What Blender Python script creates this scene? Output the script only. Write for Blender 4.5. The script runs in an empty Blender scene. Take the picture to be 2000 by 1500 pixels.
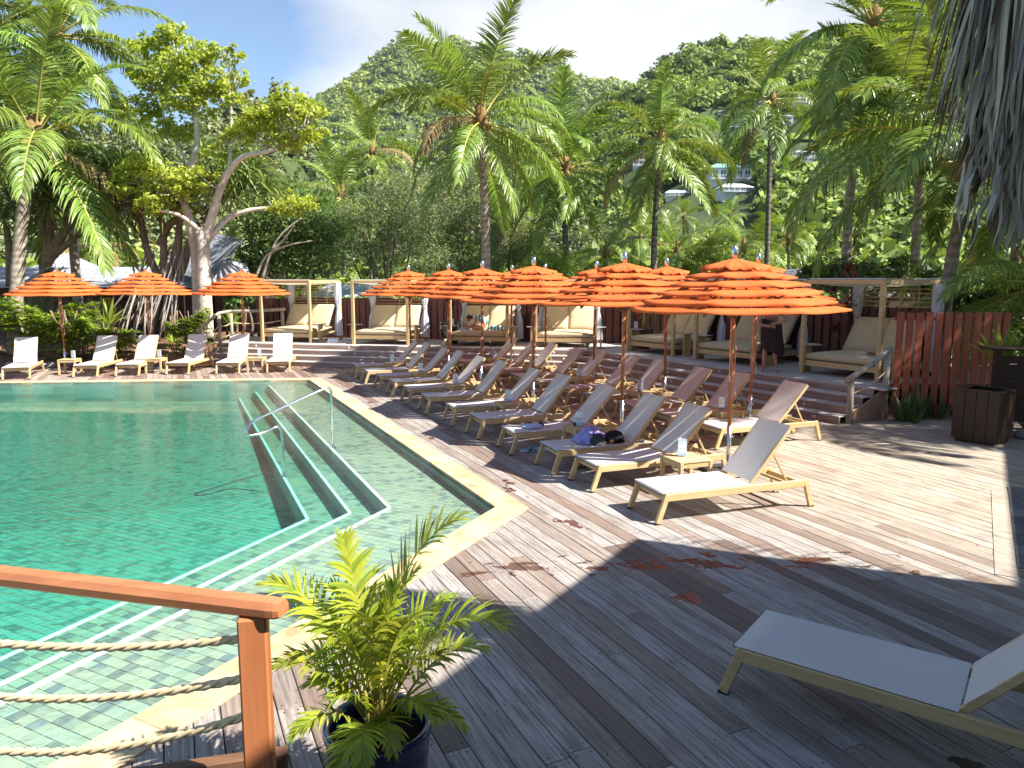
import bpy, math, random
import numpy as np
from math import sin, cos, pi, radians, sqrt, atan2, hypot
from mathutils import Vector, Matrix
random.seed(7)
SC = bpy.context.scene
COL = SC.collection
# ------------------------------------------------------------------ camera, sky, sun, exposure
CAM_H, FPX, PITCH = 2.6, 1450.0, math.atan(200 / 1450.0)
cam = bpy.data.cameras.new('camera'); cam.sensor_width = 36; cam.lens = 36 * FPX / 2000
cam.clip_start = 0.05; cam.clip_end = 9000
camo = bpy.data.objects.new('camera', cam); COL.objects.link(camo)
camo.location = (0, 0, CAM_H); camo.rotation_euler = (pi / 2 - PITCH, 0, 0)
SC.camera = camo
SUN_AZ, SUN_EL = radians(-20), radians(47)      # azimuth from +X, counter-clockwise
SDIR = Vector((cos(SUN_AZ) * cos(SUN_EL), sin(SUN_AZ) * cos(SUN_EL), sin(SUN_EL)))
sl = bpy.data.lights.new('sun', 'SUN'); sl.energy = 5.0; sl.angle = radians(0.53); sl.color = (1.0, .955, .88)
so = bpy.data.objects.new('sun', sl); COL.objects.link(so)
so.rotation_euler = SDIR.to_track_quat('Z', 'Y').to_euler(); so.location = (20, -5, 30)
W = bpy.data.worlds.new('World'); SC.world = W; W.use_nodes = True
wn, wl = W.node_tree.nodes, W.node_tree.links
for n in list(wn): wn.remove(n)
wo = wn.new('ShaderNodeOutputWorld'); bg = wn.new('ShaderNodeBackground')
sky = wn.new('ShaderNodeTexSky'); sky.sky_type = 'NISHITA'; sky.sun_disc = False
sky.sun_elevation = SUN_EL; sky.sun_rotation = pi / 2 - SUN_AZ; sky.air_density = 1.0; sky.dust_density = .25; sky.ozone_density = 3.0
wtc = wn.new('ShaderNodeTexCoord'); wm = wn.new('ShaderNodeMapping'); wm.inputs['Scale'].default_value = (1.0, 1.0, 2.2)
wm.inputs['Location'].default_value = (3.1, 1.4, .7)
wnz = wn.new('ShaderNodeTexNoise'); wnz.inputs['Scale'].default_value = 1.7; wnz.inputs['Detail'].default_value = 7; wnz.inputs['Roughness'].default_value = .52
wr = wn.new('ShaderNodeValToRGB'); wr.color_ramp.elements[0].position = .45; wr.color_ramp.elements[1].position = .61
wnz2 = wn.new('ShaderNodeTexNoise'); wnz2.inputs['Scale'].default_value = 4.2; wnz2.inputs['Detail'].default_value = 6
wr2 = wn.new('ShaderNodeValToRGB'); wr2.color_ramp.elements[0].color = (3.9, 4.15, 4.6, 1); wr2.color_ramp.elements[1].color = (5.4, 5.5, 5.6, 1)
wr2.color_ramp.elements[0].position = .35; wr2.color_ramp.elements[1].position = .62
wmix = wn.new('ShaderNodeMix'); wmix.data_type = 'RGBA'
wl.new(wtc.outputs['Generated'], wm.inputs['Vector']); wl.new(wm.outputs['Vector'], wnz.inputs['Vector']); wl.new(wm.outputs['Vector'], wnz2.inputs['Vector'])
# the cloud bank that hangs over the mountain, thinning out to scattered cloud elsewhere
wdot = wn.new('ShaderNodeVectorMath'); wdot.operation = 'DOT_PRODUCT'; wdot.inputs[1].default_value = Vector((.10, .945, .30)).normalized()
wnrm = wn.new('ShaderNodeVectorMath'); wnrm.operation = 'NORMALIZE'; wl.new(wtc.outputs['Generated'], wnrm.inputs[0]); wl.new(wnrm.outputs[0], wdot.inputs[0])
wbank = wn.new('ShaderNodeMapRange'); wbank.interpolation_type = 'SMOOTHSTEP'; wl.new(wdot.outputs['Value'], wbank.inputs['Value'])
wbank.inputs['From Min'].default_value = .885; wbank.inputs['From Max'].default_value = .982; wbank.inputs['To Min'].default_value = -.12; wbank.inputs['To Max'].default_value = .2
wadd = wn.new('ShaderNodeMath'); wl.new(wnz.outputs['Fac'], wadd.inputs[0]); wl.new(wbank.outputs[0], wadd.inputs[1])
wl.new(wadd.outputs[0], wr.inputs['Fac']); wl.new(wnz2.outputs['Fac'], wr2.inputs['Fac'])
wl.new(wr.outputs['Color'], wmix.inputs['Factor']); wl.new(sky.outputs['Color'], wmix.inputs['A']); wl.new(wr2.outputs['Color'], wmix.inputs['B'])
wl.new(wmix.outputs['Result'], bg.inputs['Color']); bg.inputs['Strength'].default_value = .074
wl.new(bg.outputs['Background'], wo.inputs['Surface'])
vs = SC.view_settings; vs.view_transform = 'Standard'; vs.look = 'None'; vs.gamma = 1; vs.use_curve_mapping = False; vs.exposure = 1.44
cy = SC.cycles
cy.max_bounces = 7; cy.transparent_max_bounces = 24; cy.diffuse_bounces = 3; cy.glossy_bounces = 3; cy.transmission_bounces = 5
cy.caustics_reflective = False; cy.caustics_refractive = False; cy.volume_bounces = 0
cy.use_denoising = True

# ------------------------------------------------------------------ helpers
def at(u, v, Y):
    "point seen at pixel (u, v) of the 2000-px photograph, Y metres ahead of the viewer"
    x = (u - 1000) / FPX; d = (v - 750) / FPX
    fy = cos(PITCH) - d * sin(PITCH); fz = -sin(PITCH) - d * cos(PITCH)
    t = Y / fy
    return Vector((x * t, Y, CAM_H + fz * t))
def gp(u, v, z=0.0):
    x = (u - 1000) / FPX; d = (v - 750) / FPX
    fy = cos(PITCH) - d * sin(PITCH); fz = -sin(PITCH) - d * cos(PITCH)
    t = (z - CAM_H) / fz
    return Vector((x * t, fy * t, z))
class MB:
    def __init__(s): s.v = []; s.f = []; s.at = None
    def add(s, vs, fs):
        o = len(s.v); s.v += [tuple(p) for p in vs]; s.f += [tuple(i + o for i in f) for f in fs]; return s
    def box(s, c, size, M=None, ch=0.0):
        hx, hy, hz = size[0] / 2, size[1] / 2, size[2] / 2; c = Vector(c)
        if ch <= 0:
            vs = [Vector((x * hx, y * hy, z * hz)) for z in (-1, 1) for y in (-1, 1) for x in (-1, 1)]
            fs = [(0, 2, 3, 1), (4, 5, 7, 6), (0, 1, 5, 4), (2, 6, 7, 3), (0, 4, 6, 2), (1, 3, 7, 5)]
        else:
            ch = min(ch, hx * .6, hy * .6, hz * .6); vs = []; ix = {}
            for z in (-1, 1):
                for y in (-1, 1):
                    for x in (-1, 1):
                        for a in range(3):
                            p = [x * (hx - ch), y * (hy - ch), z * (hz - ch)]
                            p[a] = (x * hx, y * hy, z * hz)[a]
                            ix[(x, y, z, a)] = len(vs); vs.append(Vector(p))
            fs = []
            for a in range(3):
                b, d = (a + 1) % 3, (a + 2) % 3
                for sg in (-1, 1):
                    q = []
                    for (sb, sd) in ((-1, -1), (1, -1), (1, 1), (-1, 1)):
                        k = [0, 0, 0]; k[a] = sg; k[b] = sb; k[d] = sd; q.append(ix[(*k, a)])
                    fs.append(tuple(q if sg > 0 else q[::-1]))
                for sb in (-1, 1):
                    for sd in (-1, 1):
                        k0 = [0, 0, 0]; k1 = [0, 0, 0]; k0[a] = -1; k1[a] = 1
                        for k in (k0, k1): k[b] = sb; k[d] = sd
                        q = (ix[(*k0, b)], ix[(*k1, b)], ix[(*k1, d)], ix[(*k0, d)])
                        fs.append(q if sb * sd > 0 else q[::-1])
            for x in (-1, 1):
                for y in (-1, 1):
                    for z in (-1, 1):
                        q = tuple(ix[(x, y, z, a)] for a in range(3)); fs.append(q if x * y * z > 0 else q[::-1])
        if M is not None: vs = [M @ p for p in vs]
        return s.add([p + c for p in vs], fs)
    def bar(s, p0, p1, w, h, up=(0, 0, 1), ch=0.0):
        p0, p1 = Vector(p0), Vector(p1); d = p1 - p0; L = d.length; x = d / L
        y = Vector(up).cross(x)
        if y.length < 1e-4: y = Vector((0, 1, 0)).cross(x)
        y.normalize(); z = x.cross(y)
        M = Matrix((x, y, z)).transposed()
        return s.box((p0 + p1) / 2, (L, w, h), M, ch)
    def tube(s, pts, r, seg=8, cap=True):
        pts = [Vector(p) for p in pts]; n = len(pts)
        rs = r if isinstance(r, (list, tuple)) else [r] * n
        o = len(s.v); ref = None
        for i, p in enumerate(pts):
            t = (pts[min(i + 1, n - 1)] - pts[max(i - 1, 0)]); t.normalize()
            if ref is None:
                ref = Vector((0, 0, 1)) if abs(t.z) < .9 else Vector((1, 0, 0))
            a = ref - t * ref.dot(t); a.normalize(); b = t.cross(a); ref = a
            for k in range(seg):
                q = 2 * pi * k / seg
                s.v.append(tuple(p + (a * cos(q) + b * sin(q)) * rs[i]))
        for i in range(n - 1):
            for k in range(seg):
                k2 = (k + 1) % seg
                s.f.append((o + i * seg + k, o + i * seg + k2, o + (i + 1) * seg + k2, o + (i + 1) * seg + k))
        if cap:
            s.f.append(tuple(o + k for k in range(seg))[::-1]); s.f.append(tuple(o + (n - 1) * seg + k for k in range(seg)))
        return s
    def lathe(s, prof, seg=16, c=(0, 0, 0)):
        o = len(s.v); n = len(prof)
        for (r, z) in prof:
            for k in range(seg):
                q = 2 * pi * k / seg; s.v.append((c[0] + r * cos(q), c[1] + r * sin(q), c[2] + z))
        for i in range(n - 1):
            for k in range(seg):
                k2 = (k + 1) % seg
                s.f.append((o + i * seg + k, o + i * seg + k2, o + (i + 1) * seg + k2, o + (i + 1) * seg + k))
        return s
    def prism(s, poly, z0, z1):
        "poly: ccw xy outline"
        n = len(poly); o = len(s.v)
        s.v += [(p[0], p[1], z0) for p in poly] + [(p[0], p[1], z1) for p in poly]
        s.f.append(tuple(o + i for i in range(n))[::-1]); s.f.append(tuple(o + n + i for i in range(n)))
        for i in range(n):
            j = (i + 1) % n; s.f.append((o + i, o + j, o + n + j, o + n + i))
        return s
    def mesh(s, name, mat, smooth=False):
        me = bpy.data.meshes.new(name); me.from_pydata(s.v, [], s.f)
        if mat: me.materials.append(mat)
        if smooth: me.polygons.foreach_set('use_smooth', [True] * len(me.polygons))
        if s.at is not None:
            a = me.attributes.new('rnd', 'FLOAT', 'POINT'); a.data.foreach_set('value', s.at)
        return me
    def build(s, name, mat, parent=None, smooth=False, loc=None):
        return link(name, s.mesh(name, mat, smooth), parent, loc)
def link(name, me, parent=None, loc=None):
    o = bpy.data.objects.new(name, me); COL.objects.link(o)
    if parent is not None: o.parent = parent; KIDS.setdefault(parent.name, []).append(o)
    if loc is not None: o.location = loc
    return o
KIDS = {}
def tag(o, label=None, cat=None, group=None, kind=None):
    if label: o['label'] = label
    if cat: o['category'] = cat
    if group: o['group'] = group
    if kind: o['kind'] = kind
    return o
def thing(name, label, cat, loc=(0, 0, 0), rz=0.0, group=None):
    o = bpy.data.objects.new(name, None); COL.objects.link(o); o.empty_display_size = .1
    o.location = loc; o.rotation_euler = (0, 0, rz)
    return tag(o, label, cat, group)
def dup(o, parent=None, loc=None, rz=None, label=None):
    c = o.copy(); COL.objects.link(c)
    if parent is not None: c.parent = parent; KIDS.setdefault(parent.name, []).append(c)
    if loc is not None: c.location = loc
    if rz is not None: c.rotation_euler = (0, 0, rz)
    if label: c['label'] = label
    for ch in list(KIDS.get(o.name, [])): dup(ch, c)
    return c
def clip(poly, a, b):
    "keep the part of a 2-D polygon left of the line a->b"
    out = []; n = len(poly); dx, dy = b[0] - a[0], b[1] - a[1]
    S = [dx * (p[1] - a[1]) - dy * (p[0] - a[0]) for p in poly]
    for i in range(n):
        p, q, sp, sq = poly[i], poly[(i + 1) % n], S[i], S[(i + 1) % n]
        if sp >= 0: out.append(p)
        if (sp >= 0) != (sq >= 0):
            t = sp / (sp - sq); out.append((p[0] + (q[0] - p[0]) * t, p[1] + (q[1] - p[1]) * t))
    return out
def clip_convex(poly, hull):
    for i in range(len(hull)):
        poly = clip(poly, hull[i], hull[(i + 1) % len(hull)])
        if len(poly) < 3: return []
    return poly
def area(poly): return .5 * sum(poly[i][0] * poly[(i + 1) % len(poly)][1] - poly[(i + 1) % len(poly)][0] * poly[i][1] for i in range(len(poly)))
# ------------------------------------------------------------------ materials
class NT:
    def __init__(s, name):
        s.m = bpy.data.materials.new(name); s.m.use_nodes = True; s.t = s.m.node_tree; s.n = s.t.nodes; s.l = s.t.links
        for x in list(s.n): s.n.remove(x)
        s.out = s.n.new('ShaderNodeOutputMaterial')
    def N(s, ty, **kw):
        n = s.n.new('ShaderNode' + ty)
        for k, v in kw.items():
            if k in n.inputs: 
                if hasattr(v, 'is_linked'): s.l.new(v, n.inputs[k])
                else: n.inputs[k].default_value = v
            else: setattr(n, k, v)
        return n
    def L(s, a, b): s.l.new(a, b)
    def noise(s, vec, scale, detail=4, rough=.55, dist=0.0):
        n = s.N('TexNoise'); n.inputs['Scale'].default_value = scale; n.inputs['Detail'].default_value = detail
        n.inputs['Roughness'].default_value = rough; n.inputs['Distortion'].default_value = dist
        if vec is not None: s.L(vec, n.inputs['Vector'])
        return n.outputs['Fac']
    def ramp(s, fac, stops):
        n = s.N('ValToRGB'); e = n.color_ramp.elements
        while len(e) < len(stops): e.new(.5)
        for i, (p, c) in enumerate(stops):
            e[i].position = p; e[i].color = (*c, 1) if not isinstance(c, (int, float)) else (c, c, c, 1)
        s.L(fac, n.inputs['Fac']); return n.outputs['Color']
    def mix(s, fac, a, b, bt='MIX'):
        n = s.N('Mix', data_type='RGBA', blend_type=bt)
        for k, v in (('Factor', fac), ('A', a), ('B', b)):
            if hasattr(v, 'is_linked'): s.L(v, n.inputs[k])
            elif k == 'Factor': n.inputs[k].default_value = v
            else: n.inputs[k].default_value = (*v, 1)
        return n.outputs['Result']
    def math(s, op, a, b=0.0, c=None):
        n = s.N('Math', operation=op)
        for i, v in enumerate((a, b, c)):
            if v is None: continue
            if hasattr(v, 'is_linked'): s.L(v, n.inputs[i])
            else: n.inputs[i].default_value = v
        return n.outputs[0]
    def mapping(s, vec, scale=(1, 1, 1), rot=(0, 0, 0), loc=(0, 0, 0)):
        n = s.N('Mapping'); n.inputs['Scale'].default_value = scale; n.inputs['Rotation'].default_value = rot; n.inputs['Location'].default_value = loc
        s.L(vec, n.inputs['Vector']); return n.outputs['Vector']
    def coord(s, k='Object'): return s.N('TexCoord').outputs[k]
    def pos(s): return s.N('NewGeometry').outputs['Position']
    def bump(s, h, strength=.3, dist=.01):
        n = s.N('Bump', Strength=strength); n.inputs['Distance'].default_value = dist
        s.L(h, n.inputs['Height']); return n.outputs['Normal']
    def principled(s, col, rough=.6, spec=.4, metal=0.0, normal=None, **kw):
        p = s.N('BsdfPrincipled')
        for k, v in (('Base Color', col), ('Roughness', rough), ('Specular IOR Level', spec), ('Metallic', metal)):
            if hasattr(v, 'is_linked'): s.L(v, p.inputs[k])
            else: p.inputs[k].default_value = (*v, 1) if k == 'Base Color' else v
        if normal is not None: s.L(normal, p.inputs['Normal'])
        for k, v in kw.items(): p.inputs[k.replace('_', ' ')].default_value = v
        return p.outputs['BSDF']
    def done(s, sh): s.L(sh, s.out.inputs['Surface']); return s.m
def m_plain(name, c1, c2=None, scale=6, rough=.6, spec=.4, bump=.15, metal=0.0, stretch=(1, 1, 1), bscale=None, rand=.12, lo=.35, hi=.65):
    t = NT(name); c2 = c2 or tuple(min(1, x * .72) for x in c1)
    v = t.mapping(t.coord(), stretch); f = t.noise(v, scale, 5, .6)
    col = t.ramp(f, [(lo, c2), (hi, c1)])
    if rand:
        r = t.N('ObjectInfo').outputs['Random']; k = t.math('MULTIPLY_ADD', r, 2 * rand, 1 - rand)
        hs = t.N('HueSaturation'); t.L(k, hs.inputs['Value']); t.L(col, hs.inputs['Color']); col = hs.outputs['Color']
    nm = None
    if bump: nm = t.bump(t.noise(v, bscale or scale * 5, 4, .6), bump, .004)
    return t.done(t.principled(col, rough, spec, metal, nm))
def m_wood(name, c1, c2, axis=0, rough=.55, grain=26, rand=.1, bump=.2, spec=.35):
    st = [9, 9, 9]; st[axis] = .7
    t = NT(name); v = t.coord(); r = t.N('ObjectInfo').outputs['Random']
    off = t.N('CombineXYZ'); t.L(t.math('MULTIPLY', r, 37.0), off.inputs[axis])
    va = t.N('VectorMath', operation='ADD'); t.L(v, va.inputs[0]); t.L(off.outputs[0], va.inputs[1])
    vm = t.mapping(va.outputs[0], tuple(st)); f = t.noise(vm, grain / 9, 6, .65, .3)
    col = t.ramp(f, [(.3, c2), (.62, c1)])
    hs = t.N('HueSaturation'); t.L(t.math('MULTIPLY_ADD', r, 2 * rand, 1 - rand), hs.inputs['Value']); t.L(col, hs.inputs['Color'])
    return t.done(t.principled(hs.outputs['Color'], rough, spec, 0, t.bump(f, bump, .003)))
def m_leaf(name, c1, c2, tr=.35, rough=.42, spec=.5, back=None, var=.25):
    t = NT(name); g = t.N('NewGeometry'); r = g.outputs['Random Per Island']
    o = t.N('ObjectInfo').outputs['Random']
    f = t.noise(t.coord(), 1.3, 3)
    k = t.math('ADD', t.math('MULTIPLY', r, .6), t.math('MULTIPLY', f, .6))
    col = t.ramp(k, [(.28, c2), (.8, c1)])
    hs = t.N('HueSaturation'); t.L(t.math('MULTIPLY_ADD', o, 2 * var, 1 - var), hs.inputs['Value']); t.L(col, hs.inputs['Color'])
    t.L(t.math('MULTIPLY_ADD', o, .03, .485), hs.inputs['Hue']); col = hs.outputs['Color']
    p = t.principled(col, rough, spec)
    tl = t.N('BsdfTranslucent'); t.L(t.mix(1.0, col, (1.3, 1.3, .6), 'MULTIPLY'), tl.inputs['Color'])
    ms = t.N('MixShader'); ms.inputs[0].default_value = tr; t.L(p, ms.inputs[1]); t.L(tl.outputs[0], ms.inputs[2])
    return t.done(ms.outputs[0])
def m_forest(name, c1, c2, big=.03):
    "crowns seen from far: leaf to leaf, tree to tree and stand to stand differences, tree shadows painted into the dark tones"
    t = NT(name); r = t.N('NewGeometry').outputs['Random Per Island']; v = t.coord()
    k = t.math('ADD', t.math('MULTIPLY', t.noise(v, .16, 2), .75), t.math('ADD', t.math('MULTIPLY', t.noise(v, big, 3), .55), t.math('MULTIPLY', r, .3)))
    col = t.ramp(k, [(.52, c2), (.80, c1), (1.0, (c1[0] * 1.5, c1[1] * 1.3, c1[2] * 1.1))]); p = t.principled(col, .55, .3)  # dark stop also stands in for shadows among the trees
    tl = t.N('BsdfTranslucent'); t.L(t.mix(1.0, col, (1.4, 1.3, .6), 'MULTIPLY'), tl.inputs['Color'])
    ms = t.N('MixShader'); ms.inputs[0].default_value = .25; t.L(p, ms.inputs[1]); t.L(tl.outputs[0], ms.inputs[2]); return t.done(ms.outputs[0])
def m_cloth(name, c1, c2=None, tr=.25, rough=.85, scale=3, weave=0, rand=.05):
    t = NT(name); c2 = c2 or tuple(x * .85 for x in c1)
    f = t.noise(t.coord(), scale, 4); col = t.ramp(f, [(.35, c2), (.65, c1)])
    o = t.N('ObjectInfo').outputs['Random']
    hs = t.N('HueSaturation'); t.L(t.math('MULTIPLY_ADD', o, 2 * rand, 1 - rand), hs.inputs['Value']); t.L(col, hs.inputs['Color']); col = hs.outputs['Color']
    nm = t.bump(t.noise(t.coord(), weave or 60, 2), .12, .003)
    p = t.principled(col, rough, .25, 0, nm)
    if not tr: return t.done(p)
    tl = t.N('BsdfTranslucent'); t.L(col, tl.inputs['Color'])
    ms = t.N('MixShader'); ms.inputs[0].default_value = tr; t.L(p, ms.inputs[1]); t.L(tl.outputs[0], ms.inputs[2])
    return t.done(ms.outputs[0])
# ------------------------------------------------------------------ ground, pool, deck
DD = Vector((-.4195, .9078)); DN = Vector((.9078, .4195)); DM = Vector((-.4462, -.8949))
POOL_C = Vector((-.19, 8.33))
FI = POOL_C + DD * 12.45; FLI = Vector((-20, 18.5)); NLI = POOL_C + DM * 10.0
POOL_IN = [tuple(POOL_C), tuple(FI), tuple(FLI), (-20, -.62), tuple(NLI)]
def line_x(p, d, q, e):
    k = d[0] * e[1] - d[1] * e[0]; t = ((q[0] - p[0]) * e[1] - (q[1] - p[1]) * e[0]) / k
    return (p[0] + d[0] * t, p[1] + d[1] * t)
def offset_poly(poly, ds):
    n = len(poly); L = []
    for i in range(n):
        a, b = Vector(poly[i]), Vector(poly[(i + 1) % n]); d = (b - a).normalized(); nn = Vector((d.y, -d.x))
        L.append((a + nn * ds[i], d))
    return [line_x(L[i - 1][0], L[i - 1][1], L[i][0], L[i][1]) for i in range(n)]
CW = .345
POOL_OUT = offset_poly(POOL_IN, [CW] * 5)
def gmat(name, c1, c2, scale, rough=.95, b=.4):
    t = NT(name); v = t.pos(); f = t.noise(v, scale, 8, .62)
    return t.done(t.principled(t.ramp(f, [(.35, c2), (.65, c1)]), rough, .2, 0, t.bump(t.noise(v, scale * 9, 5), b, .02)))
M_soil = gmat('soil', (.30, .17, .10), (.14, .075, .045), 1.1)
M_green = gmat('far_ground', (.07, .11, .03), (.03, .05, .015), .2)
g = MB()
hole = [(-60, -60), (60, -60), (60, 24), (-60, 24)]
# one sheet to the horizon, cut out round the pool
big = [(-4000, -4000), (4000, -4000), (4000, 4000), (-4000, 4000)]
def sheet_minus(mb, outer, inner, z):
    rest = list(outer); n = len(inner)
    for i in range(n):
        a, b = inner[i], inner[(i + 1) % n]
        o = clip(rest, b, a)
        if len(o) > 2: mb.add([(p[0], p[1], z) for p in o], [tuple(range(len(o)))])
        rest = clip(rest, a, b)
        if len(rest) < 3: break
mid = offset_poly(POOL_IN, [CW * .5] * 5)
sheet_minus(g, big, mid, -.05)
tag(g.build('ground', M_green), kind='structure')
# planting bed behind the far end of the deck
bed = MB()
def hump(x, y): return .10 + .10 * sin(x * 1.3 + y) + .05 * sin(x * 3.1 - y * 2.2)
nx, ny = 46, 16
for j in range(ny + 1):
    for i in range(nx + 1):
        x = -24 + i * 15.0 / nx; y0 = 22.55 + .035 * (x + 14) * .4; y = y0 + j * 9.0 / ny
        bed.v.append((x, y, .02 + (min(j, 3) / 3) * hump(x, y) + .06 * j * .55))
for j in range(ny):
    for i in range(nx):
        a = j * (nx + 1) + i; bed.f.append((a, a + 1, a + nx + 2, a + nx + 1))
tag(bed.build('planting_bed', M_soil, smooth=True), kind='structure')
# ---- pool shell
def tile_mat():
    t = NT('pool_tile'); at_ = t.N('Attribute', attribute_name='rnd').outputs['Fac']; o = t.N('ObjectInfo').outputs['Random']
    k = t.math('FRACT', t.math('ADD', at_, o)); v = t.pos()
    c = t.ramp(k, [(0, (.13, .18, .15)), (.1, (.24, .31, .235)), (.3, (.28, .35, .25)), (.5, (.31, .37, .26)), (.7, (.255, .345, .28)), (.84, (.30, .33, .24)), (.90, (.11, .155, .15)), (1, (.15, .21, .215))])
    c = t.mix(t.ramp(t.noise(v, 14, 5), [(.4, .0), (.75, .5)]), c, (.36, .38, .27))
    return t.done(t.principled(c, .45, .4, 0, t.bump(t.noise(v, 40, 3), .1, .003)))
def deep_mat():
    t = NT('pool_deep_tile'); at_ = t.N('Attribute', attribute_name='rnd').outputs['Fac']; o = t.N('ObjectInfo').outputs['Random']
    k = t.math('FRACT', t.math('ADD', at_, o))
    c = t.ramp(k, [(0, (.15, .25, .21)), (.2, (.25, .39, .33)), (.6, (.29, .43, .355)), (.85, (.22, .36, .315)), (1, (.13, .23, .20))])
    return t.done(t.principled(c, .5, .4))
M_tile = tile_mat(); M_deep = deep_mat()
M_grout = m_plain('grout', (.44, .48, .40), rough=.8, scale=2, rand=0)
M_white_lip = m_plain('white_lip', (.88, .9, .88), (.8, .83, .82), rough=.4, rand=0, bump=.05)
ZS = [-.14, -.31, -.48, -.84]
def zfloor(p): return -.84 + .30 * min(1, max(0, (p[1] - 9) / 10))
def lp(u, v, z): p = gp(u, v, z); return Vector((p.x, p.y))
L1 = [lp(514, 743, ZS[0]), lp(757, 993, ZS[0]), lp(0, 1372, ZS[0])]
L2 = [lp(482, 746, ZS[1]), lp(680, 1003, ZS[1]), lp(0, 1335, ZS[1])]
L3 = [lp(449, 748, ZS[2]), lp(597, 1015, ZS[2]), lp(0, 1286, ZS[2])]
def extend(P):
    d = (P[2] - P[1]).normalized(); e = (P[0] - P[1]).normalized()
    k = Vector(line_x(P[1], d, (0, -.62), (1, 0)))
    f = Vector(line_x(P[1], e, FI, FLI - FI))
    return [f, P[1], k]
E0 = [FI, POOL_C, NLI]; L1, L2, L3 = extend(L1), extend(L2), extend(L3)
pool = MB()
for (A, B, z) in ((E0, L1, ZS[0]), (L1, L2, ZS[1]), (L2, L3, ZS[2])):
    pool.add([(*A[0], z - .006), (*A[1], z - .006), (*B[1], z - .006), (*B[0], z - .006)], [(0, 1, 2, 3)])
    pool.add([(*A[1], z - .006), (*A[2], z - .006), (*B[2], z - .006), (*B[1], z - .006)], [(0, 1, 2, 3)])
FLOOR = [tuple(L3[1]), tuple(L3[0]), tuple(FLI), (-20, -.62), tuple(L3[2])]
fm = [p for p in clip(FLOOR, (20, 9), (-20, 9))]; pool.add([(*p, zfloor(p) - .006) for p in fm], [tuple(range(len(fm)))]); fm = clip(FLOOR, (-20, 9), (20, 9)); pool.add([(*p, zfloor(p) - .006) for p in fm], [tuple(range(len(fm)))])
for P, z0, z1 in ((E0, .0, ZS[0]), (L1, ZS[0], ZS[1]), (L2, ZS[1], ZS[2]), (L3, ZS[2], ZS[3])):
    for a, b in ((P[0], P[1]), (P[1], P[2])):
        pool.add([(*a, z0 - .008), (*b, z0 - .008), (*b, z1 - .008), (*a, z1 - .008)], [(0, 1, 2, 3)])
pool.add([(*FLI, 0), (-20, -.62, 0), (-20, -.62, -1.4), (*FLI, -1.4)], [(0, 1, 2, 3)])
pool.add([(-20, -.62, 0), (*NLI, 0), (*NLI, -1.4), (-20, -.62, -1.4)], [(0, 1, 2, 3)])
POOLO = tag(pool.build('pool', M_grout), kind='structure')
m = MB(); ux = (FLI - FI); nw_ = int(ux.length / .5); m.at = []
for j in range(10):
    for i in range(nw_):
        a, b = FI.lerp(FLI, i / nw_), FI.lerp(FLI, (i + .985) / nw_); z0 = -.002 - j * .103; m.add([(*a, z0), (*b, z0), (*b, z0 - .1), (*a, z0 - .1)], [(0, 1, 2, 3)]); m.at += [random.random()] * 4
m.build('far_wall_tile', M_deep, POOLO)['kind'] = 'stuff'
# white step edges
for P, z in ((L1, ZS[0]), (L2, ZS[1]), (L3, ZS[2])):
    for a, b in ((P[0], P[1]), (P[1], P[2])):
        d = (b - a).normalized(); nn = Vector((d.y, -d.x))
        if nn.dot(POOL_C - a) < 0: nn = -nn
        m = MB(); q = .022
        m.bar((*(a + nn * q), z + .004), (*(b + nn * q), z + .004), .045, .018, ch=.004)
        m.build('step_edge', M_white_lip, POOLO)
def tiles(reg, z, size, mat, tops):
    "square tiles laid with open joints over a convex region"
    ex, ey = DM, Vector((DM.y, -DM.x)); pitch = size + .005
    us = [Vector(p).dot(ex) for p in reg]; ws = [Vector(p).dot(ey) for p in reg]
    if area(reg) < 0: reg = reg[::-1]
    for i in range(int(min(us) / pitch) - 1, int(max(us) / pitch) + 1):
        for j in range(int(min(ws) / pitch) - 1, int(max(ws) / pitch) + 1):
            u0, w0 = i * pitch, j * pitch
            q = [ex * (u0 + a) + ey * (w0 + b) for a, b in ((0, 0), (size, 0), (size, size), (0, size))]
            c = (q[0] + q[2]) / 2
            if c.y < -.5 or c.y > 21 or abs(c.x) > .78 * c.y + 1.2: continue
            q = [tuple(p) for p in q]
            if area(q) < 0: q = q[::-1]
            k = clip_convex(q, reg)
            if len(k) > 2 and abs(area(k)) > 2e-4: tops.append((hypot(*c) if len(k) == 4 and abs(area(k)) > .99 * size * size else 99, k, (zfloor(c) if mat is M_deep else z) + random.uniform(-.001, .001), random.random(), mat))
TL = []
S_ = .098
for (A, B, z) in ((E0, L1, ZS[0]), (L1, L2, ZS[1]), (L2, L3, ZS[2])):
    tiles([tuple(A[0]), tuple(A[1]), tuple(B[1]), tuple(B[0])][::-1], z, S_, M_tile, TL)
    tiles([tuple(A[1]), tuple(A[2]), tuple(B[2]), tuple(B[1])][::-1], z, S_, M_tile, TL)
tiles([tuple(p) for p in FLOOR], ZS[3], S_, M_deep, TL)
TL.sort(key=lambda r: r[0])
def in_frame(x, y, z=0):
    if y < .3: return False
    w = y * cos(PITCH) - (z - CAM_H) * sin(PITCH); up = y * sin(PITCH) + (z - CAM_H) * cos(PITCH)
    return w > .1 and abs(x / w) < 1000 / FPX and abs(up / w) < 750 / FPX
seen = [r for r in TL if r[0] < 50 and in_frame(r[1][0][0], r[1][0][1], r[2]) and r[4] is M_tile][:300]
ids = set(id(r) for r in seen)
me0 = None
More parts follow.
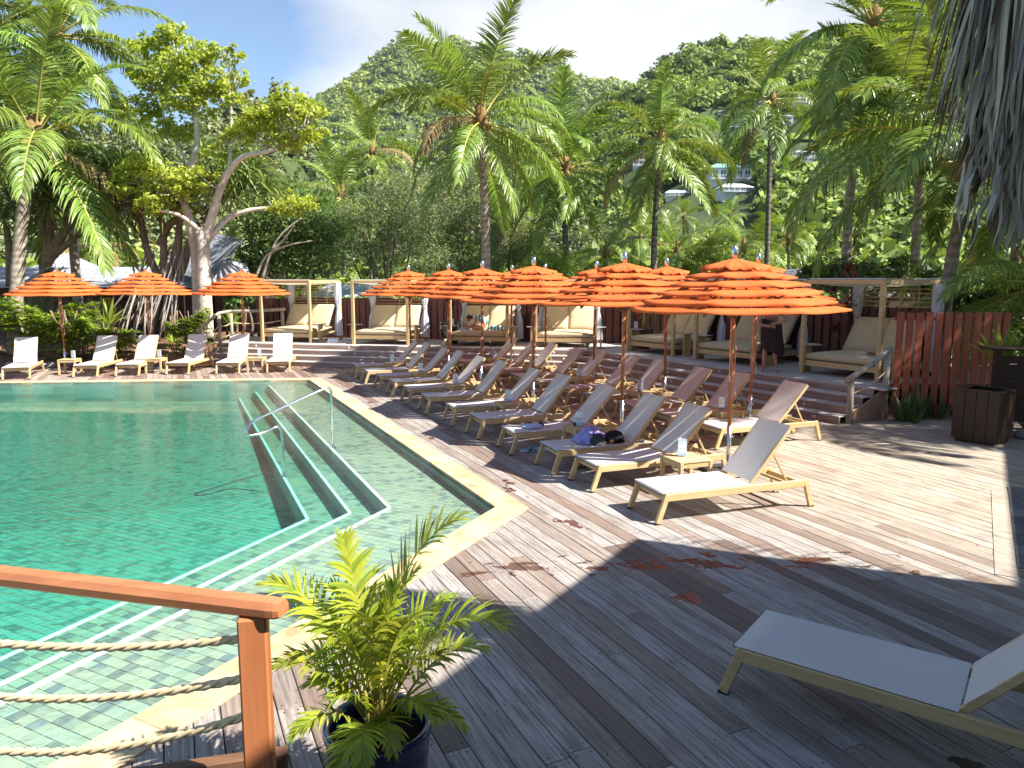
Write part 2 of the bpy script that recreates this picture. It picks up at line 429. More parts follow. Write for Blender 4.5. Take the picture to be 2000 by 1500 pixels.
for r in seen:
    k = r[1]; c = Vector((sum(p[0] for p in k) / 4, sum(p[1] for p in k) / 4))
    if me0 is None:
        m = MB(); m.v = [(p[0] - c.x, p[1] - c.y, zz) for zz in (0, .004) for p in ([(c.x + (p[0] - c.x) * 1.0, c.y + (p[1] - c.y) * 1.0) for p in k] if zz == 0 else [(c.x + (p[0] - c.x) * .96, c.y + (p[1] - c.y) * .96) for p in k])]
        m.f = [(4, 5, 6, 7)] + [(i, (i + 1) % 4, 4 + (i + 1) % 4, 4 + i) for i in range(4)]
        me0 = m.mesh('tile', M_tile)
    link('tile', me0, POOLO, (c.x, c.y, r[2] - .004))
for mat, nm in ((M_tile, 'tile_field'), (M_deep, 'floor_tile_field')):
    m = MB(); at_ = []
    for r in TL:
        if id(r) in ids or r[4] is not mat: continue
        k = r[1]; n = len(k); cx = sum(p[0] for p in k) / n; cy_ = sum(p[1] for p in k) / n; o = len(m.v)
        m.v += [(p[0], p[1], r[2] - .004) for p in k] + [(cx + (p[0] - cx) * .96, cy_ + (p[1] - cy_) * .96, r[2]) for p in k]
        m.f.append(tuple(range(o + n, o + 2 * n)))
        if r[0] < 12: m.f += [(o + i, o + (i + 1) % n, o + n + (i + 1) % n, o + n + i) for i in range(n)]
        at_ += [r[3]] * (2 * n)
    m.at = at_; tag(m.build(nm, mat, POOLO), kind='stuff')
# ---- coping stones
t = NT('coping_stone'); v = t.pos(); f = t.noise(v, 3.2, 7, .65, .8)
c = t.ramp(f, [(.28, (.30, .17, .085)), (.42, (.50, .36, .20)), (.55, (.56, .43, .26)), (.75, (.62, .50, .33))])
o = t.N('ObjectInfo').outputs['Random']; hs = t.N('HueSaturation'); t.L(t.math('MULTIPLY_ADD', o, .24, .88), hs.inputs['Value']); t.L(c, hs.inputs['Color'])
M_cope = t.done(t.principled(hs.outputs['Color'], .6, .35, 0, t.bump(t.noise(v, 22, 6), .35, .006)))
def stone_run(a, b, ao, bo, step):
    a, b, ao, bo = Vector(a), Vector(b), Vector(ao), Vector(bo); n = max(1, round((b - a).length / step))
    cuts = [0] + sorted((i + random.uniform(-.12, .12)) / n for i in range(1, n)) + [1]
    for i in range(n):
        q0, q1 = cuts[i], cuts[i + 1]; e = .0015 / ((b - a).length / n) * (q1 - q0)
        P = [a.lerp(b, q0 + e), a.lerp(b, q1 - e), ao.lerp(bo, q1 - e), ao.lerp(bo, q0 + e)]
        c = sum(P, Vector((0, 0))) / 4; z = .014 + random.uniform(-.002, .002)
        if area(P) < 0: P = P[::-1]
        m = MB(); m.v = [(p.x, p.y, -.05) for p in P] + [(p.x, p.y, z - .006) for p in P] + [(*(c + (p - c) * .985), z) for p in P]
        m.f = [(8, 9, 10, 11)] + [(r * 4 + i_, r * 4 + (i_ + 1) % 4, r * 4 + 4 + (i_ + 1) % 4, r * 4 + 4 + i_) for r in (0, 1) for i_ in range(4)]
        m.build('coping_stone', M_cope, POOLO)
for i in range(5):
    j = (i + 1) % 5; stone_run(POOL_IN[i], POOL_IN[j], POOL_OUT[i], POOL_OUT[j], .78 if i in (0, 4) else 1.2)
# ---- water
t = NT('pool_water'); v = t.pos()
h = t.math('ADD', t.noise(t.mapping(v, (1.0, 1.7, 1), (0, 0, .5)), 3.6, 3, .55, .8), t.math('MULTIPLY', t.noise(t.mapping(v, (1, 1.5, 1), (0, 0, -.4)), 11, 3, .55, .5), .4))
amp = t.N('MapRange'); vx = t.N('SeparateXYZ'); t.L(v, vx.inputs[0])
dq = t.math('MULTIPLY_ADD', vx.outputs[0], .9078, t.math('MULTIPLY', vx.outputs[1], .4195))
t.L(dq, amp.inputs['Value']); amp.inputs['From Min'].default_value = 1.0; amp.inputs['From Max'].default_value = -3.5; amp.inputs['To Min'].default_value = .22; amp.inputs['To Max'].default_value = 1.0
nb = t.N('Bump'); nb.inputs['Distance'].default_value = .10; t.L(h, nb.inputs['Height']); t.L(t.math('MULTIPLY', amp.outputs[0], .8), nb.inputs['Strength'])
lw = t.N('LayerWeight'); lw.inputs['Blend'].default_value = .5; t.L(nb.outputs[0], lw.inputs['Normal']); fsn = t.math('MULTIPLY_ADD', t.math('POWER', lw.outputs['Facing'], 4.2), .9, .022)
gl = t.N('BsdfGlossy'); gl.inputs['Roughness'].default_value = .01; t.L(nb.outputs[0], gl.inputs['Normal'])
tr = t.N('BsdfTransparent'); ms = t.N('MixShader'); t.L(fsn, ms.inputs[0]); t.L(tr.outputs[0], ms.inputs[1]); t.L(gl.outputs[0], ms.inputs[2])
va = t.N('VolumeAbsorption'); va.inputs['Color'].default_value = (.18, .84, .74, 1); va.inputs['Density'].default_value = .66
t.L(va.outputs[0], t.out.inputs['Volume']); M_water = t.done(ms.outputs[0])
w = MB(); wi = offset_poly(POOL_IN, [.02] * 5); w.prism(wi, -1.45, -.035)
tag(w.build('water', M_water), kind='structure')
# ---- deck
def deck_mat():
    t = NT('deck_wood'); v = t.pos(); r = t.N('Attribute', attribute_name='rnd').outputs['Fac']
    st = t.mapping(t.N('VectorRotate', rotation_type='Z_AXIS', Angle=-radians(114.8), Vector=v).outputs[0], (1.3, 26, 20))
    off = t.N('CombineXYZ'); t.L(t.math('MULTIPLY', r, 91.0), off.inputs[0]); ad = t.N('VectorMath', operation='ADD'); t.L(st, ad.inputs[0]); t.L(off.outputs[0], ad.inputs[1]); st = ad.outputs[0]
    grain = t.noise(st, 1.6, 8, .68, .4); blot = t.noise(v, 2.6, 5, .6)
    c = t.ramp(r, [(0, (.165, .12, .10)), (.14, (.26, .185, .145)), (.3, (.33, .28, .235)), (.48, (.37, .335, .30)), (.66, (.395, .37, .345)), (.8, (.34, .285, .24)), (.9, (.46, .435, .405)), (1, (.22, .165, .14))])
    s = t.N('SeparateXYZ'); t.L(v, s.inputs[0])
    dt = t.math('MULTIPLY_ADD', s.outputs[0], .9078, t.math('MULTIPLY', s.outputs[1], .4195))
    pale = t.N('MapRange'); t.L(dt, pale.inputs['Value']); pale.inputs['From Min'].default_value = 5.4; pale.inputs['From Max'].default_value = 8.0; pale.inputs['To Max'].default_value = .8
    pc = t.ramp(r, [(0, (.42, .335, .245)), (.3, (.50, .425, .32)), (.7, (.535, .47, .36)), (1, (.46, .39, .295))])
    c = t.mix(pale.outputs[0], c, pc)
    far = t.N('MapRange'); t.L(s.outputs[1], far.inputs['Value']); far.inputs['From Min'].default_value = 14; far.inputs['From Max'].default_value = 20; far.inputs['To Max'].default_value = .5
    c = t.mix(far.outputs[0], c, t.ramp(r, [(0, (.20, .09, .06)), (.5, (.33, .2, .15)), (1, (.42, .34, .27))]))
    c = t.mix(t.ramp(grain, [(.36, .75), (.58, 0.0)]), c, (.10, .075, .06))
    c = t.mix(t.ramp(blot, [(.45, 0.0), (.72, .4)]), c, (.185, .13, .105))
    # splashed water: dark red wet wood with a sharp outline
    ax = t.math('SUBTRACT', s.outputs[1], t.math('MULTIPLY_ADD', s.outputs[0], .06, 6.52))
    band = t.math('SUBTRACT', 1.0, t.math('DIVIDE', t.math('ABSOLUTE', ax), .62))
    xr = t.math('MINIMUM', t.math('ADD', s.outputs[0], 1.0), t.math('SUBTRACT', 4.0, s.outputs[0]))
    band = t.math('MINIMUM', band, t.math('MULTIPLY', xr, 1.2))
    wn_ = t.noise(t.mapping(v, (1.0, 1.9, 1)), 3.1, 6, .6, .3)
    wet = t.math('GREATER_THAN', t.math('MULTIPLY_ADD', band, .22, t.math('MULTIPLY', wn_, 1.0)), .735)
    # footprints trailing off across the sunny side, and drips beside the coping
    b2 = t.math('MINIMUM', t.math('SUBTRACT', s.outputs[0], 3.2), t.math('SUBTRACT', 10.5, s.outputs[1]))
    b2 = t.math('MINIMUM', b2, t.math('SUBTRACT', s.outputs[1], 6.0)); b2 = t.math('MINIMUM', t.math('MAXIMUM', b2, 0.0), 1.0)
    wet2 = t.math('GREATER_THAN', t.math('MULTIPLY', t.noise(t.mapping(v, (1, 1.3, 1), (0, 0, .3), (3, 1, 0)), 3.6, 3, .5), b2), .70)
    b3 = t.math('SUBTRACT', 1.0, t.math('DIVIDE', t.math('ABSOLUTE', t.math('SUBTRACT', dt, 3.85)), .45))
    wet3 = t.math('GREATER_THAN', t.math('MULTIPLY_ADD', b3, .2, t.noise(t.mapping(v, (1, 1, 1), (0, 0, 0), (7, 2, 0)), 2.2, 5, .6)), .80)
    wet = t.math('MAXIMUM', wet, t.math('MAXIMUM', wet2, wet3))
    c = t.mix(t.math('MULTIPLY', wet, .88), c, t.ramp(grain, [(.35, (.045, .018, .013)), (.6, (.105, .042, .028))]))
    rough = t.math('MULTIPLY_ADD', wet, -.55, .66)
    return t.done(t.principled(c, rough, t.math('MULTIPLY_ADD', wet, .2, .3), 0, t.bump(grain, t.math('MULTIPLY_ADD', wet, -.2, .28), .004)))
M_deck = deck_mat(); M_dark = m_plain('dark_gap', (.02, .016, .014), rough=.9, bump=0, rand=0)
HULL = [(-22, -3), (12, -3), (12, 12.5), (3.0, 21.9), (-5, 23.6), (-9, 23.5), (-22, 22.9)]
PITCHW, GAP = .157, .0065
ds = MB(); sheet_minus(ds, HULL, offset_poly(POOL_IN, [CW - .02] * 5), -.034)
DECK = tag(ds.build('deck', M_dark), kind='structure')
po = offset_poly(POOL_IN, [CW + .006] * 5)
PL = []
for k in range(int(-14 / PITCHW), int(17 / PITCHW)):
    t0 = k * PITCHW; t1 = t0 + PITCHW - GAP; s0 = -12 + random.random() * 3
    while s0 < 32:
        s1 = s0 + random.choice((2.4, 3.0, 3.6, 4.2)) + random.uniform(-.1, .1)
        q = [tuple(DD * a + DN * b) for a, b in ((s0, t0), (s1 - .003, t0), (s1 - .003, t1), (s0, t1))]
        s0 = s1
        if area(q) < 0: q = q[::-1]
        rest = clip_convex(q, HULL)
        if len(rest) < 3: continue
        for i in range(5):
            a, b = po[i], po[(i + 1) % 5]
            o_ = clip(rest, b, a)
            if len(o_) > 2 and abs(area(o_)) > 2e-3: PL.append(o_)
            rest = clip(rest, a, b)
            if len(rest) < 3: break
def plank_geo(m, P, z):
    n = len(P); c = Vector((sum(p[0] for p in P) / n, sum(p[1] for p in P) / n)); o = len(m.v)
    top = []
    for p in P:
        e = Vector(p) - c; a, b = e.dot(DD), e.dot(DN)
        a -= math.copysign(min(abs(a), .003), a); b -= math.copysign(min(abs(b), .004), b); top.append(c + DD * a + DN * b)
    m.v += [(p[0], p[1], -.03) for p in P] + [(p[0], p[1], z - .004) for p in P] + [(q.x, q.y, z) for q in top]
    m.f.append(tuple(range(o + 2 * n, o + 3 * n)))
    for r in (0, 1): m.f += [(o + r * n + i, o + r * n + (i + 1) % n, o + (r + 1) * n + (i + 1) % n, o + (r + 1) * n + i) for i in range(n)]
    return 3 * n
def score(P):
    b = 0
    for k in range(7):
        n = len(P); q = k / 6
        a0 = max(P, key=lambda p: Vector(p).dot(DD)); a1 = min(P, key=lambda p: Vector(p).dot(DD))
        x = a0[0] + (a1[0] - a0[0]) * q; y = a0[1] + (a1[1] - a0[1]) * q
        if in_frame(x, y): b += 1 / (x * x + y * y + 4) ** 1.5
    return b * abs(area(P))
PL = sorted(PL, key=score, reverse=True)
rest = MB(); rest.at = []
for i, P in enumerate(PL):
    z = random.uniform(-.002, .0015); rv = random.random()
    if i < 300:
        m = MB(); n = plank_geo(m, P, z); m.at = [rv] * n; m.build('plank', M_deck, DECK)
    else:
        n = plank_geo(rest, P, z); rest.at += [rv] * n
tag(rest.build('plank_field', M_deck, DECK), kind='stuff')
sc_ = MB()
for P in PL[:260]:
    S = [Vector(p).dot(DD) for p in P]; T = [Vector(p).dot(DN) for p in P]; tm = (min(T) + max(T)) / 2
    if max(T) - min(T) < .1: continue
    for s in [min(S) + .04, max(S) - .04] + [min(S) + .62 * k for k in range(1, int((max(S) - min(S)) / .62))]:
        for e in (-.042, .042):
            p = DD * s + DN * (tm + e)
            if in_frame(p.x, p.y) and p.length < 8: sc_.lathe([(.0055, 0), (.005, .0012), (0.0001, .0008)], 6, (p.x, p.y, .0016))
tag(sc_.build('deck_screw', M_dark, DECK), kind='stuff')
# ------------------------------------------------------------------ raised terrace with steps
M_step = m_wood('step_wood', (.36, .28, .235), (.22, .145, .115), 0, .7, 20, .12)
def tread_mat():
    t = NT('tread_wood'); v = t.pos(); f = t.noise(t.mapping(v, (2, 2, 2)), 3, 7, .65)
    c = t.ramp(f, [(.3, (.36, .33, .31)), (.65, (.52, .49, .46))])
    o = t.N('ObjectInfo').outputs['Random']; hs = t.N('HueSaturation'); t.L(t.math('MULTIPLY_ADD', o, .3, .85), hs.inputs['Value']); t.L(c, hs.inputs['Color'])
    return t.done(t.principled(hs.outputs['Color'], .7, .3, 0, t.bump(t.noise(v, 30, 4), .2, .004)))
M_tread = tread_mat()
M_log = m_wood('weathered_log', (.42, .37, .30), (.24, .20, .16), 2, .75, 14, .1, .35)
M_rope = m_plain('rope', (.74, .60, .38), (.60, .45, .25), 40, .9, .2, .12, rand=.05)
M_steel = m_plain('steel', (.78, .79, .8), (.7, .71, .72), 3, .12, .5, 0, 1.0, rand=0)
ZP = .6
LA, KX = Vector((-9.75, 24.6)), Vector((2.23, 21.74)); RB = Vector((6.84, 13.9))
dl = (KX - LA).normalized(); nl_ = Vector((dl.y, -dl.x)); dr = (RB - KX).normalized(); nr_ = Vector((dr.y, -dr.x))
def off_line(k): # the edge line pushed k metres down the steps
    c = Vector(line_x(LA + nl_ * k, dl, KX + nr_ * k, dr)); return [LA + nl_ * k, c, RB + nr_ * k]
plat = MB(); pi_ = off_line(-.06) if False else None
ST = thing('terrace_steps', None, None); ST['kind'] = 'structure'; del_ = None
oi = off_line(-.06); ch = [tuple(oi[0]), tuple(oi[1]), tuple(oi[2]), (7.35, 14.2), (12.5, 14.3), (13, 30), (-10.2, 30)]
plat.prism(ch[::-1] if area(ch) < 0 else ch, .0, ZP - .034); tag(plat.build('terrace', M_dark), kind='structure')
TER = bpy.data.objects['terrace']
# terrace boards, laid along the edge
def board_rows(P0, d, n_in, L, count, parent, nm='terrace_board'):
    for r in range(count):
        a = .012 + r * .146; s = -.2
        while s < L + .1:
            e = min(L + .2, s + random.uniform(2.2, 3.8)); p = P0 + d * s + n_in * a
            m = MB(); ln = e - s - .004
            m.box((ln / 2, .07, -.015), (ln, .14, .03), None, .004)
            o = m.build(nm, M_tread, parent, loc=(p.x, p.y, ZP)); o.rotation_euler = (0, 0, atan2(d.y, d.x)); s = e
board_rows(LA, dl, -nl_, (KX - LA).length, 8, TER); board_rows(KX, dr, -nr_, (RB - KX).length, 10, TER)
m = MB(); o1 = off_line(-1.16); o2 = off_line(-1.45)
m.prism([tuple(o1[0]), tuple(Vector(line_x(LA - nl_ * 1.16, dl, KX - nr_ * 1.45, dr))), tuple(o2[2]), (7.4, 14.25), (12.4, 14.35), (12.9, 29.9), (-10.1, 29.9)], ZP - .03, ZP - .004)
m.build('terrace_floor', M_tread, TER)
RUN, RISE = .325, .15
lights = []
for k in range(4):
    z1 = ZP - k * RISE; fr_ = off_line(k * RUN); bk = off_line((k - 1) * RUN + .0)
    for seg in (0, 1):
        a, b = fr_[seg], fr_[seg + 1]; d = (b - a).normalized(); L = (b - a).length; ang = atan2(d.y, d.x)
        # riser boards
        n = max(1, round(L / 3.4)); cuts = [0] + sorted(L * (i + random.uniform(-.2, .2)) / n for i in range(1, n)) + [L]
        for i in range(n):
            ln = cuts[i + 1] - cuts[i] - .004; p = a + d * cuts[i]
            mm = MB(); mm.box((ln / 2, .02, -RISE / 2 - .012), (ln, .03, RISE - .024), None, .004)
            o = mm.build('riser_board', M_step, ST, loc=(p.x, p.y, z1)); o.rotation_euler = (0, 0, ang)
        if k:  # two tread boards above this riser
            for w0, w1 in ((-.008, .158), (.163, RUN + .01)):
                n = max(1, round(L / 3.1)); cuts = [0] + sorted(L * (i + random.uniform(-.2, .2)) / n for i in range(1, n)) + [L]
                for i in range(n):
                    ln = cuts[i + 1] - cuts[i] - .004; p = a + d * cuts[i]
                    mm = MB(); mm.box((ln / 2, (w0 + w1) / 2, -.012), (ln, w1 - w0, .024), None, .004)
                    o = mm.build('tread_board', M_tread, ST, loc=(p.x, p.y, z1 + random.uniform(-.001, .001))); o.rotation_euler = (0, 0, ang)
        # small round step lamps, unlit
        s = 1.4 + .35 * k
        while s < L - .3:
            p = a + d * s - Vector((-d.y, d.x)) * .002; lights.append((p, z1 - RISE * .55, ang)); s += 3.3 if seg == 0 else 1.9
lm = MB(); lm.lathe([(.0001, .016), (.02, .015), (.03, .008), (.034, 0)], 10)
lme = lm.mesh('step_lamp', m_plain('lamp_glass', (.75, .75, .72), rough=.25, rand=0, bump=0), True)
for p, z, a in lights:
    o = link('step_lamp', lme, ST, (p.x, p.y, z)); o.rotation_euler = (pi / 2, 0, a)
# ---- log rails
def log_rail(label, posts, beams, ropes):
    t = thing('log_railing', label, 'railing', (*posts[0][0][:2], 0), 0, 'log railings beside the terrace steps'); org = Vector(t.location)
    for p, z0, z1 in posts:
        m = MB(); p = Vector((p[0], p[1], 0)) - org
        m.tube([p + Vector((0, 0, z0)), p + Vector((.008, 0, (z0 + z1) / 2)), p + Vector((0, .006, z1))], [.062, .056, .058], 12); m.build('post', M_log, t, True)
    for P in beams:
        m = MB(); m.tube([Vector(p) - org for p in P], [.055] + [.05] * (len(P) - 2) + [.055], 12); m.build('log_beam', M_log, t, True)
    for P in ropes:
        a, b = Vector(P[0]) - org, Vector(P[1]) - org; m = MB()
        m.tube([a.lerp(b, q / 8) - Vector((0, 0, .07 * 4 * q / 8 * (1 - q / 8))) for q in range(9)], .013, 6); m.build('rope', M_rope, t, True)
    return t
p1, p2 = Vector((6.22, 13.5)), Vector((7.12, 14.02))
log_rail('log railing with rope rails by the red board fence', [(p1, 0, .86), (p2, .0, 1.24)],
         [[(p1.x - .12, p1.y - .07, .80), (p1.x + .45, p1.y + .26, 1.05), (p2.x + .08, p2.y + .05, 1.32)]],
         [((*p1, .55), (*p2, .92)), ((*p1, .22), (*p2, .62))])
a_, b_, c_ = Vector((-9.72, 23.15)), Vector((-9.55, 24.25)), Vector((-9.35, 24.75))
log_rail('log railing rising to the terrace beside the pale tree trunk', [(a_, 0, 1.08), (b_, .3, 1.52), (c_, .6, 1.56), (Vector((-7.9, 25.6)), .6, 1.6)],
         [[(a_.x - .02, a_.y - .1, 1.06), ((a_.x + b_.x) / 2, (a_.y + b_.y) / 2, 1.36), (b_.x, b_.y, 1.58), (c_.x, c_.y, 1.63)], [(c_.x - .05, c_.y - .03, 1.62), (-8.6, 25.2, 1.62), (-7.8, 25.65, 1.66)]],
         [((*a_, .75), (*b_, 1.2)), ((*a_, .4), (*b_, .85)), ((*b_, 1.2), (*c_, 1.25)), ((*b_, .85), (*c_, .9)), ((*c_, 1.25), (-7.9, 25.6, 1.28)), ((*a_, .12), (*b_, .5))])
# sloping stringer board that closes the steps on the fence side
m = MB(); A3 = Vector((p1.x + .08, p1.y + .02)); B3 = Vector((p2.x - .02, p2.y - .08)); nn = Vector((A3.y - B3.y, B3.x - A3.x)).normalized() * .02
m.v = [(*(A3 + nn), 0), (*(B3 + nn), 0), (*(B3 + nn), .62), (*(A3 + nn), .2), (*(A3 - nn), 0), (*(B3 - nn), 0), (*(B3 - nn), .62), (*(A3 - nn), .2)]
m.f = [(0, 3, 2, 1), (4, 5, 6, 7), (0, 1, 5, 4), (1, 2, 6, 5), (2, 3, 7, 6), (3, 0, 4, 7)]
m.build('stringer', m_wood('stringer_wood', (.33, .2, .14), (.2, .11, .075), 0, .65), ST)
# ------------------------------------------------------------------ board fences
M_fred = m_wood('red_fence_wood', (.34, .092, .052), (.23, .055, .034), 2, .5, 20, .14, .12)
M_fdark = m_wood('dark_fence_wood', (.105, .034, .026), (.06, .019, .016), 2, .5, 20, .2, .12)
def fence(label, a, b, z0, z1, mat, bw, gap, th=.022, both=True, railz=(.25, .82), name='board_fence'):
    a, b = Vector(a), Vector(b); d = (b - a).normalized(); L = (b - a).length; n = int(L / (bw + gap)); ang = atan2(d.y, d.x)
    t = thing(name, label, 'fence', (a.x, a.y, z0), ang); H = z1 - z0
    bm_ = MB(); bm_.box((0, 0, H / 2), (bw, th, H), None, .004); me = bm_.mesh('fence_board', mat)
    for i in range(n):
        link('fence_board', me, t, ((i + .5) * L / n, random.uniform(-.002, .002), random.uniform(-.012, .012)))
        if both: link('fence_board', me, t, ((i + 1) * L / n, .085, random.uniform(-.012, .012)))
    for q in railz:
        r = MB(); r.box((L / 2, .042, H * q), (L, .05, .07), None, .004); r.build('rail', mat, t)
    return t
FR_ = fence('red brown board fence standing by the terrace steps', (7.22, 14.0), (9.42, 14.02), .28, 2.03, M_fred, .138, .038, both=False, railz=(.2, .93))
for x in (.15, 1.1, 2.1):
    m = MB(); m.box((x, .1, .72), (.09, .09, 2.0), None, .005); m.build('fence_post', M_fred, FR_)
m = MB(); m.box((8.3, 14.12, .14), (2.3, .12, .28), None, .01)
tag(m.build('low_wall', m_plain('red_plaster', (.30, .12, .08), (.2, .075, .05), 3, .8)), 'low dusty red wall under the red board fence', 'wall')
fl = off_line(-2.75)
fence('dark brown board fence behind the row of four cabanas', fl[0] + dl * -.3, fl[1], ZP, 2.0, M_fdark, .19, .05)
fence('dark brown board fence behind the three angled cabanas', fl[1], fl[2] + dr * -.6, ZP, 2.02, M_fdark, .19, .05)
# ------------------------------------------------------------------ cabanas
M_teak = m_wood('yellow_teak', (.57, .415, .215), (.44, .30, .14), 0, .5, 18, .05, .08)
M_cush = m_cloth('beige_cushion', (.56, .46, .30), (.50, .41, .265), 0, .9, 2.5, 140, .03)
M_canopy = m_cloth('canopy_cloth', (.66, .56, .40), (.6, .5, .35), .4, .9)
M_wht = m_cloth('white_curtain', (.84, .86, .92), (.76, .79, .88), .3, .8)
def cushion(m, c, size, M=None, puff=.03, n=8):
    "pillow-edged slab"
    o = len(m.v); lx, ly, lz = size; G = {}
    for side in (1, -1):
        for j in range(n + 1):
            for i in range(n + 1):
                u, w = i / n * 2 - 1, j / n * 2 - 1
                e = (1 - abs(u) ** 7) * (1 - abs(w) ** 7); z = side * (lz / 2 * (.55 + .45 * min(1, e * 3)) + puff * (1 - u * u) * (1 - w * w))
                p = Vector((u * lx / 2, w * ly / 2, z)); p = (M @ p if M else p) + Vector(c)
                G[(side, i, j)] = len(m.v); m.v.append(tuple(p))
    for j in range(n):
        for i in range(n):
            m.f.append((G[1, i, j], G[1, i + 1, j], G[1, i + 1, j + 1], G[1, i, j + 1])); m.f.append((G[-1, i, j], G[-1, i, j + 1], G[-1, i + 1, j + 1], G[-1, i + 1, j]))
    for i in range(n):
        m.f += [(G[1, i + 1, 0], G[1, i, 0], G[-1, i, 0], G[-1, i + 1, 0]), (G[1, i, n], G[1, i + 1, n], G[-1, i + 1, n], G[-1, i, n]),
                (G[1, 0, i], G[1, 0, i + 1], G[-1, 0, i + 1], G[-1, 0, i]), (G[1, n, i + 1], G[1, n, i], G[-1, n, i], G[-1, n, i + 1])]
def curtain(x, y, z0, z1, w, d, waist, tie=None):
    m = MB(); n = 26; R = 14
    for r in range(R + 1):
        q = r / R; z = z1 + (z0 - z1) * q
        k = 1 - (1 - waist) * math.exp(-((q - .48) / .13) ** 2) if waist < 1 else 1
        k *= .8 + .2 * q
        for i in range(n):
            a = 2 * pi * i / n; f = 1 + .22 * sin(a * 7 + q * 1.5)
            m.v.append((x + cos(a) * w * k * f * .5, y + sin(a) * d * k * f * .5, z))
    for r in range(R):
        for i in range(n): m.f.append((r * n + i, r * n + (i + 1) % n, (r + 1) * n + (i + 1) % n, (r + 1) * n + i))
    return m
CWD, CDP, CHT = 1.82, 2.0, 2.04
def make_cabana(label, tilt=1.0, split=True):
    t = thing('cabana', label, 'cabana', (0, 0, 0), 0, 'canopied daybeds along the terrace'); hw = CWD / 2
    pm = MB(); pm.box((0, 0, CHT / 2), (.09, .09, CHT), None, .006); pme = pm.mesh('post', M_teak)
    for x in (-hw, hw):
        for y in (0, CDP): link('post', pme, t, (x, y, 0))
    for y in (0, CDP):
        m = MB(); m.box((0, y, CHT - .045), (CWD - .092, .06, .088), None, .005); m.build('beam', M_teak, t)
    for x in (-hw, hw):
        m = MB(); m.box((x, CDP / 2, CHT - .047), (.06, CDP - .092, .085), None, .005); m.build('beam', M_teak, t)
    # sagging canopy in three bellies
    m = MB(); nx, ny = 8, 18
    for j in range(ny + 1):
        for i in range(nx + 1):
            q = j / ny; s = abs(sin(q * pi * 2)) ; u = i / nx
            m.v.append((-hw + .06 + u * (CWD - .12), .03 + q * (CDP - .06), CHT + .012 - .16 * s * (.75 + .25 * sin(u * pi))))
    for j in range(ny):
        for i in range(nx): a = j * (nx + 1) + i; m.f.append((a, a + 1, a + nx + 2, a + nx + 1))
    m.build('canopy', M_canopy, t, True)
    for q in (0.02, .5, .98):
        m = MB(); m.bar((-hw + .02, .03 + q * (CDP - .06), CHT + .02), (hw - .02, .03 + q * (CDP - .06), CHT + .02), .03, .02); m.build('canopy_rod', M_wht if q != .5 else M_teak, t)
    # slatted back screen
    sm = MB(); sm.box((0, 0, 0), (CWD - .1, .016, .022), None, .003); sme = sm.mesh('slat', M_teak)
    for k in range(17): link('slat', sme, t, (0, CDP - .01, .40 + k * .096))
    for x in (-.02, hw - .5):
        m = MB(); m.box((x, CDP + .012, 1.1), (.03, .02, 1.5), None, .003); m.build('screen_upright', M_teak, t)
    # bed
    for y in (.06, CDP - .1):
        m = MB(); m.box((0, y, .235), (CWD - .1, .045, .12), None, .005); m.build('bed_rail', M_teak, t)
    for x in (-hw + .07, hw - .07):
        m = MB(); m.box((x, CDP / 2 - .02, .235), (.045, CDP - .25, .118), None, .005); m.build('bed_rail', M_teak, t)
    m = MB(); cushion(m, (0, .78, .385), (CWD - .12, 1.5, .19), None, .015); m.build('mattress', M_cush, t, True)
    for sx in ((-1, 1) if split else (0,)):
        wd = (CWD - .14) / 2 if split else CWD - .16
        a = radians(58) * tilt; M = Matrix.Rotation(a, 3, 'X'); L = .86
        c = Vector((sx * wd / 2, 1.28 + cos(a) * L / 2, .46 + sin(a) * L / 2))
        m = MB(); cushion(m, c, (wd - .015, L, .15), M, .02); m.build('back_cushion', M_cush, t, True)
    for x in (-.5, .5):
        m = MB(); m.bar((x, 1.95, .42), (x, 1.62, .9), .03, .03); m.build('back_support', M_teak, t)
    # little side tables at the front posts
    for s in (-1, 1):
        m = MB(); m.box((s * (hw + .10), .36, .615), (.42, .30, .02), None, .004)
        tr_ = m.build('tray', M_tread, t); m = MB(); m.box((s * (hw + .16), .36, .30), (.05, .26, .60), None, .004); m.build('tray_leg', M_teak, tr_)
    # tied curtains at the back posts
    for s in (-1, 1):
        o = curtain(s * (hw + .02), CDP - .16, .12, CHT - .09, .26, .2, .42).build('curtain', M_wht, t, True)
        m = MB(); m.lathe([(.062, -.02), (.072, 0), (.062, .02)], 14, (s * (hw + .02), CDP - .16, 1.14)); m.build('tie_band', M_wht, o, True)
    return t
CABL = ['cabana nearest the log railing at the far left end of the row', 'second cabana along the back fence, its bed empty, left of the red flowering plant',
        'cabana whose bed carries the woman in striped top', 'empty cabana at the corner end of the back row with a full white back rest',
        'angled cabana beside the potted palm on the terrace', 'angled cabana behind the standing person in the dark wrap', 'angled cabana with palm print towel next to the red fence']
CABP = [(-7.5, 24.66, -16), (-4.2, 23.72, -10), (-1.04, 23.02, -11), (1.62, 22.55, -8), (3.85, 20.72, -58), (5.22, 18.3, -57), (6.85, 15.5, -60)]
CAB = []
c0 = make_cabana(CABL[0])
for i, (x, y, a) in enumerate(CABP):
    o = c0 if i == 0 else dup(c0, label=CABL[i])
    o.location = (x, y, ZP); o.rotation_euler = (0, 0, radians(a)); CAB.append(o)
def cabp(i, x, y, z):
    a = radians(CABP[i][2]); return Vector((CABP[i][0] + x * cos(a) - y * sin(a), CABP[i][1] + x * sin(a) + y * cos(a), ZP + z))
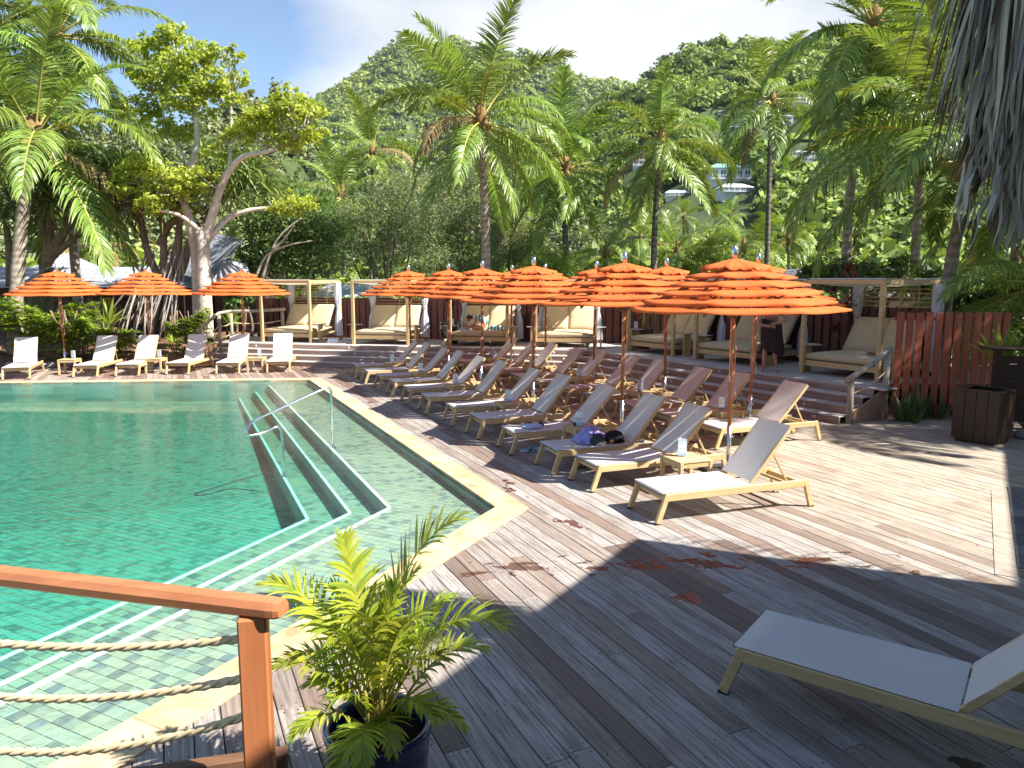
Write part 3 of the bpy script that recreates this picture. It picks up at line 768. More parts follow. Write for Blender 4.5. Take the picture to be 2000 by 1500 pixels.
# ------------------------------------------------------------------ sun loungers
M_sling = m_cloth('sling_mesh', (.65, .62, .585), (.62, .59, .555), .13, .8, 2, 220, .03)
M_hem = m_plain('sling_hem', (.20, .17, .15), rough=.8, bump=0)
M_foot = m_plain('rubber_foot', (.03, .03, .03), rough=.8, bump=0, rand=0)
LW, LH = .66, .335
def make_lounger(label, back=50, length=2.03, HX=1.19, group='sun loungers in the rows under the parasols'):
    t = thing('sun_lounger', label, 'sun lounger', group=group); hw = LW / 2
    for s in (-1, 1):
        m = MB(); m.bar((.075, s * (hw - .02), LH - .045), (length - .06, s * (hw - .02), LH - .045), .036, .085, ch=.006); m.build('side_rail', M_teak, t)
        for x0, x1 in ((.115, .0), (length - .10, length)):
            m = MB(); m.bar((x0, s * (hw - .022), LH - .006), (x1, s * (hw - .022), .012), .041, .085 if True else .07, (1, 0, 0), .006) if False else m.bar((x0, s * (hw - .0215), LH - .004), (x1, s * (hw - .0215), .012), .043, .062, (0, 1, 0) if False else (1, 0, 0), .005)
            lg = m.build('leg', M_teak, t)
            f = MB(); f.box((x1, s * (hw - .0215), .006), (.064, .045, .012)); f.build('foot_pad', M_foot, lg)
    for x, z in ((.13, LH - .075), (length - .13, LH - .06)):
        m = MB(); m.box((x, 0, z), (.035, LW - .081, .06), None, .005); m.build('cross_bar', M_teak, t)
    m = MB(); o = 0; n = 10
    for i in range(n + 1):
        q = i / n; x = .055 + q * (HX - .055); sag = .012 * sin(q * pi)
        for y in (-hw + .012, -hw * .5, 0, hw * .5, hw - .012):
            m.v.append((x, y, LH + .006 - sag * (1 - abs(y / hw) ** 2)))
    m.v += [(.05, y, LH - .022) for y in (-hw + .045, -hw * .5, 0, hw * .5, hw - .045)]
    for i in range(n):
        for k in range(4): a = i * 5 + k; m.f.append((a, a + 5, a + 6, a + 1))
    e = (n + 1) * 5
    for k in range(4): m.f.append((e + k, k, k + 1, e + k + 1))
    st = m.build('seat_sling', M_sling, t, True)
    h = MB(); h.box((.046, 0, LH - .014), (.012, LW - .09, .022)); h.build('seat_hem', M_hem, st)
    B = radians(back); L = .82; ca, sa = cos(B), sin(B); z0 = LH - .01
    P = lambda r, y, e=0.0: Vector((HX + .015 + ca * r - sa * e, y, z0 + sa * r + ca * e))
    bf = None
    for s in (-1, 1):
        m = MB(); m.bar(P(-.02, s * (hw - .066)), P(L, s * (hw - .066)), .032, .045, ch=.005); b_ = m.build('back_rail', M_teak, t)
    m = MB(); m.bar(P(L - .02, -hw + .083), P(L - .02, hw - .083), .04, .025); m.build('back_top_bar', M_teak, t)
    m = MB()
    for i in range(9):
        q = i / 8; sag = .018 * sin(q * pi)
        for y in (-hw + .05, -hw * .45, 0, hw * .45, hw - .05): m.v.append(tuple(P(.03 + q * (L - .025), y, .027 - sag * (1 - abs(y / hw) ** 2))))
    for i in range(8):
        for k in range(4): a = i * 5 + k; m.f.append((a, a + 5, a + 6, a + 1))
    m.build('back_sling', M_sling, t, True)
    for s in (-1, 1):
        m = MB(); m.bar(P(.48, s * (hw - .10)), (min(length - .28, HX + .58), s * (hw - .10), LH - .05), .022, .022); m.build('strut', M_teak, t)
    m = MB(); m.bar((min(length - .28, HX + .58), -hw + .05, LH - .055), (min(length - .28, HX + .58), hw - .05, LH - .055), .025, .03); m.build('notch_bar', M_teak, t)
    return t
LANG = radians(20.5)
FRX = [(1.57, 7.73), (1.00, 8.97), (.56, 9.80), (-.01, 10.97), (-.56, 12.1), (-1.09, 13.24), (-1.70, 14.45), (-2.22, 15.62), (-2.73, 16.69), (-3.22, 17.72), (-3.75, 18.8), (-4.24, 19.86)]
LABF = ['nearest sunlit lounger of the front row, its pale seat in full sun', 'shaded lounger with a side table at its shoulder, just behind the nearest sunlit one',
        'lounger with lilac scarf and black cap on its seat', 'lounger with a folded blue cloth on its seat', 'front row lounger with nothing on it, next beyond the blue cloth one',
        'front row lounger half hidden by the third side table of the row', 'front row lounger beside the third parasol pole from the viewer', 'front row lounger behind the fourth side table of the row',
        'front row lounger fourth from the far end beside the fourth parasol pole', 'front row lounger third from the far end behind the fifth side table',
        'front row lounger second from the far end, its back rest lit', 'farthest lounger of the front row, by the pool corner']
ROW = Vector((-.4305, .9026)); LE = Vector((cos(LANG), sin(LANG))); LNRM = Vector((-LE.y, LE.x))
L0 = None; FRONT = []
def put_lounger(x, y, ang, label, proto, group=None):
    # x, y: the front foot nearest the viewer
    o = proto if proto.name not in USED else dup(proto, label=label)
    USED.add(proto.name); o['label'] = label
    if group: o['group'] = group
    ang += random.uniform(-.022, .022); n = Vector((-sin(ang), cos(ang))) * (LW / 2 - .02); o.location = (x + n.x, y + n.y, 0); o.rotation_euler = (0, 0, ang); return o
USED = set()
LP1 = make_lounger('x', 50); LP2 = make_lounger('x', 47)
for i, (x, y) in enumerate(FRX):
    FRONT.append(put_lounger(x, y, LANG if i else radians(19.3), LABF[i], LP1 if i % 2 == 0 else LP2))
LABB = ['sunlit back row lounger nearest the steps and the log railing', 'shaded back row lounger whose seat passes behind the nearest back row side table',
        'back row lounger in shade by the second back pole', 'back row lounger just beyond the second back pole, mostly hidden', 'back row lounger with lit back rest in the middle of the row',
        'back row lounger beside the third back side table', 'back row lounger with a half lit back rest beyond the third back pole', 'back row lounger behind the fourth back side table',
        'back row lounger second from its far end', 'farthest back row lounger, close to the steps corner']
BACK = []
for k in range(10):
    s = 1.185 * k + (.06 if k % 2 else 0); x, y = 3.18 + ROW.x * s, 11.32 + ROW.y * s
    BACK.append(put_lounger(x, y, radians(19.5), LABB[k], LP1 if k % 2 else LP2))
LPL = [(-12.94, 19.76, 113), (-11.37, 20.19, 97), (-10.34, 20.41, 95), (-9.11, 20.75, 91), (-7.73, 20.87, 97), (-6.40, 21.22, 102)]
LABL = ['pool end lounger farthest left, beside the glossy hedge', 'pool end lounger right of the first left parasol pole', 'pool end lounger left of the second left parasol table',
        'pool end lounger in front of the leafy column shrub', 'pool end lounger with its back rest half in shade before the log railing', 'pool end lounger at the right end, before the steps']
LP3 = make_lounger('x', 57, 1.9)
LEFT = []
for (x, y, a), lb in zip(LPL, LABL):
    a = radians(a); o = put_lounger(x - .66 * cos(a - pi / 2) * 0, y, a, lb, LP3, 'sun loungers lined up at the far end of the pool'); LEFT.append(o)
# the lounger close to the viewer in the shade
q0 = gp(1437, 1264, LH); q1 = gp(1490, 1190, LH); q2 = gp(1893, 1400, LH)
FA = atan2(q2.y - q0.y, q2.x - q0.x)
FG = make_lounger('pale blue grey lounger in the shade, cut off by the bottom right corner', 49, 2.1, 1.275, group='sun loungers standing alone')
FG.location = ((q0.x + q1.x) / 2 - .05 * cos(FA), (q0.y + q1.y) / 2 - .05 * sin(FA), 0); FG.rotation_euler = (0, 0, FA)
# ------------------------------------------------------------------ side tables and menu holders
def make_table(label):
    t = thing('side_table', label, 'side table', group='slatted teak side tables by the loungers'); S, H = .47, .43
    lm_ = MB(); lm_.box((0, 0, (H - .022) / 2), (.05, .05, H - .022), None, .005); lme = lm_.mesh('leg', M_teak)
    for x in (-1, 1):
        for y in (-1, 1): link('leg', lme, t, (x * (S / 2 - .026), y * (S / 2 - .026), 0))
    for k in range(2):
        for s in (-1, 1):
            m = MB(); m.box((0, s * (S / 2 - .022), H - .055), (S - .104, .022, .062), Matrix.Rotation(0, 3, 'Z'), .004) if k == 0 else m.box((s * (S / 2 - .022), 0, H - .055), (.022, S - .104, .062), None, .004)
            m.build('apron', M_teak, t)
    sl_ = MB(); sl_.box((0, 0, 0), (S, .058, .02), None, .003); sme = sl_.mesh('slat', M_teak)
    for k in range(7): link('slat', sme, t, (0, -S / 2 + .030 + k * .0685, H - .011))
    return t
TABF = [(0, 1), (2, 3), (4, 5), (6, 7), (8, 9), (10, 11)]
TLAB = ['nearest side table with blue fronted menu holder, between the first two loungers', 'side table with sunglasses and a menu holder behind the lilac scarf', 'third side table of the front row',
        'fourth side table of the front row', 'fifth side table of the front row', 'farthest side table of the front row, by the steps']
t0 = make_table(TLAB[0]); TABS = []
for i, (a, b) in enumerate(TABF):
    A, B = Vector(FRX[a]) + LNRM * .66, Vector(FRX[b]); c = (A + B) / 2 + LE * .98
    if i == 0: c = Vector((2.13, 9.05)) + LE * .05 + LNRM * .0
    o = t0 if i == 0 else dup(t0, label=TLAB[i]); o.location = (c.x, c.y, 0); o.rotation_euler = (0, 0, LANG); TABS.append(o)
BLAB = ['nearest side table of the back row', 'second side table of the back row from the viewer', 'middle side table of the back row', 'fourth side table of the back row', 'farthest side table of the back row']
for i in range(5):
    s = 1.185 * (2 * i) + .66 + .30; c = Vector((3.18, 11.32)) + ROW * s + LE * .92
    o = dup(t0, label=BLAB[i]); o.location = (c.x, c.y, 0); o.rotation_euler = (0, 0, LANG); TABS.append(o)
for (x, y, a), lb in zip([(-12.55, 20.95, 100), (-10.22, 21.2, 93), (-7.75 - .02 + .35, 21.45, 96)], ['side table at the foot of the far left parasol', 'side table at the foot of the second left parasol', 'side table at the foot of the third left parasol']):
    o = dup(t0, label=lb); o.location = (x, y, 0); o.rotation_euler = (0, 0, radians(a)); TABS.append(o)
# acrylic menu holders with a printed card
t = NT('menu_print'); v = t.coord('Generated'); s = t.N('SeparateXYZ'); t.L(v, s.inputs[0]); z = s.outputs[2]
lines = t.math('MULTIPLY', t.math('GREATER_THAN', t.math('FRACT', t.math('MULTIPLY', z, 17)), .6), t.math('GREATER_THAN', t.noise(t.mapping(v, (14, 14, 26)), 3, 2), .5))
lines = t.math('MULTIPLY', lines, t.math('GREATER_THAN', z, .42))
c = t.ramp(z, [(0, (.35, .48, .68)), (.22, (.5, .68, .90)), (.3, (.80, .88, .95)), (.42, (.86, .91, .96)), (1, (.66, .82, .96))])
c = t.mix(t.math('MULTIPLY', lines, .6), c, (.08, .12, .25))
c = t.mix(t.math('LESS_THAN', t.math('ABSOLUTE', t.math('SUBTRACT', z, .47)), .015), c, (.1, .14, .18))
M_menu = t.done(t.principled(c, .35, .4))
M_menuw = m_plain('menu_paper', (.82, .83, .88), (.7, .73, .82), 9, .4, rand=.05)
t = NT('acrylic'); tb = t.N('BsdfTransparent'); gb = t.N('BsdfGlossy'); gb.inputs['Roughness'].default_value = .05; ms = t.N('MixShader'); ms.inputs[0].default_value = .06
t.L(tb.outputs[0], ms.inputs[1]); t.L(gb.outputs[0], ms.inputs[2]); M_acry = t.done(ms.outputs[0])
def make_menu(label):
    t = thing('menu_holder', label, 'menu holder', group='acrylic menu holders on the side tables')
    w, h, r = .105, .215, .062
    for k in range(3):
        a = 2 * pi * k / 3 + pi / 2; M = Matrix.Rotation(a, 3, 'Z')
        m = MB(); m.box(M @ Vector((.031, 0, h / 2 + .006)), (.003, w, h), M); m.build('menu_card', M_menu if k != 2 else M_menuw, t)
        m = MB(); m.box(M @ Vector((.0345, 0, h / 2 + .008)), (.003, w + .006, h + .012), M); m.build('clear_sleeve', M_acry, t)
    m = MB(); m.box((0, 0, .003), (.11, .11, .006), None, .001); m.build('base', M_acry, t)
    return t
MLAB = ['menu holder on the nearest side table'] + ['menu holder on the ' + l for l in ('side table with sunglasses', 'third front row side table', 'fourth front row side table', 'fifth front row side table', 'farthest front row side table',
        'nearest back row side table', 'second back row side table', 'middle back row side table', 'fourth back row side table', 'farthest back row side table', 'far left pool end table', 'second pool end table', 'third pool end table')]
m0 = make_menu(MLAB[0])
for i, tb_ in enumerate(TABS):
    o = m0 if i == 0 else dup(m0, label=MLAB[i])
    off = Vector((-.03, .06)) if i < 11 else Vector((.1, -.08)); a = tb_.rotation_euler.z
    o.location = (tb_.location.x + off.x * cos(a) - off.y * sin(a), tb_.location.y + off.x * sin(a) + off.y * cos(a), .4305); o.rotation_euler = (0, 0, radians(178) + random.uniform(-.25, .25))
# ------------------------------------------------------------------ tiered parasols
M_org = m_cloth('orange_canvas', (.74, .155, .036), (.67, .13, .03), .13, .8, 4, 120, .05)
M_pole = m_wood('parasol_pole_wood', (.46, .18, .075), (.36, .13, .05), 2, .45, 14, .06, .1)
M_rib = m_wood('parasol_rib_wood', (.24, .10, .05), (.16, .06, .03), 0, .5, 14, .1, .1)
M_chrome = m_plain('brushed_metal', (.72, .73, .75), (.6, .62, .64), 8, .25, .5, 0, 1.0, rand=.03)
M_cord = m_plain('pink_cord', (.68, .42, .34), (.58, .33, .27), 30, .9, .2, .1)
M_base = m_plain('parasol_base_plate', (.055, .06, .065), (.03, .033, .036), 8, .5, .4, .1)
TIERS = [(1.50, 2.25), (1.33, 2.345), (1.12, 2.455), (.91, 2.565), (.69, 2.68), (.48, 2.79)]
def make_parasol(label):
    t = thing('parasol', label, 'parasol', group='orange tiered parasols')
    for k, (R, z) in enumerate(TIERS):
        m = MB(); last = k == len(TIERS) - 1
        r1 = .045 if last else TIERS[k + 1][0] - .02; z1 = z + (.11 if last else (R - r1) * .19)
        n = 8; sub = 6; rings = [(R, 0), (R * .5 + r1 * .5, .5), (r1, 1)]
        if last: rings = [(R, 0), (.34, .3), (.2, .62), (r1, 1)]
        cnt = n * sub
        for (r, q) in rings:
            for i in range(cnt):
                a = 2 * pi * i / cnt; f = (i % sub) / sub; s = sin(f * pi)
                seg = cos(pi / n) / cos((f - .5) * 2 * pi / n)            # octagon edge
                rr = r * seg * (1 - .035 * s * (1 - q)); zz = z + (z1 - z) * q - .022 * s * (1 - q) - .02 * s * (.5 if q == .5 else 0)
                if last: zz += .012 * (1 if i % 3 == 0 else -1) * (1 - q); 
                m.v.append((rr * cos(a), rr * sin(a), zz))
        # short hanging hem
        for i in range(cnt):
            x, y, zz = m.v[i]; m.v.append((x * .997, y * .997, zz - .022))
        nr = len(rings)
        for g_ in range(nr - 1):
            for i in range(cnt): j = (i + 1) % cnt; m.f.append((g_ * cnt + i, g_ * cnt + j, (g_ + 1) * cnt + j, (g_ + 1) * cnt + i))
        for i in range(cnt): j = (i + 1) % cnt; m.f.append((nr * cnt + i, nr * cnt + j, j, i))
        m.build('canopy_tier', M_org, t, True)
    rm = MB(); rm.bar((.06, 0, 2.80), (1.44, 0, 2.20), .022, .034); rme = rm.mesh('rib', M_rib)
    sm_ = MB(); sm_.bar((.07, 0, 2.16), (.78, 0, 2.47), .02, .026); sme_ = sm_.mesh('strut', M_rib)
    for k in range(8):
        for me in (rme, sme_):
            o = link(me.name.split('.')[0], me, t); o.rotation_euler = (0, 0, pi / 4 * k)
    m = MB(); m.tube([(0, 0, .62), (0, 0, 2.9)], .027, 12); m.build('pole', M_pole, t, True)
    m = MB(); m.tube([(0, 0, .03), (0, 0, .66)], .033, 14); sl_ = m.build('pole_sleeve', M_chrome, t, True)
    kn = MB(); kn.tube([(.03, 0, .5), (.062, 0, .5)], .012, 8); kn.build('clamp_knob', M_chrome, sl_)
    m = MB(); m.lathe([(.03, 2.12), (.07, 2.12), (.07, 2.19), (.03, 2.19)], 12); m.lathe([(.03, 2.83), (.065, 2.83), (.065, 2.87), (.03, 2.87)], 12); m.build('hub', M_rib, t)
    m = MB(); m.lathe([(.026, 2.9), (.046, 2.94), (.052, 2.985), (.046, 3.03), (.028, 3.065), (.0001, 3.08)], 14); m.build('finial', M_chrome, t, True)
    m = MB()
    for z in (1.26, 1.28, 1.30): m.lathe([(.03, z - .008), (.036, z), (.03, z + .008)], 10)
    m.tube([(.034, -.01, 1.28), (.055, -.02, 1.7), (.03, 0, 2.12)], .006, 5); m.tube([(-.03, -.015, 1.28), (-.045, -.03, 1.75), (-.02, 0, 2.12)], .006, 5)
    m.tube([(.036, 0, 1.27), (.06, -.02, 1.2), (.055, -.025, 1.02)], .007, 5)
    m.build('cord', M_cord, t)
    m = MB(); m.box((0, 0, .03), (.62, .62, .055), None, .015); m.build('base_plate', M_base, t); m = MB(); m.box((0, 0, .07), (.2, .2, .03), None, .008); m.build('sleeve_foot', M_chrome, t)
    return t
UF = []
for i, (a, b) in enumerate(TABF):
    A, B = Vector(FRX[a]) + LNRM * .66, Vector(FRX[b]); UF.append((A + B) / 2 + LE * 1.52)
UF[0] = Vector((2.97, 9.95)); UF[1] = Vector((1.82, 12.1)); UF[2] = Vector((.42, 14.55)); UF[3] = Vector((-.73, 17.2)); UF[4] = Vector((-1.70, 19.75)); UF[5] = Vector((-2.95, 21.55))
UB = [Vector((4.12, 12.7)), Vector((3.16, 15.2)), Vector((1.93, 17.6)), Vector((.91, 20.05)), Vector((-.03, 21.75))]
UL = [(-13.3, 22.0), (-10.88, 22.25), (-8.22, 22.75)]
ULAB = ['nearest orange parasol, biggest in view, over the first two loungers', 'orange parasol second from the viewer in the front row', 'orange parasol third from the viewer in the front row', 'fourth orange parasol of the front row',
        'fifth orange parasol of the front row', 'farthest orange parasol of the front row', 'nearest parasol of the back row, mostly behind the biggest one', 'second parasol of the back row with its silver tip beside a small gable',
        'middle parasol of the back row', 'fourth parasol of the back row', 'farthest parasol of the back row', 'orange parasol at the far left before the glossy hedge', 'orange parasol at the pool end before the aerial roots', 'orange parasol at the pool end left of the first cabana']
u0 = make_parasol(ULAB[0])
for i, p in enumerate(UF + UB + [Vector(q) for q in UL]):
    o = u0 if i == 0 else dup(u0, label=ULAB[i]); o.location = (p[0], p[1], 0); o.scale = (.97, .97, 1)
    o.rotation_euler = (random.uniform(-.02, .02), random.uniform(-.02, .02), radians(14 + random.uniform(-9, 9)))
    if i: 
        for ch_ in KIDS[o.name]:
            if ch_.name.startswith('cord'): ch_.rotation_euler = (0, 0, random.uniform(-.6, .9))
# ------------------------------------------------------------------ fronds
M_frond = m_leaf('palm_leaf', (.265, .345, .068), (.10, .165, .035), .33, .36, .5, var=.22)
M_rach = m_plain('palm_rachis', (.46, .40, .10), (.36, .30, .08), 4, .5, .4, .1)
M_areca = m_leaf('areca_leaf', (.42, .46, .05), (.19, .29, .035), .38, .35, .5, var=.2)
M_arst = m_plain('areca_stem', (.42, .30, .07), (.30, .28, .07), 5, .45, .4, .1)
def leaf_strip(m, p, d, wdir, L, w, droop, seg=3):
    o = len(m.v); q = Vector(p); d = Vector(d); st = L / seg
    for i in range(seg + 1):
        f = i / seg; hw = w * (.55 + .45 * sin(min(1, f * 2.2) * pi / 2)) * (1 - f ** 2.2) * .5 + .0006
        m.v.append(tuple(q - wdir * hw)); m.v.append(tuple(q + wdir * hw))
        if i < seg: q = q + d * st; d = (d + Vector((0, 0, -droop / seg))).normalized()
    for i in range(seg): a = o + i * 2; m.f.append((a, a + 1, a + 3, a + 2))
def frond(curve, n, LL, lw, droop, rng, r0=.02, vee=.25, start=.16, fwd=(.5, 1.2), seg=3, ragged=.1, rm=None):
    "curve: points along the midrib; returns leaflets and midrib builders"
    m = MB(); r = rm or MB(); N = len(curve) - 1
    r.tube(curve, [r0 * (1 - .85 * i / N) for i in range(N + 1)], 5)
    for i in range(n):
        f = start + (1 - start) * (i + .5) / n; x = f * N; k = min(N - 1, int(x)); p = curve[k].lerp(curve[k + 1], x - k)
        T = (curve[k + 1] - curve[k]).normalized(); S = T.cross(Vector((0, 0, 1)))
        if S.length < .05: S = Vector((0, 1, 0))
        S.normalize(); U = S.cross(T)
        g = (f - start) / (1 - start); L = LL * (.45 + .55 * sin(min(1, g * 2.6 + .12) * pi / 2)) * (1 - .62 * max(0, g - .45) / .55) 
        a = fwd[0] + (fwd[1] - fwd[0]) * g ** 1.6
        for s in (-1, 1):
            if rng.random() < ragged * .5: continue
            aa = a + rng.uniform(-.13, .13); d = (S * s * cos(aa) + T * sin(aa) + U * (vee + rng.uniform(-.12, .12))).normalized()
            wd = T.cross(d) if False else (d.cross(U)).normalized()
            wd = (wd + U * rng.uniform(-.5, .5)).normalized()
            leaf_strip(m, p, d, wd, L * rng.uniform(.82, 1.08), lw, droop * rng.uniform(.7, 1.3), seg)
    return m, r
def bez(p0, p1, p2, n=12):
    p0, p1, p2 = Vector(p0), Vector(p1), Vector(p2)
    return [p0 * (1 - q) ** 2 + p1 * 2 * q * (1 - q) + p2 * q * q for q in [i / n for i in range(n + 1)]]
# ------------------------------------------------------------------ blue pot with areca palm near the railing
PT = Vector((-.665, 3.42, 0))
def glazed(name, c, rough=.12):
    t = NT(name); f = t.noise(t.coord(), 5, 5); col = t.ramp(f, [(.35, tuple(x * .5 for x in c)), (.7, c)])
    return t.done(t.principled(col, rough, .6, 0, t.bump(t.noise(t.coord(), 18, 3), .12, .004), Coat_Weight=.5))
M_blue = glazed('blue_glaze', (.012, .03, .13)); M_soil2 = gmat('pot_soil', (.03, .02, .014), (.012, .008, .006), 30)
pt = thing('plant_pot', 'round dark blue glazed pot holding the areca palm', 'plant pot', PT)
m = MB(); m.lathe([(.17, .02), (.215, .06), (.245, .2), (.252, .32), (.245, .385), (.268, .40), (.272, .425), (.262, .44), (.238, .436), (.228, .40), (.226, .34)], 48); m.build('body', M_blue, pt, True)
m = MB(); m.lathe([(.0001, .36), (.12, .352), (.229, .345)], 24); m.build('soil', M_soil2, pt, True)
m = MB(); m.lathe([(.0001, .0), (.25, .0), (.29, .035), (.282, .04), (.25, .012), (.0001, .012)], 36); m.build('saucer', m_plain('terracotta', (.35, .13, .08), rough=.8), pt, True)
ar = thing('areca_palm', 'yellow green areca palm growing in the blue pot', 'potted palm', (PT.x, PT.y, .355))
rng = random.Random(4)
# tip offsets (right, away, up) and bend of each frond
AF = [((.42, .10, 1.10), (.05, .0, .95), 1.0), ((-.52, .1, .78), (-.22, .02, .80), .85), ((.62, -.05, .62), (.30, 0, .80), .95), ((-.22, .15, .98), (-.12, .05, .62), .8),
      ((.20, .12, .80), (.02, .1, .65), .8), ((-.48, -.12, .42), (-.22, -.05, .55), .7), ((.50, .18, .36), (.24, .08, .52), .7), ((-.10, -.20, .62), (-.06, -.10, .50), .65),
      ((-.40, .15, .60), (-.16, .05, .60), .7), ((.34, -.22, .22), (.20, -.12, .38), .6), ((-.30, -.26, .16), (-.16, -.14, .30), .55), ((.02, -.34, .08), (.0, -.2, .34), .55),
      ((.12, -.32, .12), (.08, -.15, .3), .5), ((-.14, -.33, .0), (-.08, -.2, .26), .5), ((.30, .08, .66), (.14, .05, .5), .6), ((-.34, .02, .26), (-.18, 0, .42), .55), ((.44, -.1, .12), (.24, -.05, .34), .55), ((.05, .25, .7), (.0, .1, .5), .6)]
for i, (tip, ctl, sc) in enumerate(AF):
    b = Vector((rng.uniform(-.05, .05), rng.uniform(-.05, .05), 0)); tip = Vector(tip); c = bez(b, b + Vector(ctl), b + tip, 14)
    m, r = frond(c, 30 if sc > .75 else 22, .29 * sc, .022, .75, rng, .008, .25, .34 if sc > .7 else .28, (.55, 1.15), 4, .05)
    f = m.build('frond', M_areca, ar); r.build('stem', M_arst, f, True)
for i in range(9):
    a = i * 2.4 + .6; rr_ = rng.uniform(.22, .42); tip = Vector((cos(a) * rr_, sin(a) * rr_ * .7, rng.uniform(.12, .75))); c = bez((0, 0, 0), (cos(a) * .1, sin(a) * .08, tip.z * .8 + .12), tip, 12)
    m, r = frond(c, 20, .21, .017, .8, rng, .006, .25, .28, (.55, 1.15), 3, .05); f = m.build('frond', M_areca, ar); r.build('stem', M_arst, f, True)
for i in range(5):
    m = MB(); a = i * 1.3; m.tube([(cos(a) * .05, sin(a) * .05, -.02), (cos(a) * .06, sin(a) * .06, .2), (cos(a) * .075, sin(a) * .07, .36)], [.012, .011, .008], 6); m.build('cane', M_arst, ar, True)
# ------------------------------------------------------------------ railing by the viewer
M_rail = m_wood('varnished_rail', (.50, .20, .085), (.36, .125, .05), 0, .35, 16, .05, .08, .5)
M_railp = m_wood('varnished_post', (.46, .165, .065), (.33, .11, .042), 2, .38, 16, .05, .08, .5)
ZR = 1.63; RP = gp(493, 1180, ZR); RL = gp(0, 1122, ZR); rd = (RL - RP).normalized()
rt = thing('terrace_railing', 'varnished wooden railing with three rope rails and a square post', 'railing', (RP.x, RP.y, 0)); ro = Vector((RP.x, RP.y, 0))
pa = atan2(rd.y, rd.x)
m = MB(); m.box((0, 0, (ZR - .03 + .9) / 2), (.085, .085, ZR - .03 - .9), Matrix.Rotation(pa + .45, 3, 'Z'), .006); m.build('post', M_railp, rt)
e0 = RP - rd * .105; m = MB(); prof = [(a_ * .82, b_) for a_, b_ in [(-.045, -.02), (-.035, -.028), (.035, -.028), (.045, -.02), (.045, .002), (.03, .022), (.012, .028), (-.012, .028), (-.03, .022), (-.045, .002)]]
sd = Vector((-rd.y, rd.x, 0)); K = len(prof); e1 = RP + rd * 2.6; st_ = [(0, .8), (.006, .94), (.015, 1), (1, 1)]
for q, k in st_:
    c = e0.lerp(e1, q); m.v += [tuple(c + sd * a * k + Vector((0, 0, b * k + .0))) for a, b in prof]
for j in range(3): m.f += [(j * K + i, j * K + (i + 1) % K, (j + 1) * K + (i + 1) % K, (j + 1) * K + i) for i in range(K)]
m.f += [tuple(range(K))[::-1], tuple(3 * K + i for i in range(K))]
m.v = [tuple(Vector(p) - ro) for p in m.v]; m.build('handrail', M_rail, rt)
P2 = RP + rd * 2.5; m = MB(); m.box((P2.x - ro.x, P2.y - ro.y, 1.25), (.085, .085, .7), Matrix.Rotation(pa, 3, 'Z'), .006); m.build('post', M_railp, rt)
for z, sag in ((gp(490, 1243, 1.5).z * 0 + 1.535, .145), (1.41, .215), (1.29, .30)):
    m = MB(); nr = sd * (-.028 if sd.y > 0 else .028); a = RP + nr + Vector((0, 0, z - ZR)); b = P2 + nr + Vector((0, 0, z - ZR)); n = 90; R = .0115
    cen = [a.lerp(b, i / n) - Vector((0, 0, 4 * sag * (i / n) * (1 - i / n))) - ro for i in range(n + 1)]
    # three twisted strands
    for s in range(3):
        pts = []
        for i in range(n + 1):
            T = (cen[min(n, i + 1)] - cen[max(0, i - 1)]).normalized(); S = T.cross(Vector((0, 0, 1))).normalized(); U = S.cross(T); q = i * 1.05 + s * 2 * pi / 3
            pts.append(cen[i] + (S * cos(q) + U * sin(q)) * R * .62)
        m.tube(pts, R * .72, 6)
    m.build('rope', M_rope, rt, True)
K0 = gp(562, 1462, 1.0); K1 = gp(300, 1500, 1.0); kd = (K1 - K0).normalized()
m = MB(); m.bar(tuple(K0 + Vector((0, 0, -.12)) - ro), tuple(K0 + kd * 2.2 + Vector((0, 0, -.12)) - ro), .05, .24, ch=.006); m.build('kick_board', m_wood('dark_board', (.17, .085, .045), (.10, .05, .028), 0, .45), rt)
fl_ = MB(); kn_ = Vector((kd.y, -kd.x, 0)); kn_ = kn_ if kn_.y < 0 else -kn_
q = [K0 + kn_ * .03, K0 + kd * 3 + kn_ * .03, K0 + kd * 3 + kn_ * 4, K0 + kn_ * 4]; q = [(p.x, p.y) for p in q]
fl_.prism(q if area(q) > 0 else q[::-1], 0, .88); tag(fl_.build('viewing_terrace', M_dark), kind='structure')
# ------------------------------------------------------------------ pool hand rail
hr = MB(); A = gp(650, 862, -.03); B = gp(552, 878, -.03)
A = Vector((A.x, A.y, ZS[0])); u = Vector((B.x - A.x, B.y - A.y, 0)); ul = u.length; u.normalize(); 
def hp(s, z): return A + u * s + Vector((0, 0, z - A.z))
def fillet(P, r=.10, n=6):
    out = [P[0]]
    for i in range(1, len(P) - 1):
        a, b, c = P[i - 1], P[i], P[i + 1]; d0 = (a - b); d1 = (c - b); k = min(r, d0.length * .49, d1.length * .49)
        s, e = b + d0.normalized() * k, b + d1.normalized() * k; out += bez(s, b, e, n)
    return out + [P[-1]]
TX = gp(640, 757, .0)
PH = [hp(0, ZS[0]), hp(0, .86), hp(-.02, .88)]
rail_pts = fillet([hp(0, ZS[0]), hp(0, .90), hp(ul * .5, .77), hp(ul * 1.58, .47), hp(ul * 1.70, .27), hp(ul * 1.35, .27), hp(ul * 1.02, .38), hp(ul, .1), hp(ul, ZS[2])], .13)
th = thing('pool_handrail', 'polished steel hand rail bent over the pool steps', 'handrail', (A.x, A.y, 0))
hr.tube([p - Vector((A.x, A.y, 0)) for p in rail_pts], .021, 12); hr.build('tube', M_steel, th, True)
for s, z in ((0, ZS[0]), (ul, ZS[2])):
    m = MB(); p = hp(s, z) - Vector((A.x, A.y, 0)); m.lathe([(.05, .001), (.045, .012), (.022, .014)], 14, tuple(p)); m.build('flange', M_steel, th)
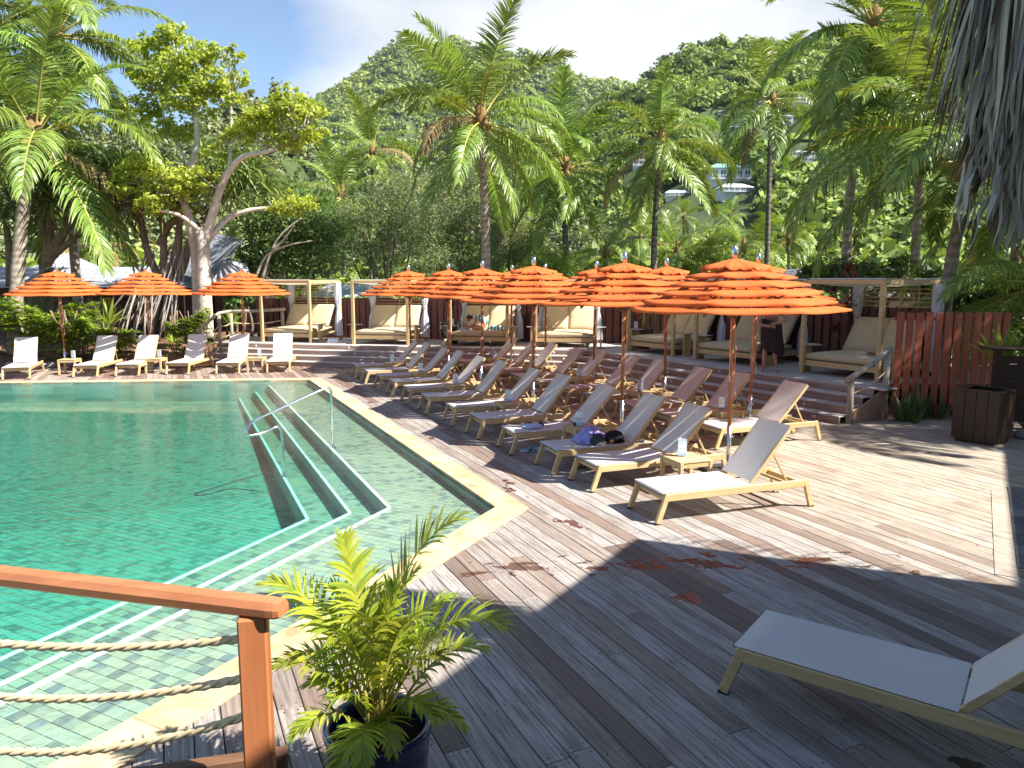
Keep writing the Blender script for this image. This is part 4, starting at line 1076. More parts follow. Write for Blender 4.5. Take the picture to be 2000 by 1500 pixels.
# ------------------------------------------------------------------ bin, bar counter
M_dkbrown = m_wood('dark_brown_panel', (.036, .017, .012), (.025, .012, .009), 2, .42, 12, .06, .06)
bn = thing('waste_bin', 'dark brown wooden bin with open top on the deck', 'bin', (7.72, 11.98, 0), radians(-52)); bn.scale = (1.16, 1.16, 1.06)
for k in range(4):
    a = pi / 2 * k; M = Matrix.Rotation(a, 3, 'Z')
    for j in range(4):
        m = MB(); m.box(M @ Vector((-.2175 + j * .145, -.28, .43)), (.141, .02, .74), M, .003); m.build('panel_board', M_dkbrown, bn)
for k in range(4):
    M = Matrix.Rotation(pi / 2 * k, 3, 'Z'); m = MB(); m.box(M @ Vector((-.05, -.265, .815)), (.53, .11, .03), M, .005); m.build('rim_board', M_dkbrown, bn)
m = MB(); m.box((0, 0, .03), (.5, .5, .06), None, .004); m.build('plinth', M_dkbrown, bn)
m = MB(); m.box((0, 0, .4), (.52, .52, .66)); m.build('liner', M_dark, bn)
bc = thing('bar_counter', 'dark brown bar counter of horizontal boards at the right edge', 'bar counter', (8.0, 12.25, 0), radians(-14))
for k in range(8):
    m = MB(); m.box((1.6, 0, .36 + k * .137), (3.0, .022, .133), None, .004); m.build('front_board', M_dkbrown, bc)
m = MB(); m.box((.05, .02, .74), (.11, .09, 1.48), None, .006); m.build('corner_post', M_dkbrown, bc)
m = MB(); m.box((1.6, .18, 1.5), (3.4, .55, .045), None, .008); m.build('counter_top', M_dkbrown, bc)
M_rock = m_plain('rock', (.33, .31, .28), (.2, .185, .165), 5, .9, .2, .5, rand=.25)
def rock_me(r, seed):
    rr = random.Random(seed); m = MB(); n1, n2 = 7, 9; m.v.append((0, 0, r * .8))
    for i in range(1, n1):
        for j in range(n2):
            a, b = pi * i / n1, 2 * pi * j / n2; k = r * rr.uniform(.78, 1.15); m.v.append((k * sin(a) * cos(b), k * sin(a) * sin(b) * .8, k * cos(a) * .75))
    m.v.append((0, 0, -r * .7)); e = len(m.v) - 1
    for j in range(n2): m.f.append((0, 1 + j, 1 + (j + 1) % n2)); m.f.append((e, 1 + (n1 - 2) * n2 + (j + 1) % n2, 1 + (n1 - 2) * n2 + j))
    for i in range(n1 - 2):
        for j in range(n2): a = 1 + i * n2 + j; b = 1 + i * n2 + (j + 1) % n2; m.f.append((a, a + n2, b + n2, b))
    return m.mesh('rock', M_rock, True)
ROCKS = [rock_me(1, s) for s in range(5)]
for k in range(14):
    o = link('base_stone', ROCKS[k % 5], bc, (.15 + (k % 7) * .42, .02 + random.uniform(-.03, .03), .09 + (k // 7) * .17)); s = random.uniform(.11, .15); o.scale = (s * 1.5, s, s); o.rotation_euler = (random.uniform(-.3, .3), 0, random.uniform(0, 6))
# pale cross board and stone slabs let into the deck
a = gp(1936, 957); b = gp(1943, 1122); c = gp(1975, 1121); d = gp(1962, 957)
w_ = (c - b).length * .8; dv = (b - a).normalized(); nv = Vector((-dv.y, dv.x, 0)); nv = nv if nv.x > 0 else -nv
m = MB(); P = [a, b, b + nv * .17, a + nv * .17]; P = [(p.x, p.y) for p in P]; m.prism(P if area(P) > 0 else P[::-1], -.02, .007); m.at = [.5] * 8; m.build('cross_board', M_deck, DECK)
M_slab = m_plain('slate_slab', (.17, .17, .165), (.10, .10, .095), 6, .8, .3, .3, rand=.25)
for r in range(2):
    for k in range(9):
        p0 = a + nv * (.18 + r * .26) + dv * (-.3 + k * .36 + .1 * r); P = [p0, p0 + dv * .35, p0 + dv * .35 + nv * .25, p0 + nv * .25]; P = [(p.x, p.y) for p in P]
        m = MB(); m.prism(P if area(P) > 0 else P[::-1], -.02, .009 + random.uniform(0, .003)); m.build('paving_slab', M_slab, DECK)
# ------------------------------------------------------------------ belongings on and under the loungers
def lpos(o, x, y, z=LH + .012):
    a = o.rotation_euler.z; return Vector((o.location.x + x * cos(a) - y * sin(a), o.location.y + x * sin(a) + y * cos(a), z))
def heap(rx, ry, h, seed, folds=5, n=22):
    rr = random.Random(seed); ph = [rr.uniform(0, 6) for _ in range(8)]; m = MB(); R = 9; m.v.append((0, 0, h))
    for i in range(1, R + 1):
        for j in range(n):
            f = i / R; a = 2 * pi * j / n; k = 1 + .13 * sin(a * 3 + ph[0]) + .07 * sin(a * 7 + ph[1]) * f
            z = h * (1 - f ** 2.3) + h * .13 * sin(a * folds + ph[2] + f * 5) * sin(f * pi) + h * .08 * sin(f * 13 + a * 2 + ph[3])
            m.v.append((rx * f * k * cos(a), ry * f * k * sin(a), max(.003, z) if i < R else .002))
    for j in range(n): m.f.append((0, 1 + j, 1 + (j + 1) % n))
    for i in range(R - 1):
        for j in range(n): a = 1 + i * n + j; b = 1 + i * n + (j + 1) % n; m.f.append((a, a + n, b + n, b))
    return m
M_lil = m_cloth('lilac_cloth', (.42, .38, .72), (.33, .30, .62), .1); M_grey = m_cloth('dark_grey_cloth', (.07, .075, .08), (.035, .037, .04), 0)
M_black = m_plain('black_felt', (.012, .011, .013), rough=.95, bump=.2); M_lblue = m_cloth('pale_blue_cloth', (.55, .64, .85), (.45, .52, .78), .1)
L3 = FRONT[2]
p = lpos(L3, .72, .06); o = heap(.26, .2, .2, 3).build('scarf', M_lil, None, True, p); o.rotation_euler = (0, 0, LANG); tag(o, 'lilac fringed scarf heaped over a bag on the third lounger', 'scarf')
m = MB(); rr = random.Random(2)
for i in range(22):
    a = Vector((-.22 + rr.uniform(-.03, .06), -.17 + .012 * i * .3 + rr.uniform(-.02, .02), .04)); m.tube([a, a + Vector((rr.uniform(-.03, .03), -.03, -.02)), a + Vector((rr.uniform(-.04, .04), -.06, -.036))], .004, 4)
fr_o = m.build('fringe', M_lil, o)
p = lpos(L3, .74, -.13); o = heap(.14, .10, .13, 8).build('bag', M_grey, None, True, p); o.rotation_euler = (0, 0, LANG); tag(o, 'dark grey bag peeking out from under the lilac scarf', 'bag')
cp = thing('cap', 'round black cap set down on the third lounger', 'cap', lpos(L3, 1.05, -.05), LANG)
m = MB(); m.lathe([(.125, .0), (.135, .03), (.13, .08), (.10, .125), (.05, .148), (.0001, .152)], 20); m.build('crown', M_black, cp, True)
m = MB(); m.lathe([(.02, .006), (.125, .006), (.16, .012), (.165, .006)], 20, (-.03, -.02, 0)); m.build('brim', M_black, cp, True)
gs = thing('drink_glass', 'small glass with orange drink beside the black cap', 'glass', lpos(L3, .93, -.19))
m = MB(); m.lathe([(.0001, .003), (.028, .003), (.032, .045), (.0001, .045)], 14); m.build('drink', m_plain('orange_drink', (.8, .17, .02), rough=.2, bump=0), gs, True)
m = MB(); m.lathe([(.031, 0), (.036, .09), (.034, .09)], 14); m.build('tumbler', M_acry, gs, True)
L4 = FRONT[3]
m = MB(); m.box((0, 0, .012), (.26, .2, .022), None, .008); m.box((.03, .01, .032), (.2, .17, .018), Matrix.Rotation(.2, 3, 'Z'), .007)
o = m.build('folded_cloth', M_lblue, None, False, lpos(L4, .45, -.02)); o.rotation_euler = (0, 0, LANG + .2); tag(o, 'folded pale blue cloth lying on the fourth lounger', 'cloth')
o = heap(.05, .11, .05, 11).build('pouch', M_black, None, True, lpos(L4, .64, .12)); tag(o, 'small black pouch beside the folded blue cloth', 'pouch')
t = NT('tie_dye'); f = t.noise(t.coord(), 14, 4); M_dye = t.done(t.principled(t.ramp(f, [(.35, (.03, .04, .05)), (.5, (.3, .38, .5)), (.62, (.6, .66, .72))]), .9, .2))
p = lpos(L4, .55, -.1, .004); o = heap(.36, .16, .07, 5, 9).build('towel', M_dye, None, True, p); o.rotation_euler = (0, 0, LANG); tag(o, 'crumpled blue and grey towel on the deck under the fourth lounger', 'towel')
t = NT('woven_basket'); ck = t.N('TexChecker'); ck.inputs['Scale'].default_value = 46; t.L(t.coord(), ck.inputs['Vector']); ck.inputs['Color1'].default_value = (.36, .29, .2, 1); ck.inputs['Color2'].default_value = (.04, .035, .03, 1)
M_bask = t.done(t.principled(ck.outputs['Color'], .9, .2))
m = MB(); m.lathe([(.0001, .0), (.11, .005), (.15, .07), (.155, .15), (.13, .2), (.12, .2), (.14, .14), (.0001, .10)], 22)
o = m.build('basket', M_bask, None, True, lpos(L3, .55, -.02, .004)); tag(o, 'round woven patterned basket on the deck under the third lounger', 'basket')
sg = thing('sunglasses', 'dark sunglasses lying on the second side table', 'sunglasses', (TABS[1].location.x - .1, TABS[1].location.y + .06, .431), LANG + .4)
for s in (-1, 1):
    m = MB(); m.lathe([(.0001, -.003), (.026, -.003), (.027, .003), (.0001, .003)], 12); o = m.build('lens', M_black, sg); o.location = (s * .033, 0, .024); o.rotation_euler = (pi / 2, 0, 0)
    m = MB(); m.tube([(s * .06, 0, .03), (s * .062, .07, .028), (s * .055, .12, .006)], .003, 5); m.build('temple', M_black, sg)
m = MB(); m.tube([(-.008, 0, .03), (.008, 0, .03)], .003, 5); m.build('bridge', M_black, sg)
# ------------------------------------------------------------------ things on the terrace
M_towel = NT('palm_print'); t = M_towel; vo = t.N('TexVoronoi'); vo.inputs['Scale'].default_value = 7; t.L(t.coord(), vo.inputs['Vector'])
c = t.mix(t.math('MULTIPLY', t.math('LESS_THAN', vo.outputs['Distance'], .30), t.math('GREATER_THAN', t.noise(t.mapping(t.coord(), (3, 1, 1)), 16, 3), .5)), (.86, .86, .88), (.22, .24, .28)); M_print = t.done(t.principled(c, .9, .2))
m = MB(); n = 10
for j in range(9):
    for i in range(n + 1): m.v.append((-.3 + .6 * i / n, .012 * sin(i * 1.9 + j * .3), -.62 * j / 8))
for j in range(8):
    for i in range(n): a = j * (n + 1) + i; m.f.append((a, a + 1, a + n + 2, a + n + 1))
p = cabp(6, .48, CDP - .045, 1.28); o = m.build('printed_towel', M_print, None, True, p); o.rotation_euler = (0, 0, radians(-60)); tag(o, 'white towel printed with small palms hung on the cabana screen', 'towel')
def tshoe(x, y, rz, lb):
    o = heap(.045, .13, .05, int(x * 90)).build('sandal', m_plain('leather', (.22, .1, .06), rough=.6), None, True, cabp(6, x, y, .50)); o.rotation_euler = (0, 0, rz); tag(o, lb, 'sandal', 'brown sandals on the cabana bed')
tshoe(.45, .45, .4, 'brown sandal lying on the cabana bed by the red fence, nearer its edge'); tshoe(.62, .55, 1.2, 'brown sandal lying on the cabana bed by the red fence, nearer the post')
t = NT('teal_stripe'); s = t.N('SeparateXYZ'); t.L(t.coord('Object'), s.inputs[0]); k = t.math('FRACT', t.math('MULTIPLY', t.math('ADD', s.outputs[0], t.math('MULTIPLY', t.noise(t.coord(), 3, 2), .06)), 9.0))
M_teal = t.done(t.principled(t.ramp(k, [(.0, (.03, .26, .28)), (.44, (.03, .26, .28)), (.5, (.75, .82, .84)), (1, (.75, .82, .84))]), .85, .2))
o = heap(.34, .2, .15, 21).build('striped_towel', M_teal, None, True, cabp(2, .42, .5, .485)); tag(o, 'heap of teal striped towel on the bed beside the woman', 'towel')
o = heap(.25, .18, .08, 23).build('bundle', M_dye, None, True, cabp(2, -.55, .45, .485)); tag(o, 'dark patterned bundle on the bed left of the woman', 'bundle')
bt = thing('water_bottle', 'pale green water bottle on the tray of the occupied cabana', 'bottle', cabp(2, -CWD / 2 - .05, .32, .626))
m = MB(); m.lathe([(.0001, 0), (.034, 0), (.036, .03), (.036, .15), (.02, .19), (.016, .21)], 12); m.build('body', m_plain('green_glass', (.3, .55, .48), rough=.15, bump=0), bt, True)
m = MB(); m.lathe([(.018, .21), (.018, .235), (.0001, .237)], 10); m.build('cap', M_wht, bt)
def menu_at(p, lb):
    o = dup(m0, label=lb); o.location = p; o.rotation_euler = (0, 0, radians(-170)); return o
menu_at(cabp(2, -CWD / 2 + .0, .24, .626), 'menu holder on the tray beside the woman in stripes'); menu_at(cabp(4, -CWD / 2 - .08, .34, .626), 'menu holder on the tray of the cabana by the potted palm')
m = MB(); m.box((0, .02, .07), (.34, .012, .14), Matrix.Rotation(-.5, 3, 'X'), .003); m.box((0, .05, .01), (.34, .12, .012), None, .003); 
p = gp(650, 670, ZP); o = m.build('floor_sign', m_plain('white_sign', (.8, .82, .82), (.55, .62, .62), 20, .5, rand=0), None, False, (p.x, p.y, ZP)); tag(o, 'small white sign standing on the terrace floor between the first two cabanas', 'sign')
o = heap(.11, .11, .2, 31).build('beige_pouch', M_cush, None, True, cabp(2, -CWD / 2 - .22, .25, .01)); tag(o, 'small beige bag on the terrace floor left of the occupied cabana', 'bag')
# ------------------------------------------------------------------ people
M_skin = m_plain('skin', (.50, .255, .165), (.42, .20, .125), 5, .55, .4, .05, rand=0)
M_hair = m_plain('dark_hair', (.018, .013, .011), rough=.5, bump=.3)
def skin_body(name, parent, J, bones, mat, sub=2):
    "J: joint -> (position, (rx, ry)); one continuous surface"
    names = list(J); ix = {n: i for i, n in enumerate(names)}
    me = bpy.data.meshes.new(name); me.from_pydata([J[n][0] for n in names], [(ix[a], ix[b]) for a, b in bones], []); me.materials.append(mat)
    o = link(name, me, parent)
    sk = o.modifiers.new('skin', 'SKIN'); sk.use_smooth_shade = True
    if not me.skin_vertices: me.skin_vertices.add() if hasattr(me.skin_vertices, 'add') else None
    for n in names:
        r = J[n][1]; d = me.skin_vertices[0].data[ix[n]]; d.radius = r if isinstance(r, tuple) else (r, r); d.use_root = n == 'pelvis'
    ss = o.modifiers.new('smooth', 'SUBSURF'); ss.levels = ss.render_levels = sub
    return o
def hand(J, bones, nm, wrist, tip_dir, spread, thumb):
    w = Vector(wrist); t = Vector(tip_dir).normalized(); s = Vector(spread).normalized()
    J[nm + 'palm'] = (tuple(w + t * .06), (.034, .018)); bones.append((nm + 'wrist', nm + 'palm'))
    for k, (o, L) in enumerate(((-.027, .072), (-.009, .082), (.009, .077), (.027, .06))):
        a = w + t * .095 + s * o; J[f'{nm}k{k}'] = (tuple(a), .0095); J[f'{nm}m{k}'] = (tuple(a + t * L * .5), .0085); J[f'{nm}t{k}'] = (tuple(a + t * L + Vector((0, .01, -.012))), .007)
        bones += [(nm + 'palm', f'{nm}k{k}'), (f'{nm}k{k}', f'{nm}m{k}'), (f'{nm}m{k}', f'{nm}t{k}')]
    th = w + t * .03 + Vector(thumb) * .04; J[nm + 'th'] = (tuple(th), .011); J[nm + 'tt'] = (tuple(th + (t + Vector(thumb)).normalized() * .045), .008)
    bones += [(nm + 'palm', nm + 'th'), (nm + 'th', nm + 'tt')]
fp = gp(1504, 725, ZP)
ps = thing('person', 'person standing on the terrace wrapping a dark brown towel round the body', 'person', (fp.x, fp.y, ZP), radians(-14))
J = {'pelvis': ((0, .09, .90), (.15, .115)), 'waist': ((-.01, .05, 1.02), (.135, .10)), 'chest': ((-.03, -.02, 1.2), (.165, .115)), 'upper': ((-.05, -.07, 1.32), (.13, .10)), 'neck': ((-.085, -.14, 1.41), (.055, .058)),
     'jaw': ((-.10, -.19, 1.47), (.066, .072)), 'brow': ((-.105, -.20, 1.56), (.078, .09)), 'topp': ((-.105, -.185, 1.62), (.06, .066)),
     'lsh': ((-.235, -.05, 1.31), (.06, .06)), 'lel': ((-.33, -.16, 1.06), (.043, .043)), 'lwrist': ((-.13, -.30, 1.03), (.03, .026)),
     'rsh': ((.145, -.05, 1.33), (.06, .06)), 'rel': ((.34, -.2, 1.19), (.043, .043)), 'rwrist': ((.12, -.31, 1.10), (.03, .026)),
     'lhip': ((-.095, .08, .84), (.095, .095)), 'lkn': ((-.13, .0, .47), (.058, .06)), 'lcalf': ((-.135, .03, .33), (.053, .056)), 'lan': ((-.14, .03, .085), (.034, .036)), 'lfoot': ((-.165, -.06, .04), (.042, .032)), 'ltoe': ((-.19, -.15, .025), (.038, .02)),
     'rhip': ((.095, .08, .84), (.095, .095)), 'rkn': ((.075, -.02, .47), (.058, .06)), 'rcalf': ((.095, .02, .33), (.053, .056)), 'ran': ((.125, .02, .085), (.034, .036)), 'rfoot': ((.145, -.07, .04), (.042, .032)), 'rtoe': ((.165, -.16, .025), (.038, .02))}
Bn = [('pelvis', 'waist'), ('waist', 'chest'), ('chest', 'upper'), ('upper', 'neck'), ('neck', 'jaw'), ('jaw', 'brow'), ('brow', 'topp'), ('upper', 'lsh'), ('lsh', 'lel'), ('lel', 'lwrist'), ('upper', 'rsh'), ('rsh', 'rel'), ('rel', 'rwrist'),
      ('pelvis', 'lhip'), ('lhip', 'lkn'), ('lkn', 'lcalf'), ('lcalf', 'lan'), ('lan', 'lfoot'), ('lfoot', 'ltoe'), ('pelvis', 'rhip'), ('rhip', 'rkn'), ('rkn', 'rcalf'), ('rcalf', 'ran'), ('ran', 'rfoot'), ('rfoot', 'rtoe')]
hand(J, Bn, 'l', J['lwrist'][0], (1, -.1, -.05), (0, 0, 1), (.3, -.2, .9)); hand(J, Bn, 'r', J['rwrist'][0], (-1, -.1, -.1), (0, 0, -1), (-.3, -.2, .9))
skin_body('body', ps, J, Bn, M_skin)
def face(parent, c, f, up, s=1.0):
    "eyes, nose, mouth and ears on a head centred at c that looks along f"
    c, f, up = Vector(c), Vector(f).normalized(), Vector(up).normalized(); r = f.cross(up).normalized(); up = r.cross(f)
    for q in (-1, 1):
        m = MB(); m.lathe([(.0001, .010), (.009, .006), (.012, 0), (.009, -.006), (.0001, -.010)], 10); o = m.build('eye', M_hair, parent, True); o.location = c + f * .074 * s + r * q * .031 * s + up * .01
        m = MB(); m.lathe([(.0001, .012), (.016, .008), (.018, -.006), (.0001, -.012)], 8); o = m.build('ear', M_skin, parent, True); o.location = c + r * q * .078 * s - f * .005; o.scale = (.5, 1, 1.6)
    m = MB(); m.v = [tuple(c + f * .07 + up * .012), tuple(c + f * .072 + r * .016 - up * .03), tuple(c + f * .072 - r * .016 - up * .03), tuple(c + f * .1 - up * .026)]; m.f = [(0, 1, 3), (0, 3, 2), (1, 2, 3)]; m.build('nose', M_skin, parent)
    m = MB(); m.bar(c + f * .073 - up * .053 - r * .022, c + f * .073 - up * .053 + r * .022, .012, .008); m.build('mouth', m_plain('lips', (.33, .1, .08), bump=0, rand=0), parent)
face(ps, (-.105, -.205, 1.53), (-.15, -1, -.35), (0, 0, 1))
def hair_cap(parent, c, r, back, mat, long=0.0):
    m = MB(); n = 16; R = 8; c = Vector(c); b = Vector(back).normalized()
    for i in range(R + 1):
        for j in range(n):
            a = (pi * .56) * i / R; q = 2 * pi * j / n; d = Vector((sin(a) * cos(q), sin(a) * sin(q), cos(a))); k = r * (1 + .05 * sin(q * 6 + i))
            if d.dot(b) < -.25 and i > R * .62: k *= .8
            p = c + d * k + b * (.02 + long * max(0, d.dot(b)) * (i / R)); p.z -= long * 1.5 * max(0, d.dot(b)) * (i / R) ** 2; m.v.append(tuple(p))
    for i in range(R):
        for j in range(n): m.f.append((i * n + j, (i + 1) * n + j, (i + 1) * n + (j + 1) % n, i * n + (j + 1) % n))
    return m.build('hair', mat, parent, True)
hair_cap(ps, (-.105, -.185, 1.565), .094, (0, 1, 0), m_plain('straw_hair', (.28, .19, .1), rough=.7, bump=.3))
M_wrap = m_cloth('dark_brown_towel', (.055, .036, .034), (.04, .026, .025), 0, .95, 5, 90)
m = MB(); n = 40; R = 14
for r in range(R + 1):
    for i in range(n):
        a = 2 * pi * i / n; q = r / R; hem = .36 + .16 * (.5 + .5 * cos(a * 2 - 1.2)) ** 2 + .05 * sin(a * 3); top = 1.14 - .05 * cos(a)
        z = top + (hem - top) * q; cx = -.02 + .05 * q; cyy = -.03 + .12 * min(1, q * 1.6); fold = .014 * sin(a * 9 + q * 2) * (.3 + q) + .01 * sin(a * 17 + 1)
        rx, ry = .205 + .045 * q + fold, .16 + .06 * q + fold; m.v.append((cx + rx * cos(a), cyy + ry * sin(a) - .02 * (1 - q), z))
for r in range(R):
    for i in range(n): m.f.append((r * n + i, (r + 1) * n + i, (r + 1) * n + (i + 1) % n, r * n + (i + 1) % n))
m.build('towel_wrap', M_wrap, ps, True)
# woman on the bed, bent forward
wp = cabp(2, -.18, .62, .49)
wm_ = thing('person', 'woman in a teal and white striped top bent forward on the cabana bed', 'person', wp, radians(-11))
J = {'pelvis': ((.26, .02, .12), (.15, .12)), 'waist': ((.22, .0, .26), (.12, .10)), 'chest': ((.10, -.03, .39), (.15, .11)), 'upper': ((-.03, -.05, .43), (.12, .10)), 'neck': ((-.14, -.06, .42), (.048, .05)), 'jaw': ((-.21, -.08, .37), (.06, .064)),
     'brow': ((-.26, -.09, .33), (.075, .08)), 'topp': ((-.31, -.09, .32), (.055, .06)), 'lsh': ((-.03, -.19, .40), (.05, .05)), 'lel': ((.0, -.30, .19), (.038, .038)), 'lwrist': ((-.20, -.32, .09), (.026, .022)),
     'rsh': ((-.03, .10, .42), (.05, .05)), 'rel': ((-.10, .18, .2), (.038, .038)), 'rwrist': ((-.26, .06, .10), (.026, .022)), 'lhip': ((.22, -.10, .10), (.088, .085)), 'lkn': ((-.12, -.30, .075), (.058, .055)), 'lan': ((.20, -.36, .045), (.036, .034)), 'ltoe': ((.12, -.42, .03), (.035, .022)),
     'rhip': ((.22, .14, .10), (.088, .085)), 'rkn': ((-.14, .30, .075), (.058, .055)), 'ran': ((.18, .28, .05), (.036, .034)), 'rtoe': ((.1, .22, .04), (.035, .022))}
Bn = [('pelvis', 'waist'), ('waist', 'chest'), ('chest', 'upper'), ('upper', 'neck'), ('neck', 'jaw'), ('jaw', 'brow'), ('brow', 'topp'), ('upper', 'lsh'), ('lsh', 'lel'), ('lel', 'lwrist'), ('upper', 'rsh'), ('rsh', 'rel'), ('rel', 'rwrist'),
      ('pelvis', 'lhip'), ('lhip', 'lkn'), ('lkn', 'lan'), ('lan', 'ltoe'), ('pelvis', 'rhip'), ('rhip', 'rkn'), ('rkn', 'ran'), ('ran', 'rtoe')]
hand(J, Bn, 'l', J['lwrist'][0], (-1, .1, -.2), (0, 1, 0), (-.2, .8, .2)); hand(J, Bn, 'r', J['rwrist'][0], (-1, -.2, -.2), (0, 1, 0), (-.2, -.8, .2))
skin_body('body', wm_, J, Bn, M_skin)
face(wm_, (-.265, -.09, .345), (-.45, -.15, -.8), (-.8, -.1, .4))
o = hair_cap(wm_, (0, 0, 0), .095, (.6, 0, .5), M_hair, .10); o.location = (-.26, -.085, .345); o.rotation_euler = (0, -.5, 0)
JT = {'pelvis': ((.27, .02, .13), (.165, .135)), 'waist': ((.225, .0, .27), (.135, .115)), 'chest': ((.10, -.03, .395), (.165, .125)), 'upper': ((-.025, -.05, .435), (.13, .112)), 'lsh': ((-.03, -.185, .405), (.066, .066)), 'ls2': ((-.02, -.235, .32), (.054, .054)), 'rsh': ((-.03, .10, .425), (.066, .066)), 'rs2': ((-.055, .135, .33), (.054, .054))}
skin_body('striped_top', wm_, JT, [('pelvis', 'waist'), ('waist', 'chest'), ('chest', 'upper'), ('upper', 'lsh'), ('lsh', 'ls2'), ('upper', 'rsh'), ('rsh', 'rs2')], M_teal)
# ------------------------------------------------------------------ leaf clouds
def quad_mesh(name, P, mat, smooth=False):
    "P: (n, 4, 3) array of quads"
    P = np.asarray(P, dtype=np.float32); n = len(P); me = bpy.data.meshes.new(name)
    me.vertices.add(4 * n); me.vertices.foreach_set('co', P.reshape(-1)); me.loops.add(4 * n); me.loops.foreach_set('vertex_index', np.arange(4 * n, dtype=np.int32))
    me.polygons.add(n); me.polygons.foreach_set('loop_start', np.arange(0, 4 * n, 4, dtype=np.int32))
    try: me.polygons.foreach_set('loop_total', np.full(n, 4, dtype=np.int32))
    except Exception: pass
    me.materials.append(mat); me.update(calc_edges=True); return me
NR = np.random.RandomState(11)
def unit(v): return v / np.maximum(1e-6, np.linalg.norm(v, axis=-1, keepdims=True))
def leaves_at(C, N, L, Wd, up=.0):
    "diamond leaves at C with normals N, length L and width Wd (arrays or scalars)"
    n = len(C); A = unit(np.cross(N, NR.normal(size=(n, 3)))); A[:, 2] -= up; A = unit(A); B = unit(np.cross(N, A))
    L = np.asarray(L) * NR.uniform(.7, 1.25, n); L = L[:, None]; W_ = L * Wd
    return np.stack([C - A * L * .5, C + B * W_ * .5 + N * L * .06, C + A * L * .5, C - B * W_ * .5 + N * L * .06], axis=1)
def crown_points(blobs, n, clump=.28, shell=.55, per=26):
    "leaf positions in small clumps spread through ellipsoid blobs (cx, cy, cz, rx, ry, rz)"
    vol = np.array([b[3] * b[4] * b[5] for b in blobs]) ** .75; vol = vol / vol.sum(); P = []; Nn = []
    for b, f in zip(blobs, vol):
        k = max(1, int(n * f / per)); d = unit(NR.normal(size=(k, 3))); r = NR.uniform(shell ** 2, 1, k) ** .5
        r *= 1 + .18 * np.sin(d[:, 0] * 5 + b[0] * 3) * np.sin(d[:, 2] * 4 + d[:, 1] * 6)
        c = d * r[:, None] * np.array(b[3:6]); q = NR.normal(size=(k, per, 3)) * clump * np.array([1, 1, .6]) * min(b[3:6])
        pts = (c[:, None, :] + q).reshape(-1, 3); P.append(pts + np.array(b[:3])); Nn.append(np.repeat(d, per, 0))
    return np.concatenate(P), np.concatenate(Nn)
def crown_mesh(name, blobs, n, L, Wd, mat, clump=.28, shell=.55, per=26, jit=.8, droop=.2, upb=.5):
    C, N = crown_points(blobs, n, clump, shell, per); N = unit(N * .6 + NR.normal(size=N.shape) * jit + np.array([0, 0, upb]))
    return quad_mesh(name, leaves_at(C, N, L, Wd, droop), mat)
def limb(m, pts, r0, r1, seg=9, wob=.0):
    pts = [Vector(p) for p in pts]; out = []
    for i in range(len(pts) - 1):
        a, b = pts[i], pts[i + 1]; pa = pts[i - 1] if i else a; pb = pts[i + 2] if i + 2 < len(pts) else b
        for k in range(4):
            q = k / 4; out.append(.5 * ((2 * a) + (b - pa) * q + (2 * pa - 5 * a + 4 * b - pb) * q * q + (3 * a - pa - 3 * b + pb) * q ** 3))
    out.append(pts[-1]); n = len(out)
    m.tube(out, [r0 + (r1 - r0) * i / (n - 1) + random.uniform(-wob, wob) * r0 for i in range(n)], seg)
# ------------------------------------------------------------------ coconut palms
def bark(name, c1, c2, rings=14, axis=2):
    t = NT(name); v = t.coord(); s = t.N('SeparateXYZ'); t.L(v, s.inputs[0])
    z = t.math('ADD', t.math('MULTIPLY', s.outputs[2], rings), t.math('MULTIPLY', t.noise(v, 3, 3), 2.2)); w = t.math('SINE', t.math('MULTIPLY', z, 3.1))
    f = t.math('ADD', t.math('MULTIPLY', w, .11), t.noise(v, 7, 6)); c = t.ramp(f, [(.3, c2), (.68, c1)])
    return t.done(t.principled(c, .9, .15, 0, t.bump(f, .5, .02)))
M_palmt = bark('palm_trunk_bark', (.40, .34, .28), (.20, .16, .13), 9)
M_palmd = bark('dark_palm_trunk_bark', (.20, .17, .145), (.085, .07, .06), 8)
M_fibre = m_plain('palm_fibre', (.30, .19, .09), (.16, .09, .045), 12, .95, .1, .5)
M_nut = m_plain('coconut', (.36, .30, .06), (.28, .2, .04), 4, .5, .4, .1)
M_dryf = m_leaf('dry_palm_leaf', (.36, .27, .12), (.2, .13, .055), .25, .6, .3, var=.15)
FRONDS = []
def frond_proto(L, e0, bend, n, LL, seed, droop, twist=0.0, vee=.2):
    rng = random.Random(seed); c = [Vector((0, 0, 0))]; N = 14; p = Vector((0, 0, 0)); e = e0; side = 0.0
    for i in range(N):
        q = i / N; p = p + Vector((cos(e) * cos(side), cos(e) * sin(side), sin(e))) * (L / N); e -= bend / N * (.5 + 1.1 * q); side += twist / N; c.append(p)
    m, r = frond(c, n, LL, .054, droop, rng, .038, vee, .15, (.32, 1.0), 4, .12)
    return m.mesh('frond', M_frond), r.mesh('midrib', M_rach, True)
for (e0, bd, dr) in ((1.3, .8, .5), (1.05, 1.25, .9), (.75, 1.5, 1.4), (.45, 1.6, 1.8), (.1, 1.45, 2.0), (-.35, 1.05, 2.0), (-.75, .6, 1.5)):
    FRONDS.append([frond_proto(3.9, radians(90) * e0 / 1.5708, bd, 84, .98, 5 + len(FRONDS) * 7 + k, dr, (-.35, .4)[k], .3 - .1 * k) for k in range(2)])
